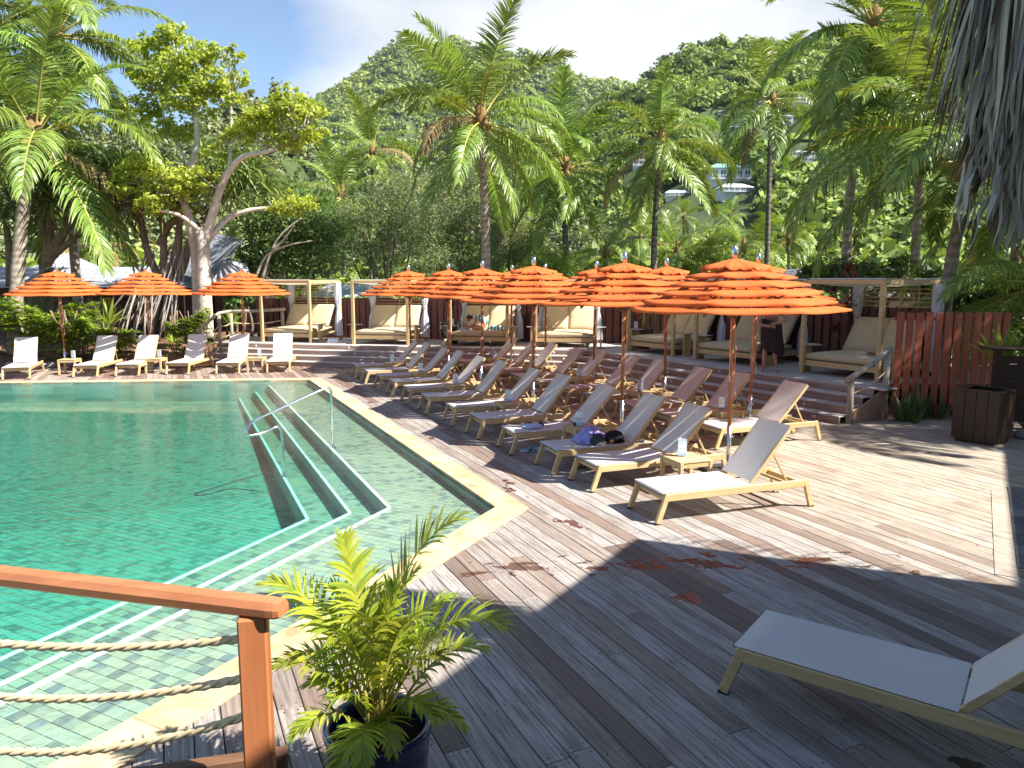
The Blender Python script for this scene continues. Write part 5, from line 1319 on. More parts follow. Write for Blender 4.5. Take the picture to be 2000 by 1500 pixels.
def palm(label, base, top, r=.17, size=1.0, nf=22, mat=None, seed=1, dead=0, skip=None, nuts=5, wind=None, group='coconut palms', lean=.0, low=True):
    rr = random.Random(seed); base, top = Vector(base), Vector(top)
    t = thing('coconut_palm', label, 'palm tree', base, 0, group); H = top - base
    m = MB(); n = 16; pts = []
    for i in range(n + 1):
        q = i / n; p = H * q; bow = lean * sin(q * pi); pts.append((p.x + bow, p.y, p.z))
    m.tube(pts, [r * (1.35 - .45 * min(1, i / 3)) if i < 3 else r * (.92 - .22 * i / n) * (1 + .05 * (i % 2)) for i in range(n + 1)], 12); m.build('trunk', mat or M_palmt, t, True)
    m = MB(); m.lathe([(r * .72, -.35), (r * 1.25, -.1), (r * 1.5, .15), (r * 1.1, .5), (r * .4, .8), (.0001, .9)], 10); o = m.build('crown_shaft', M_fibre, t, True); o.location = H
    for k in range(nuts):
        a = rr.uniform(0, 6.28); o = link('coconut', NUT, t, H + Vector((cos(a) * r * 1.7, sin(a) * r * 1.7, rr.uniform(-.35, -.05)))); o.scale = (size,) * 3
    for i in range(nf):
        q = (i + .5) / nf; a = i * 2.399963 + rr.uniform(-.25, .25) + seed
        if skip and skip(a % (2 * pi), q): continue
        cls = min(len(FRONDS) - 1, int((q ** .8) * (len(FRONDS) - (0 if low else 2)) + rr.uniform(-.35, .35))) if q > .05 else 0
        cls = max(0, cls); k = rr.randrange(2); s = size * rr.uniform(.86, 1.1)
        f = link('frond', FRONDS[cls][k][0], t, H + Vector((cos(a) * r * .6, sin(a) * r * .6, .25 - .35 * q))); f.scale = (s, s, s)
        tilt = Matrix.Rotation(a, 4, 'Z') @ Matrix.Rotation(rr.uniform(-.35, .35), 4, 'X')
        if wind: tilt = Matrix.Rotation(wind[1] * rr.uniform(.5, 1.2), 4, Vector((-sin(wind[0]), cos(wind[0]), 0))) @ tilt
        f.rotation_euler = tilt.to_euler()
        g_ = link('midrib', FRONDS[cls][k][1], f)
        if cls >= 4 and rr.random() < .07: f.material_slots[0].link = 'OBJECT'; f.material_slots[0].material = M_dryf
    return t
NUT = MB().lathe([(.0001, -.14), (.07, -.11), (.11, -.02), (.10, .07), (.05, .13), (.0001, .14)], 9).mesh('coconut', M_nut, True)
def pz(u, v, Y): return at(u, v, Y)
def gz(u, Y): p = at(u, 550, Y); return Vector((p.x, Y, 0))
W0 = (pi, .14)
palm('tall coconut palm in the middle, standing behind the cabanas', gz(946, 28), pz(938, 240, 28), .19, 1.03, 26, seed=3, wind=(pi, .03), lean=.12)
palm('slim coconut palm right of the middle one, behind the second gable', gz(1282, 33), pz(1290, 285, 33), .16, .90, 22, M_palmd, seed=5, wind=(pi, .1), lean=-.15)
palm('very tall straight grey coconut palm against the house hillside', gz(1499, 37), pz(1506, 196, 37), .15, .98, 20, M_palmd, seed=8, wind=W0)
palm('big coconut palm with drooping fronds at the top right', gz(1660, 25), pz(1706, 55, 25), .18, 1.0, 22, seed=12, wind=W0, lean=-.3)
palm('leaning coconut palm right of the last cabana, its fronds sweeping left', gz(1846, 17.2), pz(1900, 310, 17.2), .17, 1.15, 28, seed=4, low=False, wind=(pi, .2), lean=-.12)
palm('coconut palm behind the leaning one, filling the right side', gz(1790, 24), pz(1800, 250, 24), .17, 1.25, 26, seed=21, low=False, wind=(pi, .1))
palm('low coconut palm at the right edge behind the fence', gz(2010, 15.5), pz(2030, 560, 15.5), .16, .75, 20, seed=31)
palm('coconut palm at the right edge above the fence', gz(1985, 20), pz(1990, 400, 20), .16, .85, 20, seed=33)
palm('dark trunked coconut palm just right behind the middle palm', gz(1122, 35), pz(1106, 335, 35), .17, 1.05, 24, M_palmd, seed=17, wind=(0, .1), lean=-.2)
palm('coconut palm rising beyond the grey green trees, left of the middle palm', gz(722, 46), pz(727, 300, 46), .14, .92, 20, M_palmd, seed=23, wind=W0)
palm('shorter coconut palm beside it, its trunk hidden by the trees', gz(672, 43), pz(668, 385, 43), .15, .98, 20, M_palmd, seed=27)
palm('leaning coconut palm at the left edge above the glossy hedge', gz(18, 24.4), pz(66, 275, 25), .24, 1.18, 26, seed=41, lean=-.2, wind=(0, .06))
palm('coconut palm with bright fronds crowding the top left corner', gz(150, 29), pz(110, 75, 29), .19, 1.2, 26, seed=44)
palm('coconut palm partly outside the top left corner', gz(-90, 27), pz(-60, 130, 27), .19, 1.15, 24, seed=47)
for i, (u, v, Y, s, sd, lb) in enumerate([(1185, 500, 38, .62, 51, 'small coconut palm left of the slim palm trunk, above the parasols'), (1322, 497, 44, .72, 52, 'small coconut palm right of the slim palm trunk'),
        (1452, 492, 42, .7, 53, 'small coconut palm above the silver tip of the biggest parasol'), (1335, 425, 75, .6, 54, 'far coconut palm on the slope left of the green roofed house'), (1425, 425, 80, .6, 55, 'far coconut palm on the slope below the green roof'),
        (188, 478, 44, .8, 56, 'pale small coconut palm seen between the aerial rooted trees'), (150, 440, 52, .9, 57, 'far coconut palm behind the shingle roof'), (1250, 470, 55, .8, 58, 'coconut palm half hidden behind the slim palm trunk'), (1540, 470, 48, .75, 59, 'small coconut palm right of the very tall grey palm'),
        (1000, 420, 48, .9, 60, 'coconut palm behind the middle palm trunk')]):
    p = pz(u, v, Y); palm(lb, (p.x + .3, Y, 0), p, .13, s, 17, M_palmd if i % 2 else M_palmt, seed=sd, nuts=0, wind=(pi, .06))
# ------------------------------------------------------------------ the pale trunked broadleaf tree by the pool
M_pale = bark('pale_bark', (.64, .56, .48), (.42, .345, .28), 1.2); M_brown = bark('brown_bark', (.24, .17, .12), (.12, .085, .06), 1.0)
M_lime = m_leaf('lime_leaf', (.42, .50, .075), (.22, .31, .045), .45, .5, .35, var=.02)
YB = 25.4
def P_(u, v, dy=0.0): return at(u, v, YB + dy)
bt_ = thing('broadleaf_tree', 'pale barked spreading tree with bright green leaves behind the pool', 'tree', gz(400, YB)); bo = Vector(bt_.location)
m = MB()
def LB(P, a, b): limb(m, [P_(*p) - bo for p in P], a, b)
LB([(402, 660), (400, 600), (398, 540), (397, 480), (392, 452)], .28, .2); LB([(392, 650, .3), (388, 580, .3), (384, 500, .3), (370, 430, .2), (358, 395)], .24, .14)
LB([(397, 480), (412, 430), (430, 370, -.2), (447, 335, -.3), (475, 306, -.5), (520, 296, -.7), (565, 282, -.8)], .17, .05); LB([(358, 395), (372, 330, .3), (385, 280, .3), (380, 215, .2), (368, 160), (352, 110)], .14, .04)
LB([(380, 215, .2), (396, 160), (402, 110)], .07, .02); LB([(358, 395), (330, 370, -.4), (290, 350, -.6), (255, 345, -.8)], .09, .03); LB([(447, 335, -.3), (452, 270), (450, 200), (446, 150), (452, 110)], .07, .02)
LB([(397, 480), (440, 430, .6), (480, 412, .8), (530, 405, 1.0), (590, 400, 1.0)], .12, .03); LB([(565, 282, -.8), (590, 250, -1), (600, 220, -1)], .04, .015); LB([(392, 452), (350, 420, -.5), (300, 410, -.8)], .09, .03)
LB([(372, 330, .3), (330, 250, .6), (300, 180, .6), (290, 110, .4)], .06, .015); LB([(520, 296, -.7), (545, 250, -.6), (545, 205, -.4)], .04, .015)
m.build('trunk', M_pale, bt_, True)
sc = YB / FPX
def blob(u, v, r, dy=0.0, sq=.62): p = P_(u, v, dy) - bo; return (p.x, p.y, p.z, r * sc, r * sc * .9, r * sc * sq)
BL = [blob(300, 95, 40, .4), blob(340, 70, 36, .4), blob(350, 130, 48), blob(400, 110, 42), blob(410, 165, 45), blob(370, 190, 48), blob(300, 150, 44, .5), blob(285, 215, 40, .5), blob(345, 250, 36, .4), blob(455, 105, 24), blob(462, 150, 26), blob(445, 190, 26),
      blob(560, 190, 32, -.8), blob(590, 215, 36, -1), blob(545, 225, 44, -.6), blob(500, 235, 38, -.4), blob(600, 255, 30, -1), blob(570, 275, 36, -.8), blob(470, 260, 34), blob(270, 330, 40, -.6), blob(315, 345, 44, -.5), blob(360, 365, 36, -.3), blob(240, 360, 30, -.8), blob(300, 395, 34, -.7), blob(395, 350, 34, -.3),
      blob(585, 400, 34, 1), blob(545, 405, 30, 1), blob(430, 300, 26), blob(345, 400, 28)]
BL = [(b[0], b[1], b[2], b[3] * 1.16, b[4] * 1.2, b[5] * 1.12) for b in BL]
link('crown', crown_mesh('crown', BL, 19000, .165, .5, M_lime, .20, .15, 16, .8, .3, .9), bt_)
m = MB(); jt = [P_(*q) - bo for q in ((392, 452), (430, 370, -.2), (475, 306, -.5), (520, 296, -.7), (565, 282, -.8), (372, 330, .3), (380, 215, .2), (368, 160), (330, 370, -.4), (290, 350, -.6), (452, 270), (450, 200), (480, 412, .8), (545, 405, 1), (300, 180, .6), (330, 250, .6), (350, 420, -.5), (590, 250, -1))]
for b in BL:
    c = Vector(b[:3]); j = min(jt, key=lambda q: (q - c).length)
    for k in range(3):
        e = c + Vector((random.uniform(-.6, .6) * b[3], random.uniform(-.5, .5) * b[4], random.uniform(.0, .6) * b[5])); limb(m, [j, j.lerp(e, .5) + Vector((random.uniform(-.15, .15), 0, -.1)), e], .035, .008, 5)
m.build('twigs', M_pale, bt_, True)
# ------------------------------------------------------------------ aerial rooted strap leaf trees
M_strap = m_leaf('strap_leaf', (.24, .285, .07), (.09, .135, .035), .3, .4, .45, var=.2)
M_root = m_plain('aerial_root', (.42, .36, .31), (.26, .21, .18), 8, .85, .2, .3)
def rosette(seed, n=54, L=1.35):
    rr = random.Random(seed); m = MB()
    for i in range(n):
        a = i * 2.4; e = 1.2 - 1.5 * (i / n); d = Vector((cos(a) * cos(e), sin(a) * cos(e), sin(e))); w = Vector((-sin(a), cos(a), 0))
        leaf_strip(m, d * .08, d, w, L * rr.uniform(.8, 1.15), .085, rr.uniform(1.2, 2.2), 5)
    return m.mesh('leaf_rosette', M_strap)
ROS = [rosette(s) for s in range(3)]
def pandan(label, Y, stems, tips, roots, seed):
    rr = random.Random(seed); b = at(stems[0][0][0], 550, Y); t = thing('screw_pine', label, 'tree', (b.x, Y, 0), 0, 'screw pines with aerial roots'); o = Vector(t.location)
    m = MB()
    for (P, a, c) in [(s[0] if False else s, .15, .09) for s in stems]:
        limb(m, [at(p[0], p[1], Y + (p[2] if len(p) > 2 else 0)) - o for p in P], a, c, 8)
    m.build('trunk', M_brown, t, True)
    for (u, v, dy) in tips:
        q = link('leaf_rosette', ROS[rr.randrange(3)], t, at(u, v, Y + dy) - o); q.rotation_euler = (rr.uniform(-.3, .3), rr.uniform(-.3, .3), rr.uniform(0, 6)); q.scale = (rr.uniform(.85, 1.2),) * 3
    for k, (u0, v0, u1, v1) in enumerate(roots):
        m = MB(); a = at(u0, v0, Y + rr.uniform(-.4, .4)) - o; c = at(u1, v1, Y - rr.uniform(.2, 1.1)) - o; c.z = max(c.z, .25); mid = (a + c) / 2 + Vector((rr.uniform(-.08, .08), rr.uniform(-.1, .1), .12))
        m.tube(bez(a, mid, c, 6), rr.uniform(.018, .036), 6); m.build('aerial_root', M_root, t, True)
rr = random.Random(9); RT = []
for k in range(52):
    u0 = 300 + rr.uniform(-18, 70); v0 = rr.uniform(490, 560) - (u0 - 300) * .25; RT.append((u0, v0, u0 - rr.uniform(-12, 75) - (10 if u0 < 320 else 0), rr.uniform(615, 668)))
tips = [(282, 400, 0), (300, 372, .4), (330, 395, -.3), (262, 372, .5), (350, 360, .6), (320, 340, .8), (285, 335, 1), (370, 400, .8), (450, 330, 1.2), (480, 360, 1.2), (500, 330, 1.6), (455, 390, 1), (420, 360, 1.4), (245, 330, .8), (400, 300, 1.8), (520, 380, 1.8)]
pandan('screw pine with a skirt of grey aerial roots behind the second left parasol', 26.0, [[(318, 560), (300, 520), (285, 480), (275, 430), (270, 390)], [(318, 560), (320, 500), (318, 450), (312, 400)], [(320, 555), (340, 500), (350, 450), (352, 390)], [(322, 560), (355, 530), (372, 470), (395, 430, 1), (440, 380, 1.2)], [(312, 480), (330, 440), (355, 425), (400, 405, 1)], [(320, 540), (345, 520), (350, 420), (340, 370)]], tips, RT, 2)
tips = [(85, 385, 0), (60, 420, .4), (110, 400, -.3), (140, 370, .5), (175, 400, 0), (205, 385, -.4), (225, 420, 0), (30, 400, .6), (150, 330, .8), (100, 340, .8), (190, 345, .9), (235, 370, .6), (5, 430, .4), (50, 360, 1), (215, 330, 1.2)]
pandan('dark branching screw pine behind the first left parasol', 26.4, [[(80, 575), (88, 530), (105, 500), (140, 470), (180, 435), (220, 415)], [(88, 530), (92, 480), (82, 430), (75, 390)], [(92, 500), (120, 460), (150, 425), (170, 395)], [(100, 505), (98, 450), (100, 400)], [(20, 560), (18, 500), (12, 440)], [(105, 500), (130, 440), (128, 400)]], tips,
       [(100 + k * 4, 520 + (k % 3) * 8, 20 + k * 11, 575) for k in range(9)], 5)
# ------------------------------------------------------------------ grey green fine leaved trees behind the cabanas
M_olive = m_leaf('olive_leaf', (.24, .285, .13), (.10, .135, .06), .3, .6, .3, var=.12)
M_mid = m_leaf('mid_green_leaf', (.165, .24, .06), (.055, .10, .026), .3, .5, .35, var=.2)
M_bright = m_leaf('bright_leaf', (.31, .385, .07), (.13, .20, .04), .38, .5, .35, var=.12)
def shrub_tree(label, Y, blobs, n, L, Wd, mat, name='shrub_tree', cat='tree', seed=0, stems=5, group=None, clump=.24, shell=.4, fork=None, smat=None):
    rr = random.Random(seed); bs = []; c = at(sum(b[0] for b in blobs) / len(blobs), 550, Y); t = thing(name, label, cat, (c.x, Y, 0), 0, group); o = Vector(t.location)
    for b in blobs:
        p = at(b[0], b[1], Y + (b[3] if len(b) > 3 else 0)) - o; r = b[2] * Y / FPX; bs.append((p.x, p.y, p.z, r, r, r * .85))
    m = MB()
    for k in range(stems):
        b = bs[k % len(bs)]; e = Vector(b[:3]) + Vector((rr.uniform(-.5, .5) * b[3], rr.uniform(-.3, .3) * b[3], b[5] * .5)); s = Vector((rr.uniform(-.3, .3), rr.uniform(-.2, .2), -.1)); limb(m, [s, s.lerp(e, .4) + Vector((rr.uniform(-.3, .3), 0, .2)), e], .085, .02, 7)
    for P in fork or (): limb(m, [at(p[0], p[1], Y - 1.2) - o for p in P], .06, .018, 7)
    m.build('trunk', smat or M_brown, t, True); link('crown', crown_mesh('crown', bs, n, L, Wd, mat, clump, shell, 24, .9, .1, .4), t)
    return t
G = 'grey green trees behind the cabanas'
shrub_tree('grey green fine leaved tree above the second cabana', 33, [(760, 400, 70), (720, 450, 60), (800, 440, 60), (760, 490, 62), (700, 500, 55), (830, 500, 55), (690, 420, 36), (790, 360, 44)], 17000, .17, .22, M_olive, seed=1, group=G, fork=[[(755, 540), (770, 450), (800, 390)], [(740, 540), (720, 470), (690, 420)]])
shrub_tree('grey green fine leaved tree left of the middle palm trunk', 35, [(880, 400, 66), (850, 450, 55), (920, 440, 58), (870, 500, 60), (930, 500, 52), (850, 350, 34), (905, 350, 38)], 15000, .17, .22, M_olive, seed=2, group=G)
shrub_tree('dark leaved tree with bare pale branches above the first cabana', 30, [(560, 440, 58), (520, 470, 52), (600, 470, 50), (550, 510, 48), (620, 500, 48), (500, 420, 40), (640, 450, 44), (540, 380, 40), (500, 500, 40)], 13000, .19, .34, M_mid, seed=3, fork=[[(512, 545), (530, 490), (552, 455), (590, 425)], [(530, 490), (552, 470), (575, 440)], [(500, 540), (520, 500), (560, 480), (610, 470)]], smat=M_pale)
shrub_tree('grey green fine leaved tree right behind the middle palm', 38, [(990, 470, 60), (960, 500, 50), (1030, 500, 48), (985, 420, 42)], 9000, .18, .24, M_olive, seed=4, group=G)
shrub_tree('grey green tree between the pale tree and the small far palms', 40, [(610, 400, 50), (640, 430, 50), (590, 440, 46), (660, 470, 50)], 9000, .18, .3, M_mid, seed=5)
shrub_tree('yellow green bamboo like clump behind the middle parasols', 34, [(1075, 510, 36), (1045, 530, 30), (1110, 530, 34), (1150, 540, 26), (1075, 540, 34)], 7000, .30, .10, M_bright, 'bamboo_clump', 'plant', 6, 8, clump=.3)
shrub_tree('yellow green shrub behind the small gable', 45, [(1390, 490, 44), (1350, 510, 38), (1430, 505, 40), (1400, 460, 30), (1310, 520, 30), (1480, 515, 40)], 9000, .2, .4, M_bright, 'shrub', 'shrub', 7)
shrub_tree('dark shrub under the sweeping fronds at the right', 24, [(1640, 540, 40), (1700, 545, 40), (1760, 540, 40), (1590, 540, 30), (1820, 560, 40)], 7000, .2, .35, M_mid, 'shrub', 'shrub', 8)
shrub_tree('dense green shrub at the right behind the red fence', 18.5, [(1900, 600, 46), (1960, 620, 46), (1930, 660, 40), (1990, 560, 50), (1880, 560, 34)], 7000, .2, .4, M_mid, 'shrub', 'shrub', 9)
# ------------------------------------------------------------------ planting bed
M_gloss = m_leaf('glossy_leaf', (.30, .41, .045), (.12, .21, .028), .3, .28, .6, var=.03)
def whorl(m, p, n, L, w, rr, e0=.55):
    for i in range(n):
        a = i * 2.4 + rr.uniform(-.2, .2); e = rr.uniform(-.2, .35) + e0 * (1 - i / n); d = Vector((cos(a) * cos(e), sin(a) * cos(e), sin(e))); leaf_strip(m, p + d * .02, d, Vector((-sin(a), cos(a), .2)).normalized(), L * rr.uniform(.7, 1.1), w, .35, 3)
def hedge(label, name, box, n, L, w, seed, mat, nw=9):
    rr = random.Random(seed); x0, x1, y0, y1, h = box; t = thing(name, label, 'hedge' if name == 'hedge' else 'shrub', ((x0 + x1) / 2, (y0 + y1) / 2, .05)); o = Vector(t.location); m = MB()
    for k in range(n):
        u, v = rr.random(), rr.random(); x = x0 + (x1 - x0) * u; y = y0 + (y1 - y0) * v; top = h * (.72 + .28 * sin(x * 2.1 + seed) * sin(y * 1.7)) ; z = top * (rr.random() ** .45)
        if abs(v - .5) < .32 and z < top * .75: continue
        whorl(m, Vector((x, y, z)) - Vector((o.x, o.y, 0)), nw, L, w, rr)
    m.build('foliage', mat, t); s = MB()
    for k in range(14):
        x = x0 + (x1 - x0) * rr.random() - o.x; y = (y0 + y1) / 2 - o.y + rr.uniform(-.3, .3); s.tube([(x, y, -.05), (x + rr.uniform(-.2, .2), y, h * .4), (x + rr.uniform(-.3, .3), y + rr.uniform(-.2, .2), h * .8)], .018, 5)
    s.build('stem', M_brown, t, True)
hedge('glossy bright green hedge at the far left of the pool', 'hedge', (-17.5, -13.6, 22.9, 24.6, 2.05), 900, .26, .085, 3, M_gloss)
hedge('low glossy shrub behind the first left side table', 'shrub', (-13.9, -12.2, 23.2, 24.2, 1.35), 240, .25, .08, 5, M_gloss)
hedge('leafy yellow green column shrub before the pale tree trunk', 'shrub', (-11.35, -10.05, 24.2, 25.0, 2.0), 620, .15, .06, 6, M_bright, 6)
def tuft(label, name, p, n, L, w, mat, seed, e=(.5, 1.4), droop=(.3, 1.0), cat='plant', trunk=0.0, group=None, r0=.1):
    rr = random.Random(seed); t = thing(name, label, cat, p, 0, group); m = MB()
    for i in range(n):
        a = rr.uniform(0, 6.28); ee = rr.uniform(*e); d = Vector((cos(a) * cos(ee), sin(a) * cos(ee), sin(ee))); leaf_strip(m, Vector((cos(a), sin(a), 0)) * rr.uniform(0, r0) + Vector((0, 0, trunk)), d, Vector((-sin(a), cos(a), rr.uniform(-.3, .3))).normalized(), L * rr.uniform(.6, 1.1), w, rr.uniform(*droop), 4)
    m.build('leaves', mat, t)
    if trunk: s = MB(); s.tube([(0, 0, -.05), (0, 0, trunk)], .03, 6); s.build('stem', M_brown, t, True)
    return t
M_ggrass = m_leaf('grey_grass', (.27, .27, .17), (.15, .155, .09), .25, .8, .2, var=.05); M_yel = m_leaf('yellow_leaf', (.55, .43, .02), (.32, .27, .02), .35, .5, .4)
M_red = m_leaf('red_leaf', (.24, .04, .035), (.075, .016, .02), .3, .4, .45, var=.2); M_snake = m_leaf('snake_leaf', (.12, .17, .055), (.035, .065, .025), .1, .4, .4); M_fan = m_leaf('fan_leaf', (.30, .33, .20), (.16, .19, .11), .25, .5, .3)
def bp(u, v, Y): p = at(u, v, Y); return (p.x, Y, max(.05, p.z))
tuft('big tuft of grey green grass between the first two left parasols', 'grass_tuft', bp(168, 655, 25.4), 520, 1.45, .018, M_ggrass, 1, (.5, 1.5), (.4, 1.6), 'grass tuft', r0=.35)
tuft('pale dry grass tuft left of the grey green one', 'grass_tuft', bp(75, 620, 26), 420, 1.2, .018, M_ggrass, 2, (.3, 1.5), (.4, 1.6), 'grass tuft', r0=.5)
shrub_tree('bright yellow croton shrub between the two left parasols', 26.5, [(207, 590, 10), (200, 598, 9), (214, 600, 9)], 700, .15, .45, M_yel, 'croton', 'shrub', 11, 3)
shrub_tree('reddish leaved shrub right of the yellow croton', 27, [(240, 585, 12), (258, 590, 11), (228, 592, 9)], 700, .2, .3, M_red, 'red_shrub', 'shrub', 12, 3)
tuft('pale green strap leaved plant before the grey grass', 'strap_plant', bp(158, 660, 24.2), 26, .85, .085, M_gloss, 3, (.5, 1.4), (.2, .7))
tuft('broad leaved bright plant left of the aerial roots', 'strap_plant', bp(212, 650, 24.6), 30, .95, .11, M_bright, 4, (.4, 1.4), (.2, .8), trunk=.25)
tuft('grey blue fan leaved palm seedling behind the second lounger', 'fan_palm', bp(190, 668, 23.4), 40, .55, .03, M_fan, 5, (.1, 1.1), (.1, .3), trunk=.1)
tuft('dark green cycad like plant behind the third left lounger', 'cycad', bp(208, 665, 23.8), 44, .6, .05, M_mid, 6, (.2, 1.3), (.3, .9), trunk=.15)
tuft('low green plant at the foot of the column shrub', 'strap_plant', bp(340, 670, 23.9), 26, .5, .04, M_gloss, 7, (.3, 1.3), (.4, 1.2))
tuft('leafy plant beside the dark doorway left of the first cabana', 'strap_plant', bp(455, 655, 26.6), 40, .8, .08, M_bright, 8, (.3, 1.4), (.4, 1.1), trunk=.35)
shrub_tree('thin leafy shrub growing behind the left log railing', 27.2, [(470, 590, 22), (455, 620, 18), (480, 560, 18), (440, 580, 14)], 1500, .2, .3, M_mid, 'shrub', 'shrub', 13, 5)
RK = 0
for k in range(22):
    x = -17 + k * .42 + random.uniform(-.1, .1); s = random.uniform(.07, .16); y = 22.62 + .014 * (x + 14) + random.uniform(-.05, .08)
    if x > -9.9: continue
    o = link('edging_rock', ROCKS[k % 5], None, (x, y, .06)); o.scale = (s * 1.4, s, s); o.rotation_euler = (0, 0, random.uniform(0, 6)); tag(o, 'grey rock edging the planting bed along the deck', 'rock', 'rocks along the planting bed edge')
# pots on the terrace
M_bpot = glazed('black_glaze', (.012, .012, .014), .2); M_rpot = glazed('brown_glaze', (.10, .035, .02), .25)
def pot(label, p, r, h, mat, name='plant_pot'):
    t = thing(name, label, 'plant pot', p); m = MB(); m.lathe([(r * .6, 0), (r * .92, h * .35), (r, h * .7), (r * .9, h * .95), (r * .98, h), (r * .86, h), (r * .84, h * .85), (.0001, h * .84)], 24); m.build('body', mat, t, True); return t
p = at(880, 660, 24.2); pot('big black glazed pot between the second and third cabana', (p.x, 24.2, ZP), .36, .72, M_bpot)
def cordyline(label, p, heads, seed, L=.55):
    rr = random.Random(seed); t = thing('cordyline', label, 'plant', p, 0, 'red leaved potted plants'); s = MB(); m = MB()
    for (x, y, z) in heads:
        s.tube([(x * .15, y * .15, 0), (x * .5, y * .5, z * .5), (x, y, z)], .013, 5)
        for i in range(22):
            a = i * 2.4; e = 1.2 - 1.4 * i / 22; d = Vector((cos(a) * cos(e), sin(a) * cos(e), sin(e))); leaf_strip(m, Vector((x, y, z)) + d * .02, d, Vector((-sin(a), cos(a), 0)), L * rr.uniform(.6, 1), .055, .7, 3)
    s.build('stem', M_brown, t, True); m.build('leaves', M_red, t)
cordyline('red bromeliad like plant in the big black pot', (p.x, 24.2, ZP + .6), [(0, 0, .35), (.08, 0, .6), (-.1, .05, .75), (.02, .05, 1.0)], 1, .4)
p = cabp(6, -CWD / 2 - .15, 1.75, 0); pot('dark shiny pot behind the curtain of the last cabana', tuple(p), .34, .42, M_bpot)
cordyline('dark red cordyline in front of the fence beside the last cabana', (p.x, p.y, ZP + .36), [(-.3, 0, .5), (.1, .1, .8), (.3, -.05, .65), (-.15, -.1, 1.0), (.2, .0, 1.15), (-.35, .1, 1.4), (.05, .1, 1.6), (-.1, 0, 1.85)], 2, .5)
p = cabp(4, -CWD / 2 - .35, .9, 0); pot('brown glazed pot beside the left angled cabana', tuple(p), .30, .62, M_rpot)
t_ = thing('potted_palm', 'slender palm in the brown pot on the terrace', 'potted palm', (p.x, p.y, ZP + .52)); m = MB(); m.tube([(0, 0, 0), (.02, 0, .35), (0, 0, .62)], [.05, .04, .03], 8); m.build('trunk', M_arst, t_, True)
rng = random.Random(6)
for i in range(9):
    a = i * 2.4; e = .9 - .09 * i; tip = Vector((cos(a) * .55, sin(a) * .55, .62 + .45 * sin(e))); m, r = frond(bez((0, 0, .6), (cos(a) * .15, sin(a) * .15, 1.15), tip, 10), 15, .26, .022, .7, rng, .008, .25, .3, (.5, 1.1), 3); f = m.build('frond', M_areca, t_); r.build('stem', M_arst, f, True)
# snake plants below the red fence
for k, (u, v, Y, n, L) in enumerate([(1752, 822, 13.85, 9, .55), (1770, 824, 13.75, 14, .75), (1795, 820, 13.8, 16, .72), (1818, 816, 13.9, 10, .5), (1838, 818, 13.8, 12, .5), (1858, 815, 13.9, 9, .45), (1782, 826, 13.65, 8, .4)]):
    q = gp(u, v); tuft(('small', 'tall', 'tallest')[0 if L < .52 else 1 if L > .73 else 2] + ' clump of stiff sword leaves below the red fence', 'snake_plant', (q.x, q.y, 0), n, L, .085, M_snake, 20 + k, (1.0, 1.5), (.0, .25), 'plant', group='sword leaved plants below the red fence', r0=.12)
p = at(1990, 690, 12.8); tuft('pale variegated plant rising behind the bar counter', 'strap_plant', (p.x, 13.2, 0), 26, .9, .11, M_yel if False else M_bright, 41, (.5, 1.4), (.3, .9), trunk=1.1)
# ------------------------------------------------------------------ shingle roofs and small buildings
M_shin = m_wood('grey_shingle', (.36, .36, .39), (.22, .22, .25), 1, .85, 10, .25, .2)
M_wall = m_plain('dark_timber_wall', (.09, .05, .035), rough=.8, scale=3)
def shingle_plane(m, a, b, c, d, rows, cols, seed):
    "shingles over the roof plane a-b (eave) to d-c (ridge)"
    rr = random.Random(seed); a, b, c, d = map(Vector, (a, b, c, d)); n = (b - a).cross(d - a).normalized()
    if n.z < 0: n = -n
    for r in range(rows):
        q0, q1 = r / rows, (r + 1.18) / rows; k = max(1, round(cols * ((b - a).lerp(c - d, q0)).length / (b - a).length)); off = .5 * (r % 2)
        for j in range(-1, k):
            u0, u1 = max(0, (j + off + .03) / k), min(1, (j + 1 + off - .03) / k)
            if u1 - u0 < .15 / k: continue
            z0 = .018 + rr.uniform(0, .012); e = rr.uniform(-.008, .008)
            p0, p1 = a.lerp(b, u0).lerp(d.lerp(c, u0), max(0, q0 + e)), a.lerp(b, u1).lerp(d.lerp(c, u1), max(0, q0 + e)); p3, p2 = a.lerp(b, u0).lerp(d.lerp(c, u0), min(1, q1)), a.lerp(b, u1).lerp(d.lerp(c, u1), min(1, q1))
            m.add([p0, p1, p2 + n * .004, p3 + n * .004, p0 + n * z0, p1 + n * z0, p2 + n * .012, p3 + n * .012], [(4, 5, 6, 7), (0, 1, 5, 4), (1, 2, 6, 5), (3, 0, 4, 7)])
    m.at = None
def roof_building(label, planes, walls, name='shingled_bungalow', cat='building', mat=None, seed=1, wall_mat=None):
    c = Vector(planes[0][0][0]); t = thing(name, label, cat, (c.x, c.y, 0)); o = Vector((c.x, c.y, 0))
    for i, (q, rows, cols) in enumerate(planes):
        q = [Vector(p) - o for p in q]; m = MB(); m.add([tuple(p) for p in q], [(0, 1, 2, 3)]); rf = m.build('roof', mat or M_shin, t)
        s = MB(); shingle_plane(s, *q, rows, cols, seed + i); tag(s.build('shingle', mat or M_shin, rf), kind='stuff')
    for (x0, x1, y0, y1, z0, z1) in walls:
        m = MB(); m.box(((x0 + x1) / 2 - o.x, (y0 + y1) / 2 - o.y, (z0 + z1) / 2), (x1 - x0, y1 - y0, z1 - z0)); m.build('wall', wall_mat or M_wall, t)
    return t
e0, e1 = at(-60, 562, 29), at(398, 562, 29); r1_, r0_ = at(398, 522, 32.2), at(-60, 522, 32.2)
roof_building('long grey shingle roofed building behind the left parasols', [((e0, e1, r1_, r0_), 15, 60)], [(e0.x, e1.x, 30, 35, 0, e0.z - .02)])
pk = at(130, 494, 36)
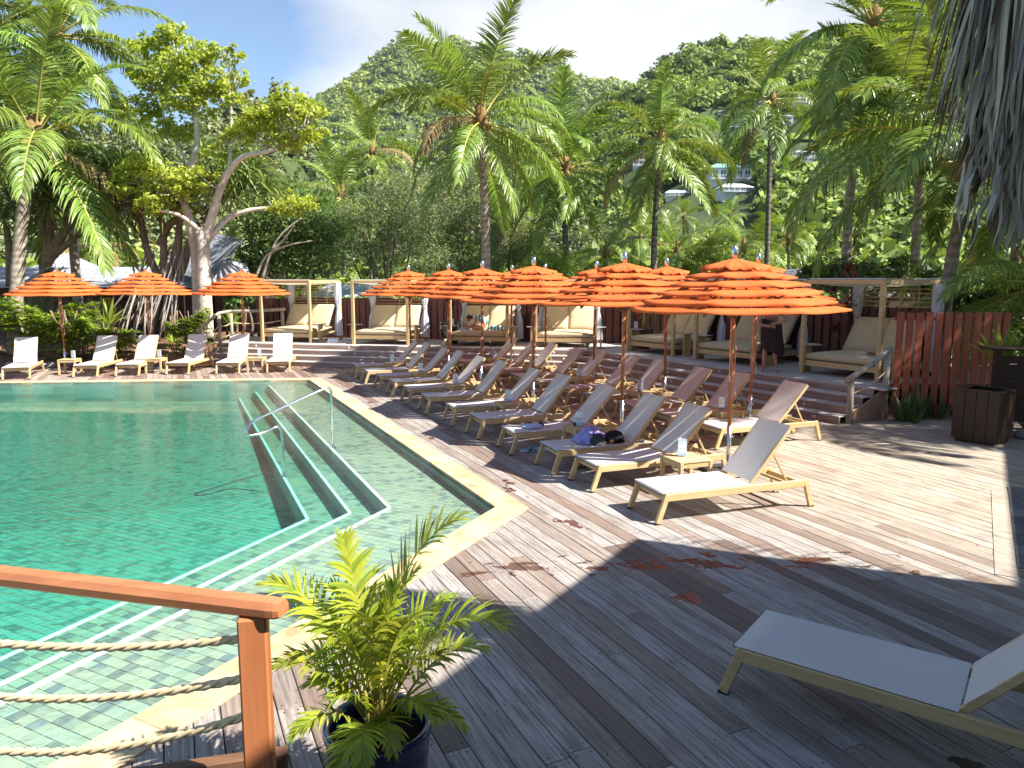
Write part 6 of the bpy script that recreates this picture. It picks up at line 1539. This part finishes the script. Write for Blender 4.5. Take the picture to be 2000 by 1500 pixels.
bs = [pk + Vector((x, y, -1.6)) for x, y in ((-2.4, -2.4), (2.4, -2.4), (2.4, 2.4), (-2.4, 2.4))]
roof_building('grey hipped shingle roof peeking over the long roof', [((bs[k], bs[(k + 1) % 4], pk + Vector((.01, 0, 0)), pk), 9, 22) for k in range(4)], [(pk.x - 2, pk.x + 2, 34.2, 37.8, 0, pk.z - 1.6)], seed=4)
# steep gable beside the pale tree
a = at(330, 590, 29.5); b = at(410, 570, 28); ridge0, ridge1 = at(408, 452, 32.5), at(476, 470, 29.2)
roof_building('steep grey shingle gable roof right of the pale tree trunk', [((at(338, 532, 30.5), at(412, 553, 28.2), ridge1, ridge0), 16, 20), ((at(412, 553, 28.2) + Vector((.05, -.05, 0)), at(500, 562, 29.2), ridge1 + Vector((.05, 0, -.9)), at(440, 500, 28.8)), 10, 14)],
              [(at(400, 560, 31).x, at(500, 560, 31).x, 30, 33.5, 0, 3.4)], seed=7)
M_gable = m_wood('grey_gable_board', (.34, .31, .29), (.22, .2, .19), 0, .8)
def small_gable(label, u, v, Y, w, h, mat, name='garden_bungalow'):
    p = at(u, v, Y); d = 3.2
    A, B = p + Vector((-w, -.3, -h)), p + Vector((w, -.3, -h)); R0, R1 = p + Vector((0, -.3, 0)), p + Vector((0, d, 0)); C, D = A + Vector((0, d + .3, 0)), B + Vector((0, d + .3, 0))
    t = roof_building(label, [((A, C, R1, R0), 10, 16), ((D, B, R0, R1), 10, 16)], [(p.x - w * .8, p.x + w * .8, Y, Y + d, 0, p.z - h - .02)], name, mat=mat, seed=int(u))
    o = Vector(t.location); g_ = MB(); q = [A + Vector((w * .12, .25, 0)), B + Vector((-w * .12, .25, 0)), R0 + Vector((0, .25, -.1))]; g_.add([tuple(x - o) for x in q], [(0, 1, 2)]); g_.build('gable_end', M_wall, t)
    for s, e in ((A, R0), (B, R0)):
        g_ = MB(); g_.bar(tuple(s - o), tuple(e - o), .05, .16); g_.build('barge_board', M_gable, t)
    return t
M_thatch = m_wood('thatch', (.36, .31, .25), (.2, .17, .14), 1, .95, 30, .1, .5)
small_gable('small grey gable roof behind the parasol tip right of the slim palm', 1322, 529, 40, 1.1, 1.0, M_shin)
small_gable('small grey gable roof behind the right tip of the biggest parasol', 1556, 526, 32, 1.15, .95, M_shin)
small_gable('thatched gable roof behind the last cabana', 1800, 521, 30, 1.5, 1.2, M_thatch, 'thatched_bungalow')
small_gable('small grey gable just left of the thatched roof', 1755, 521, 36, 1.0, 1.1, M_shin)
# pale canopy of the dark framed pergola behind the first cabanas
p = at(690, 553, 31); t = thing('pergola', 'dark framed pergola with a pale sheet roof behind the first two cabanas', 'pergola', (p.x, 31, 0)); 
M_sheet = m_plain('pale_sheet', (.52, .60, .56), (.42, .5, .47), 2, .4)
m = MB(); w = 1.75
m.add([(-w, -.6, p.z - .55), (w, -.6, p.z - .55), (w * .75, 1.3, p.z), (-w * .75, 1.3, p.z)], [(0, 1, 2, 3)]); m.build('roof_sheet', M_sheet, t)
for x in (-1.5, -.5, .5, 1.5):
    m = MB(); m.box((x, -.4, (p.z - .6) / 2), (.1, .1, p.z - .6)); m.build('post', M_dark, t); 
m = MB(); m.box((0, -.4, p.z - .66), (3.4, .1, .12)); m.build('beam', M_dark, t)
# ------------------------------------------------------------------ hills
def ridge(pts, Y, lower):
    P = sorted((at(u, v + lower, Y).x, at(u, v + lower, Y).z) for u, v in pts); return np.array([p[0] for p in P]), np.array([p[1] for p in P])
def nz(x, y, s, seed):
    r = np.random.RandomState(seed); z = 0 * x; a = 1.0
    for k in range(4):
        f = 2 ** k / s; p = r.uniform(0, 6.28, 4); z = z + a * (np.sin(x * f * 1.1 + p[0] + 1.7 * np.sin(y * f * .7 + p[1])) * np.sin(y * f * .9 + p[2] + 1.3 * np.sin(x * f * .8 + p[3]))); a *= .5
    return z
class Hill:
    def __init__(s, pts, Y0, Y1, spur, sp_s, seed, lower): s.X, s.Z = ridge(pts, Y1, lower); s.Y0, s.Y1, s.spur, s.sp, s.seed = Y0, Y1, spur, sp_s, seed
    def h(s, x, y):
        x = np.asarray(x, float); y = np.asarray(y, float); q = np.clip((y - s.Y0) / (s.Y1 - s.Y0), 0, 1)
        xr = x * (1 + (s.Y1 / np.maximum(y, 1) - 1) * .92)       # spurs run down obliquely
        R = np.interp(xr, s.X, s.Z, left=s.Z[0] * .6, right=s.Z[-1]); z = R * q ** 1.25
        z = z + s.spur * (np.minimum(np.abs(nz(x + .35 * y, y * .6, s.sp, s.seed)), 1.1) / 1.1 - 1) * 4 * q * (1 - q) + s.spur * .12 * nz(x, y, s.sp * .25, s.seed + 1) * q * (1 - q) * 4
        b = np.clip((y - s.Y1) / (s.Y1 * .3), 0, 1); return np.maximum(z * (1 - b), -.5)
M_hill = gmat('hill_undergrowth', (.075, .105, .035), (.035, .055, .02), .09)
def hill_mesh(name, H, x0, x1, nx, ny):
    xs = np.linspace(x0, x1, nx + 1); ys = np.concatenate([np.linspace(H.Y0, H.Y1, ny), H.Y1 * np.array([1.04, 1.12, 1.25])]); Xg, Yg = np.meshgrid(xs, ys); Z = H.h(Xg, Yg) - .3
    m = MB(); m.v = list(map(tuple, np.stack([Xg, Yg, Z], -1).reshape(-1, 3).tolist())); w = nx + 1
    m.f = [(j * w + i, j * w + i + 1, (j + 1) * w + i + 1, (j + 1) * w + i) for j in range(len(ys) - 1) for i in range(nx)]
    return tag(m.build(name, M_hill, None, True), kind='structure')
HR = Hill([(700, 500), (900, 400), (1060, 300), (1150, 228), (1225, 168), (1260, 142), (1290, 122), (1340, 97), (1400, 84), (1470, 82), (1540, 84), (1600, 74), (1700, 55), (1780, 48), (1850, 44), (1900, 32), (2100, 10), (2500, -20)], 85, 330, 14, 60, 3, 12)
HM = Hill([(250, 420), (380, 300), (480, 240), (560, 213), (620, 190), (660, 166), (700, 139), (740, 107), (765, 87), (783, 75), (800, 80), (818, 92), (830, 94), (850, 82), (880, 77), (950, 84), (1000, 96), (1060, 108), (1100, 122), (1130, 144), (1150, 154), (1190, 152), (1225, 162), (1280, 190), (1500, 260)], 240, 950, 95, 190, 8, 8)
HL = Hill([(-200, 300), (200, 230), (420, 205), (490, 188), (525, 176), (560, 180), (590, 208), (640, 268), (720, 330), (800, 380), (950, 430)], 75, 190, 7, 40, 5, 30)
hill_mesh('right_hill', HR, -90, 330, 110, 60); hill_mesh('mountain', HM, -560, 330, 150, 80); hill_mesh('left_hill', HL, -160, 20, 50, 30)
M_f1 = m_forest('forest_leaf', (.19, .27, .06), (.05, .095, .025)); M_f2 = m_forest('far_forest_leaf', (.23, .30, .075), (.065, .12, .035), .012); M_f3 = m_forest('casuarina_leaf', (.21, .25, .12), (.085, .12, .06))
HOUSE = [(1440, 268, 9, 'w'), (1430, 290, 9, 'w'), (1492, 212, 12, 'w'), (1528, 250, 11, 'w'), (1428, 352, 15, 'g'), (1252, 328, 10, 'r'), (1572, 320, 11, 'w'), (1322, 384, 14, 'l'), (1440, 378, 13, 'l'), (1566, 210, 9, 'w'), (1415, 228, 8, 'r'), (1500, 228, 10, 'r')]
def on_hill(H, u, v):
    for y in np.arange(H.Y0 + 2, H.Y1, 1.0):
        p = at(u, v, float(y))
        if p.z <= float(H.h(p.x, y)): return Vector((p.x, y, float(H.h(p.x, y))))
    p = at(u, v, H.Y1 - 5); return p
HW = [30, 28, 34, 36, 76, 30, 36, 40, 56, 26, 24, 34]
HPOS = [on_hill(HR, u, v) for u, v, w, k in HOUSE]
def forest(name, H, x0, x1, y0, y1, n, r0, r1, quads, ls, mat, seed, cone=0.0, avoid=True, dens=None):
    R = np.random.RandomState(seed); y = y0 + (y1 - y0) * R.uniform(0, 1, n) ** .75; x = R.uniform(-1, 1, n) * (.74 * y + 8); k = (x > x0) & (x < x1); x, y = x[k], y[k]
    if avoid:
        ok = np.ones(len(x), bool)
        for p in HPOS:
            dx, dy = x - p.x * (y / p.y), p.y - y; ok &= ~((np.abs(dx) < 1.5 + .024 * p.y) & (dy > -8) & (dy < 45))
        x, y = x[ok], y[ok]
    z = H.h(x, y) if H else 0 * x; n = len(x); r = R.uniform(r0, r1, n) * (.75 + .5 * R.uniform(0, 1, n) ** 3)
    d = R.normal(size=(n, quads, 3)); d[..., 2] = np.abs(d[..., 2]) * 1.0 + .12; d = unit(d); rad = R.uniform(.72, 1.06, (n, quads))
    lob = 1 + .22 * np.sin(d[..., 0] * 4 + x[:, None]) * np.sin(d[..., 1] * 5 + y[:, None])
    if cone: sc3 = np.stack([r * .55, r * .55, r * 1.9], -1); d[..., :2] *= (1.1 - d[..., 2:3] * .5)
    else: sc3 = np.stack([r, r, r * R.uniform(.7, 1.05, n)], -1)
    C = d * (rad * lob)[..., None] * sc3[:, None, :] + np.stack([x, y, z + r * (.35 if not cone else .0)], -1)[:, None, :]
    N = unit(d + R.normal(size=d.shape) * .45); C = C.reshape(-1, 3); N = N.reshape(-1, 3); L = np.repeat(r * ls, quads)
    q = leaves_at(C, N, L, .8); o = link(name, quad_mesh(name, q, mat)); return tag(o, kind='stuff')
forest('right_hill_forest', HR, -60, 330, 88, 332, 9500, 1.7, 4.4, 70, .42, M_f1, 1)
forest('mountain_forest', HM, -560, 330, 330, 960, 22000, 3.2, 7.5, 30, .55, M_f2, 2, avoid=False)
forest('left_hill_forest', HL, -160, 20, 78, 192, 2600, 1.6, 3.4, 70, .42, M_f3, 3, cone=.6, avoid=False)
forest('lowland_thicket', None, -70, 90, 50, 88, 1500, 1.5, 3.3, 110, .38, M_f1, 4, avoid=False)
forest('garden_thicket', None, -45, 40, 36, 52, 360, 1.1, 2.3, 200, .26, M_f1, 5, avoid=False)
# ------------------------------------------------------------------ houses on the hillside
M_hw = m_plain('white_house_wall', (.74, .76, .80), (.62, .65, .70), .8, .8); M_glassd = m_plain('window_glass', (.06, .09, .12), rough=.1, bump=0); M_groof = m_plain('green_metal_roof', (.22, .46, .36), (.18, .38, .30), .6, .45)
M_rroof = m_plain('brown_roof', (.26, .22, .2), (.17, .14, .13), .7, .8); M_wroof = m_plain('white_roof', (.74, .77, .75), (.62, .66, .64), .6, .6); M_groof2 = m_plain('grey_roof', (.42, .42, .44), (.3, .3, .32), .7, .7)
HL_ = ['grey roofed white house high on the slope left of the very tall palm', 'lower white house just below the grey roofed one', 'white house with green terrace beside the very tall palm crown', 'two storey white house right of the very tall palm trunk',
       'wide house with a green metal roof on the slope', 'brown roofed house hidden behind the slim palm crown', 'white house with long balcony at the foot of the right slope', 'long low white building left of the slim palm, half hidden', 'long low building with white roof below the green roofed house',
       'small white house high up behind drooping fronds', 'small brown roof among trees left of the very tall palm', 'dark roofed house beneath the green terrace house']
for (u, v, w, k), p, lb in zip(HOUSE, HPOS, HL_):
    w = HW[HOUSE.index((u, v, w, k))] * p.y / FPX; t = thing('hillside_house', lb, 'house', p, random.uniform(-.25, .15)); d, hgt = w * .6, (.30 if k in 'glr' else .55) * w * (.6 if k == 'l' else 1); rm = {'g': M_groof, 'w': M_groof2, 'r': M_rroof, 'l': M_wroof}[k]; rh = .6 if k == 'l' else 1.7
    m = MB(); m.box((0, d / 2, hgt / 2 - 1), (w, d, hgt + 2)); m.build('wall', M_hw, t)
    m = MB(); a, b = w / 2 + w * .06, w * .07; z = hgt + .05; m.v = [(-a, -b, z), (a, -b, z), (a, d + b, z), (-a, d + b, z), (-a * .55, d / 2, z + w * .14), (a * .55, d / 2, z + w * .14), (-a, -b, z - .18), (a, -b, z - .18), (a, d + b, z - .18), (-a, d + b, z - .18)]
    m.f = [(0, 1, 5, 4), (1, 2, 5), (2, 3, 4, 5), (3, 0, 4), (0, 6, 7, 1), (1, 7, 8, 2), (6, 9, 8, 7), (3, 9, 6, 0)]; m.build('roof', rm, t)
    nf = 1 if k in 'glr' else 2; fh = hgt / nf
    for fl in range(nf):
        nw = 5 if k in 'gl' else 3
        for i in range(nw):
            x = -w / 2 + (i + .5) * w / nw; m = MB(); m.box((x, -.03, fh * (.52 + fl)), (w / nw * .58, .08, fh * .5)); f = m.build('window', M_glassd, t)
            m = MB(); m.box((x, -.09, fh * (.52 + fl)), (.1, .05, fh * .5)); m.build('frame', M_hw, f)
        e = w * .12; m = MB(); m.box((0, -e / 2 - .06, fh * (.08 + fl)), (w * 1.02, e, fh * .06)); m.build('balcony', M_hw, t)
        m = MB(); m.box((0, -e, fh * (.36 + fl)), (w * 1.02, .08, fh * .04))
        for i in range(13): m.box((-w / 2 + i * w / 12, -e, fh * (.22 + fl)), (w * .008, .06, fh * .26))
        m.build('railing', M_hw, t)
p = on_hill(HR, 1565, 272); m = MB(); m.v = [(-4, -3, -1), (4, -3, -1), (4, 5, 2.4), (-4, 5, 2.4)]; m.f = [(0, 1, 2, 3)]
o = m.build('lawn', gmat('lawn_grass', (.16, .24, .05), (.11, .18, .035), .6)); o.location = p; tag(o, kind='structure')
# ------------------------------------------------------------------ thatched pavilion beside the viewer, whose roof shades the near deck
HE = 5.2; k = HE / math.tan(SUN_EL); SH = Vector((cos(SUN_AZ) * k, sin(SUN_AZ) * k))
d57 = Vector((cos(radians(57.6)), sin(radians(57.6)))); PA = Vector((1.52, 7.2)); PBk = Vector((4.5, 5.85)); PC = PBk + d57 * 7.6
shade = [PA - d57 * 16, Vector((16, -8)), PC + Vector((12, -4)), PC, PBk, PA]
eave = [tuple(p + SH) for p in shade]; eave = eave if area(eave) > 0 else eave[::-1]
pv = thing('thatched_pavilion', 'thatched pavilion beside the viewer whose roof shades the near deck', 'pavilion', (9, -2, 0)); po_ = Vector((9, -2))
m = MB(); ev = [(p[0] - po_.x, p[1] - po_.y) for p in eave]; n = len(ev); cx, cyy = sum(p[0] for p in ev) / n, sum(p[1] for p in ev) / n
m.v = [(x, y, HE) for x, y in ev] + [(x, y, HE + .3) for x, y in ev] + [(cx, cyy, HE + 3.5)]; m.f = [tuple(range(n))[::-1]] + [(i, (i + 1) % n, n + (i + 1) % n, n + i) for i in range(n)] + [(n + i, n + (i + 1) % n, 2 * n) for i in range(n)]
m.build('roof', M_thatch, pv)
s = MB(); rr = random.Random(3)
for i in range(n):
    a, b = Vector(ev[i]), Vector(ev[(i + 1) % n]); L = (b - a).length; o_ = Vector(((b - a).y, -(b - a).x)).normalized()
    for q in range(int(L * 9)):
        p = a.lerp(b, (q + rr.random()) / (L * 9)) + o_ * .02; leaf_strip(s, Vector((p.x, p.y, HE + .2)), Vector((o_.x * .8, o_.y * .8, -.5)), Vector(((b - a).x, (b - a).y, 0)).normalized(), rr.uniform(.25, .62), .035, 1.2, 3)
M_dry = m_leaf('dry_leaf', (.40, .36, .32), (.20, .17, .15), .15, .7, .25, var=.1); tag(s.build('eave_fringe', M_dry, pv), kind='stuff')
for i in range(n):
    p = Vector(ev[i]).lerp(Vector((cx, cyy)), .12); m = MB(); m.tube([(p.x, p.y, 0), (p.x, p.y, HE)], .14, 10); m.build('post', M_log, pv, True)
for x0, y0, x1, y1 in ((.9, -3.2, 9.2, -3.2), (9.2, -3.2, 9.2, 3.2)):  # unseen walls added to cut sky light on the near lounger and deck
    L = hypot(x1 - x0, y1 - y0); a = atan2(y1 - y0, x1 - x0); nb = int(HE / .2)
    for q in range(nb):
        m = MB(); m.box((L / 2, 0, 0), (L, .03, .19), None, .004); o = m.build('sky_block_board', M_dkbrown, pv); o.location = (x0 - po_.x, y0 - po_.y + 2 * 0, .1 + q * .2); o.rotation_euler = (0, 0, a)
# dead palm fronds hanging in a grey skirt at the top right
HX_ = at(2010, 200, 4.3); t = thing('dry_frond_skirt', 'shaggy skirt of dry grey palm leaves hanging at the top right corner', 'dry palm leaves', (HX_.x, HX_.y, 0))
m = MB(); rr = random.Random(12)
for i in range(900):
    zt = rr.uniform(3.0, 5.0); rad = .30 * rr.random() ** .5 + .02; a = rr.uniform(0, 6.28); x, y = cos(a) * rad * 1.1, sin(a) * rad * .8
    low = 2.78 + .55 * abs(x + .02) / .33 + rr.uniform(0, .3); L = max(.35, min(1.5, zt - low)) * rr.uniform(.6, 1.0)
    d = Vector((cos(a) * rr.uniform(.1, .5), sin(a) * .3, -1)).normalized(); o_ = len(m.v); w_ = rr.uniform(.018, .05); leaf_strip(m, Vector((x, y, zt)), d, Vector((cos(a + 1.6) * .9, sin(a + 1.6) * .9, 0)), L, w_, .8, 6)
    for vi in range(o_, len(m.v)):
        q = (vi - o_) // 2; v_ = m.v[vi]; m.v[vi] = (v_[0] + .010 * sin(q * .9 + i), v_[1] + .010 * sin(q * 1.1 + i * 2), v_[2])
m.build('dry_leaves', m_leaf('grey_dry_leaf', (.42, .37, .325), (.12, .095, .078), .08, .75, .2, var=.0), t)
m = MB(); m.tube([(.08, 0, 3.0), (.06, 0, 4.2), (.05, 0, 5.7)], [.10, .13, .14], 10); m.build('core', M_brown, t, True)
m = MB(); m.bar((.05, 0, 5.66), (4.6, -1.4, 5.66), .12, .16); m.build('hanging_beam', M_log, t)
# palms just outside the right edge, whose fronds dapple the terrace and deck
palm('coconut palm outside the right edge, dappling the terrace steps', (14.2, 11.4, 0), (13.6, 11.2, 8.2), .17, 1.0, 20, seed=71)
palm('coconut palm outside the right edge, dappling the fence', (15.5, 14.2, 0), (15.2, 13.6, 7.4), .17, 1.0, 20, seed=72)
# ------------------------------------------------------------------ air
m = MB(); m.box((-60, 600, 178), (1500, 1400, 361.6))
t = NT('haze_air'); pvn = t.N('ShaderNodeVolumePrincipled'.replace('ShaderNode', '')); pvn.inputs['Color'].default_value = (.80, .88, 1.0, 1); pvn.inputs['Density'].default_value = .00007; pvn.inputs['Anisotropy'].default_value = .2
t.L(pvn.outputs[0], t.out.inputs['Volume']); tag(m.build('haze', t.m), kind='stuff')
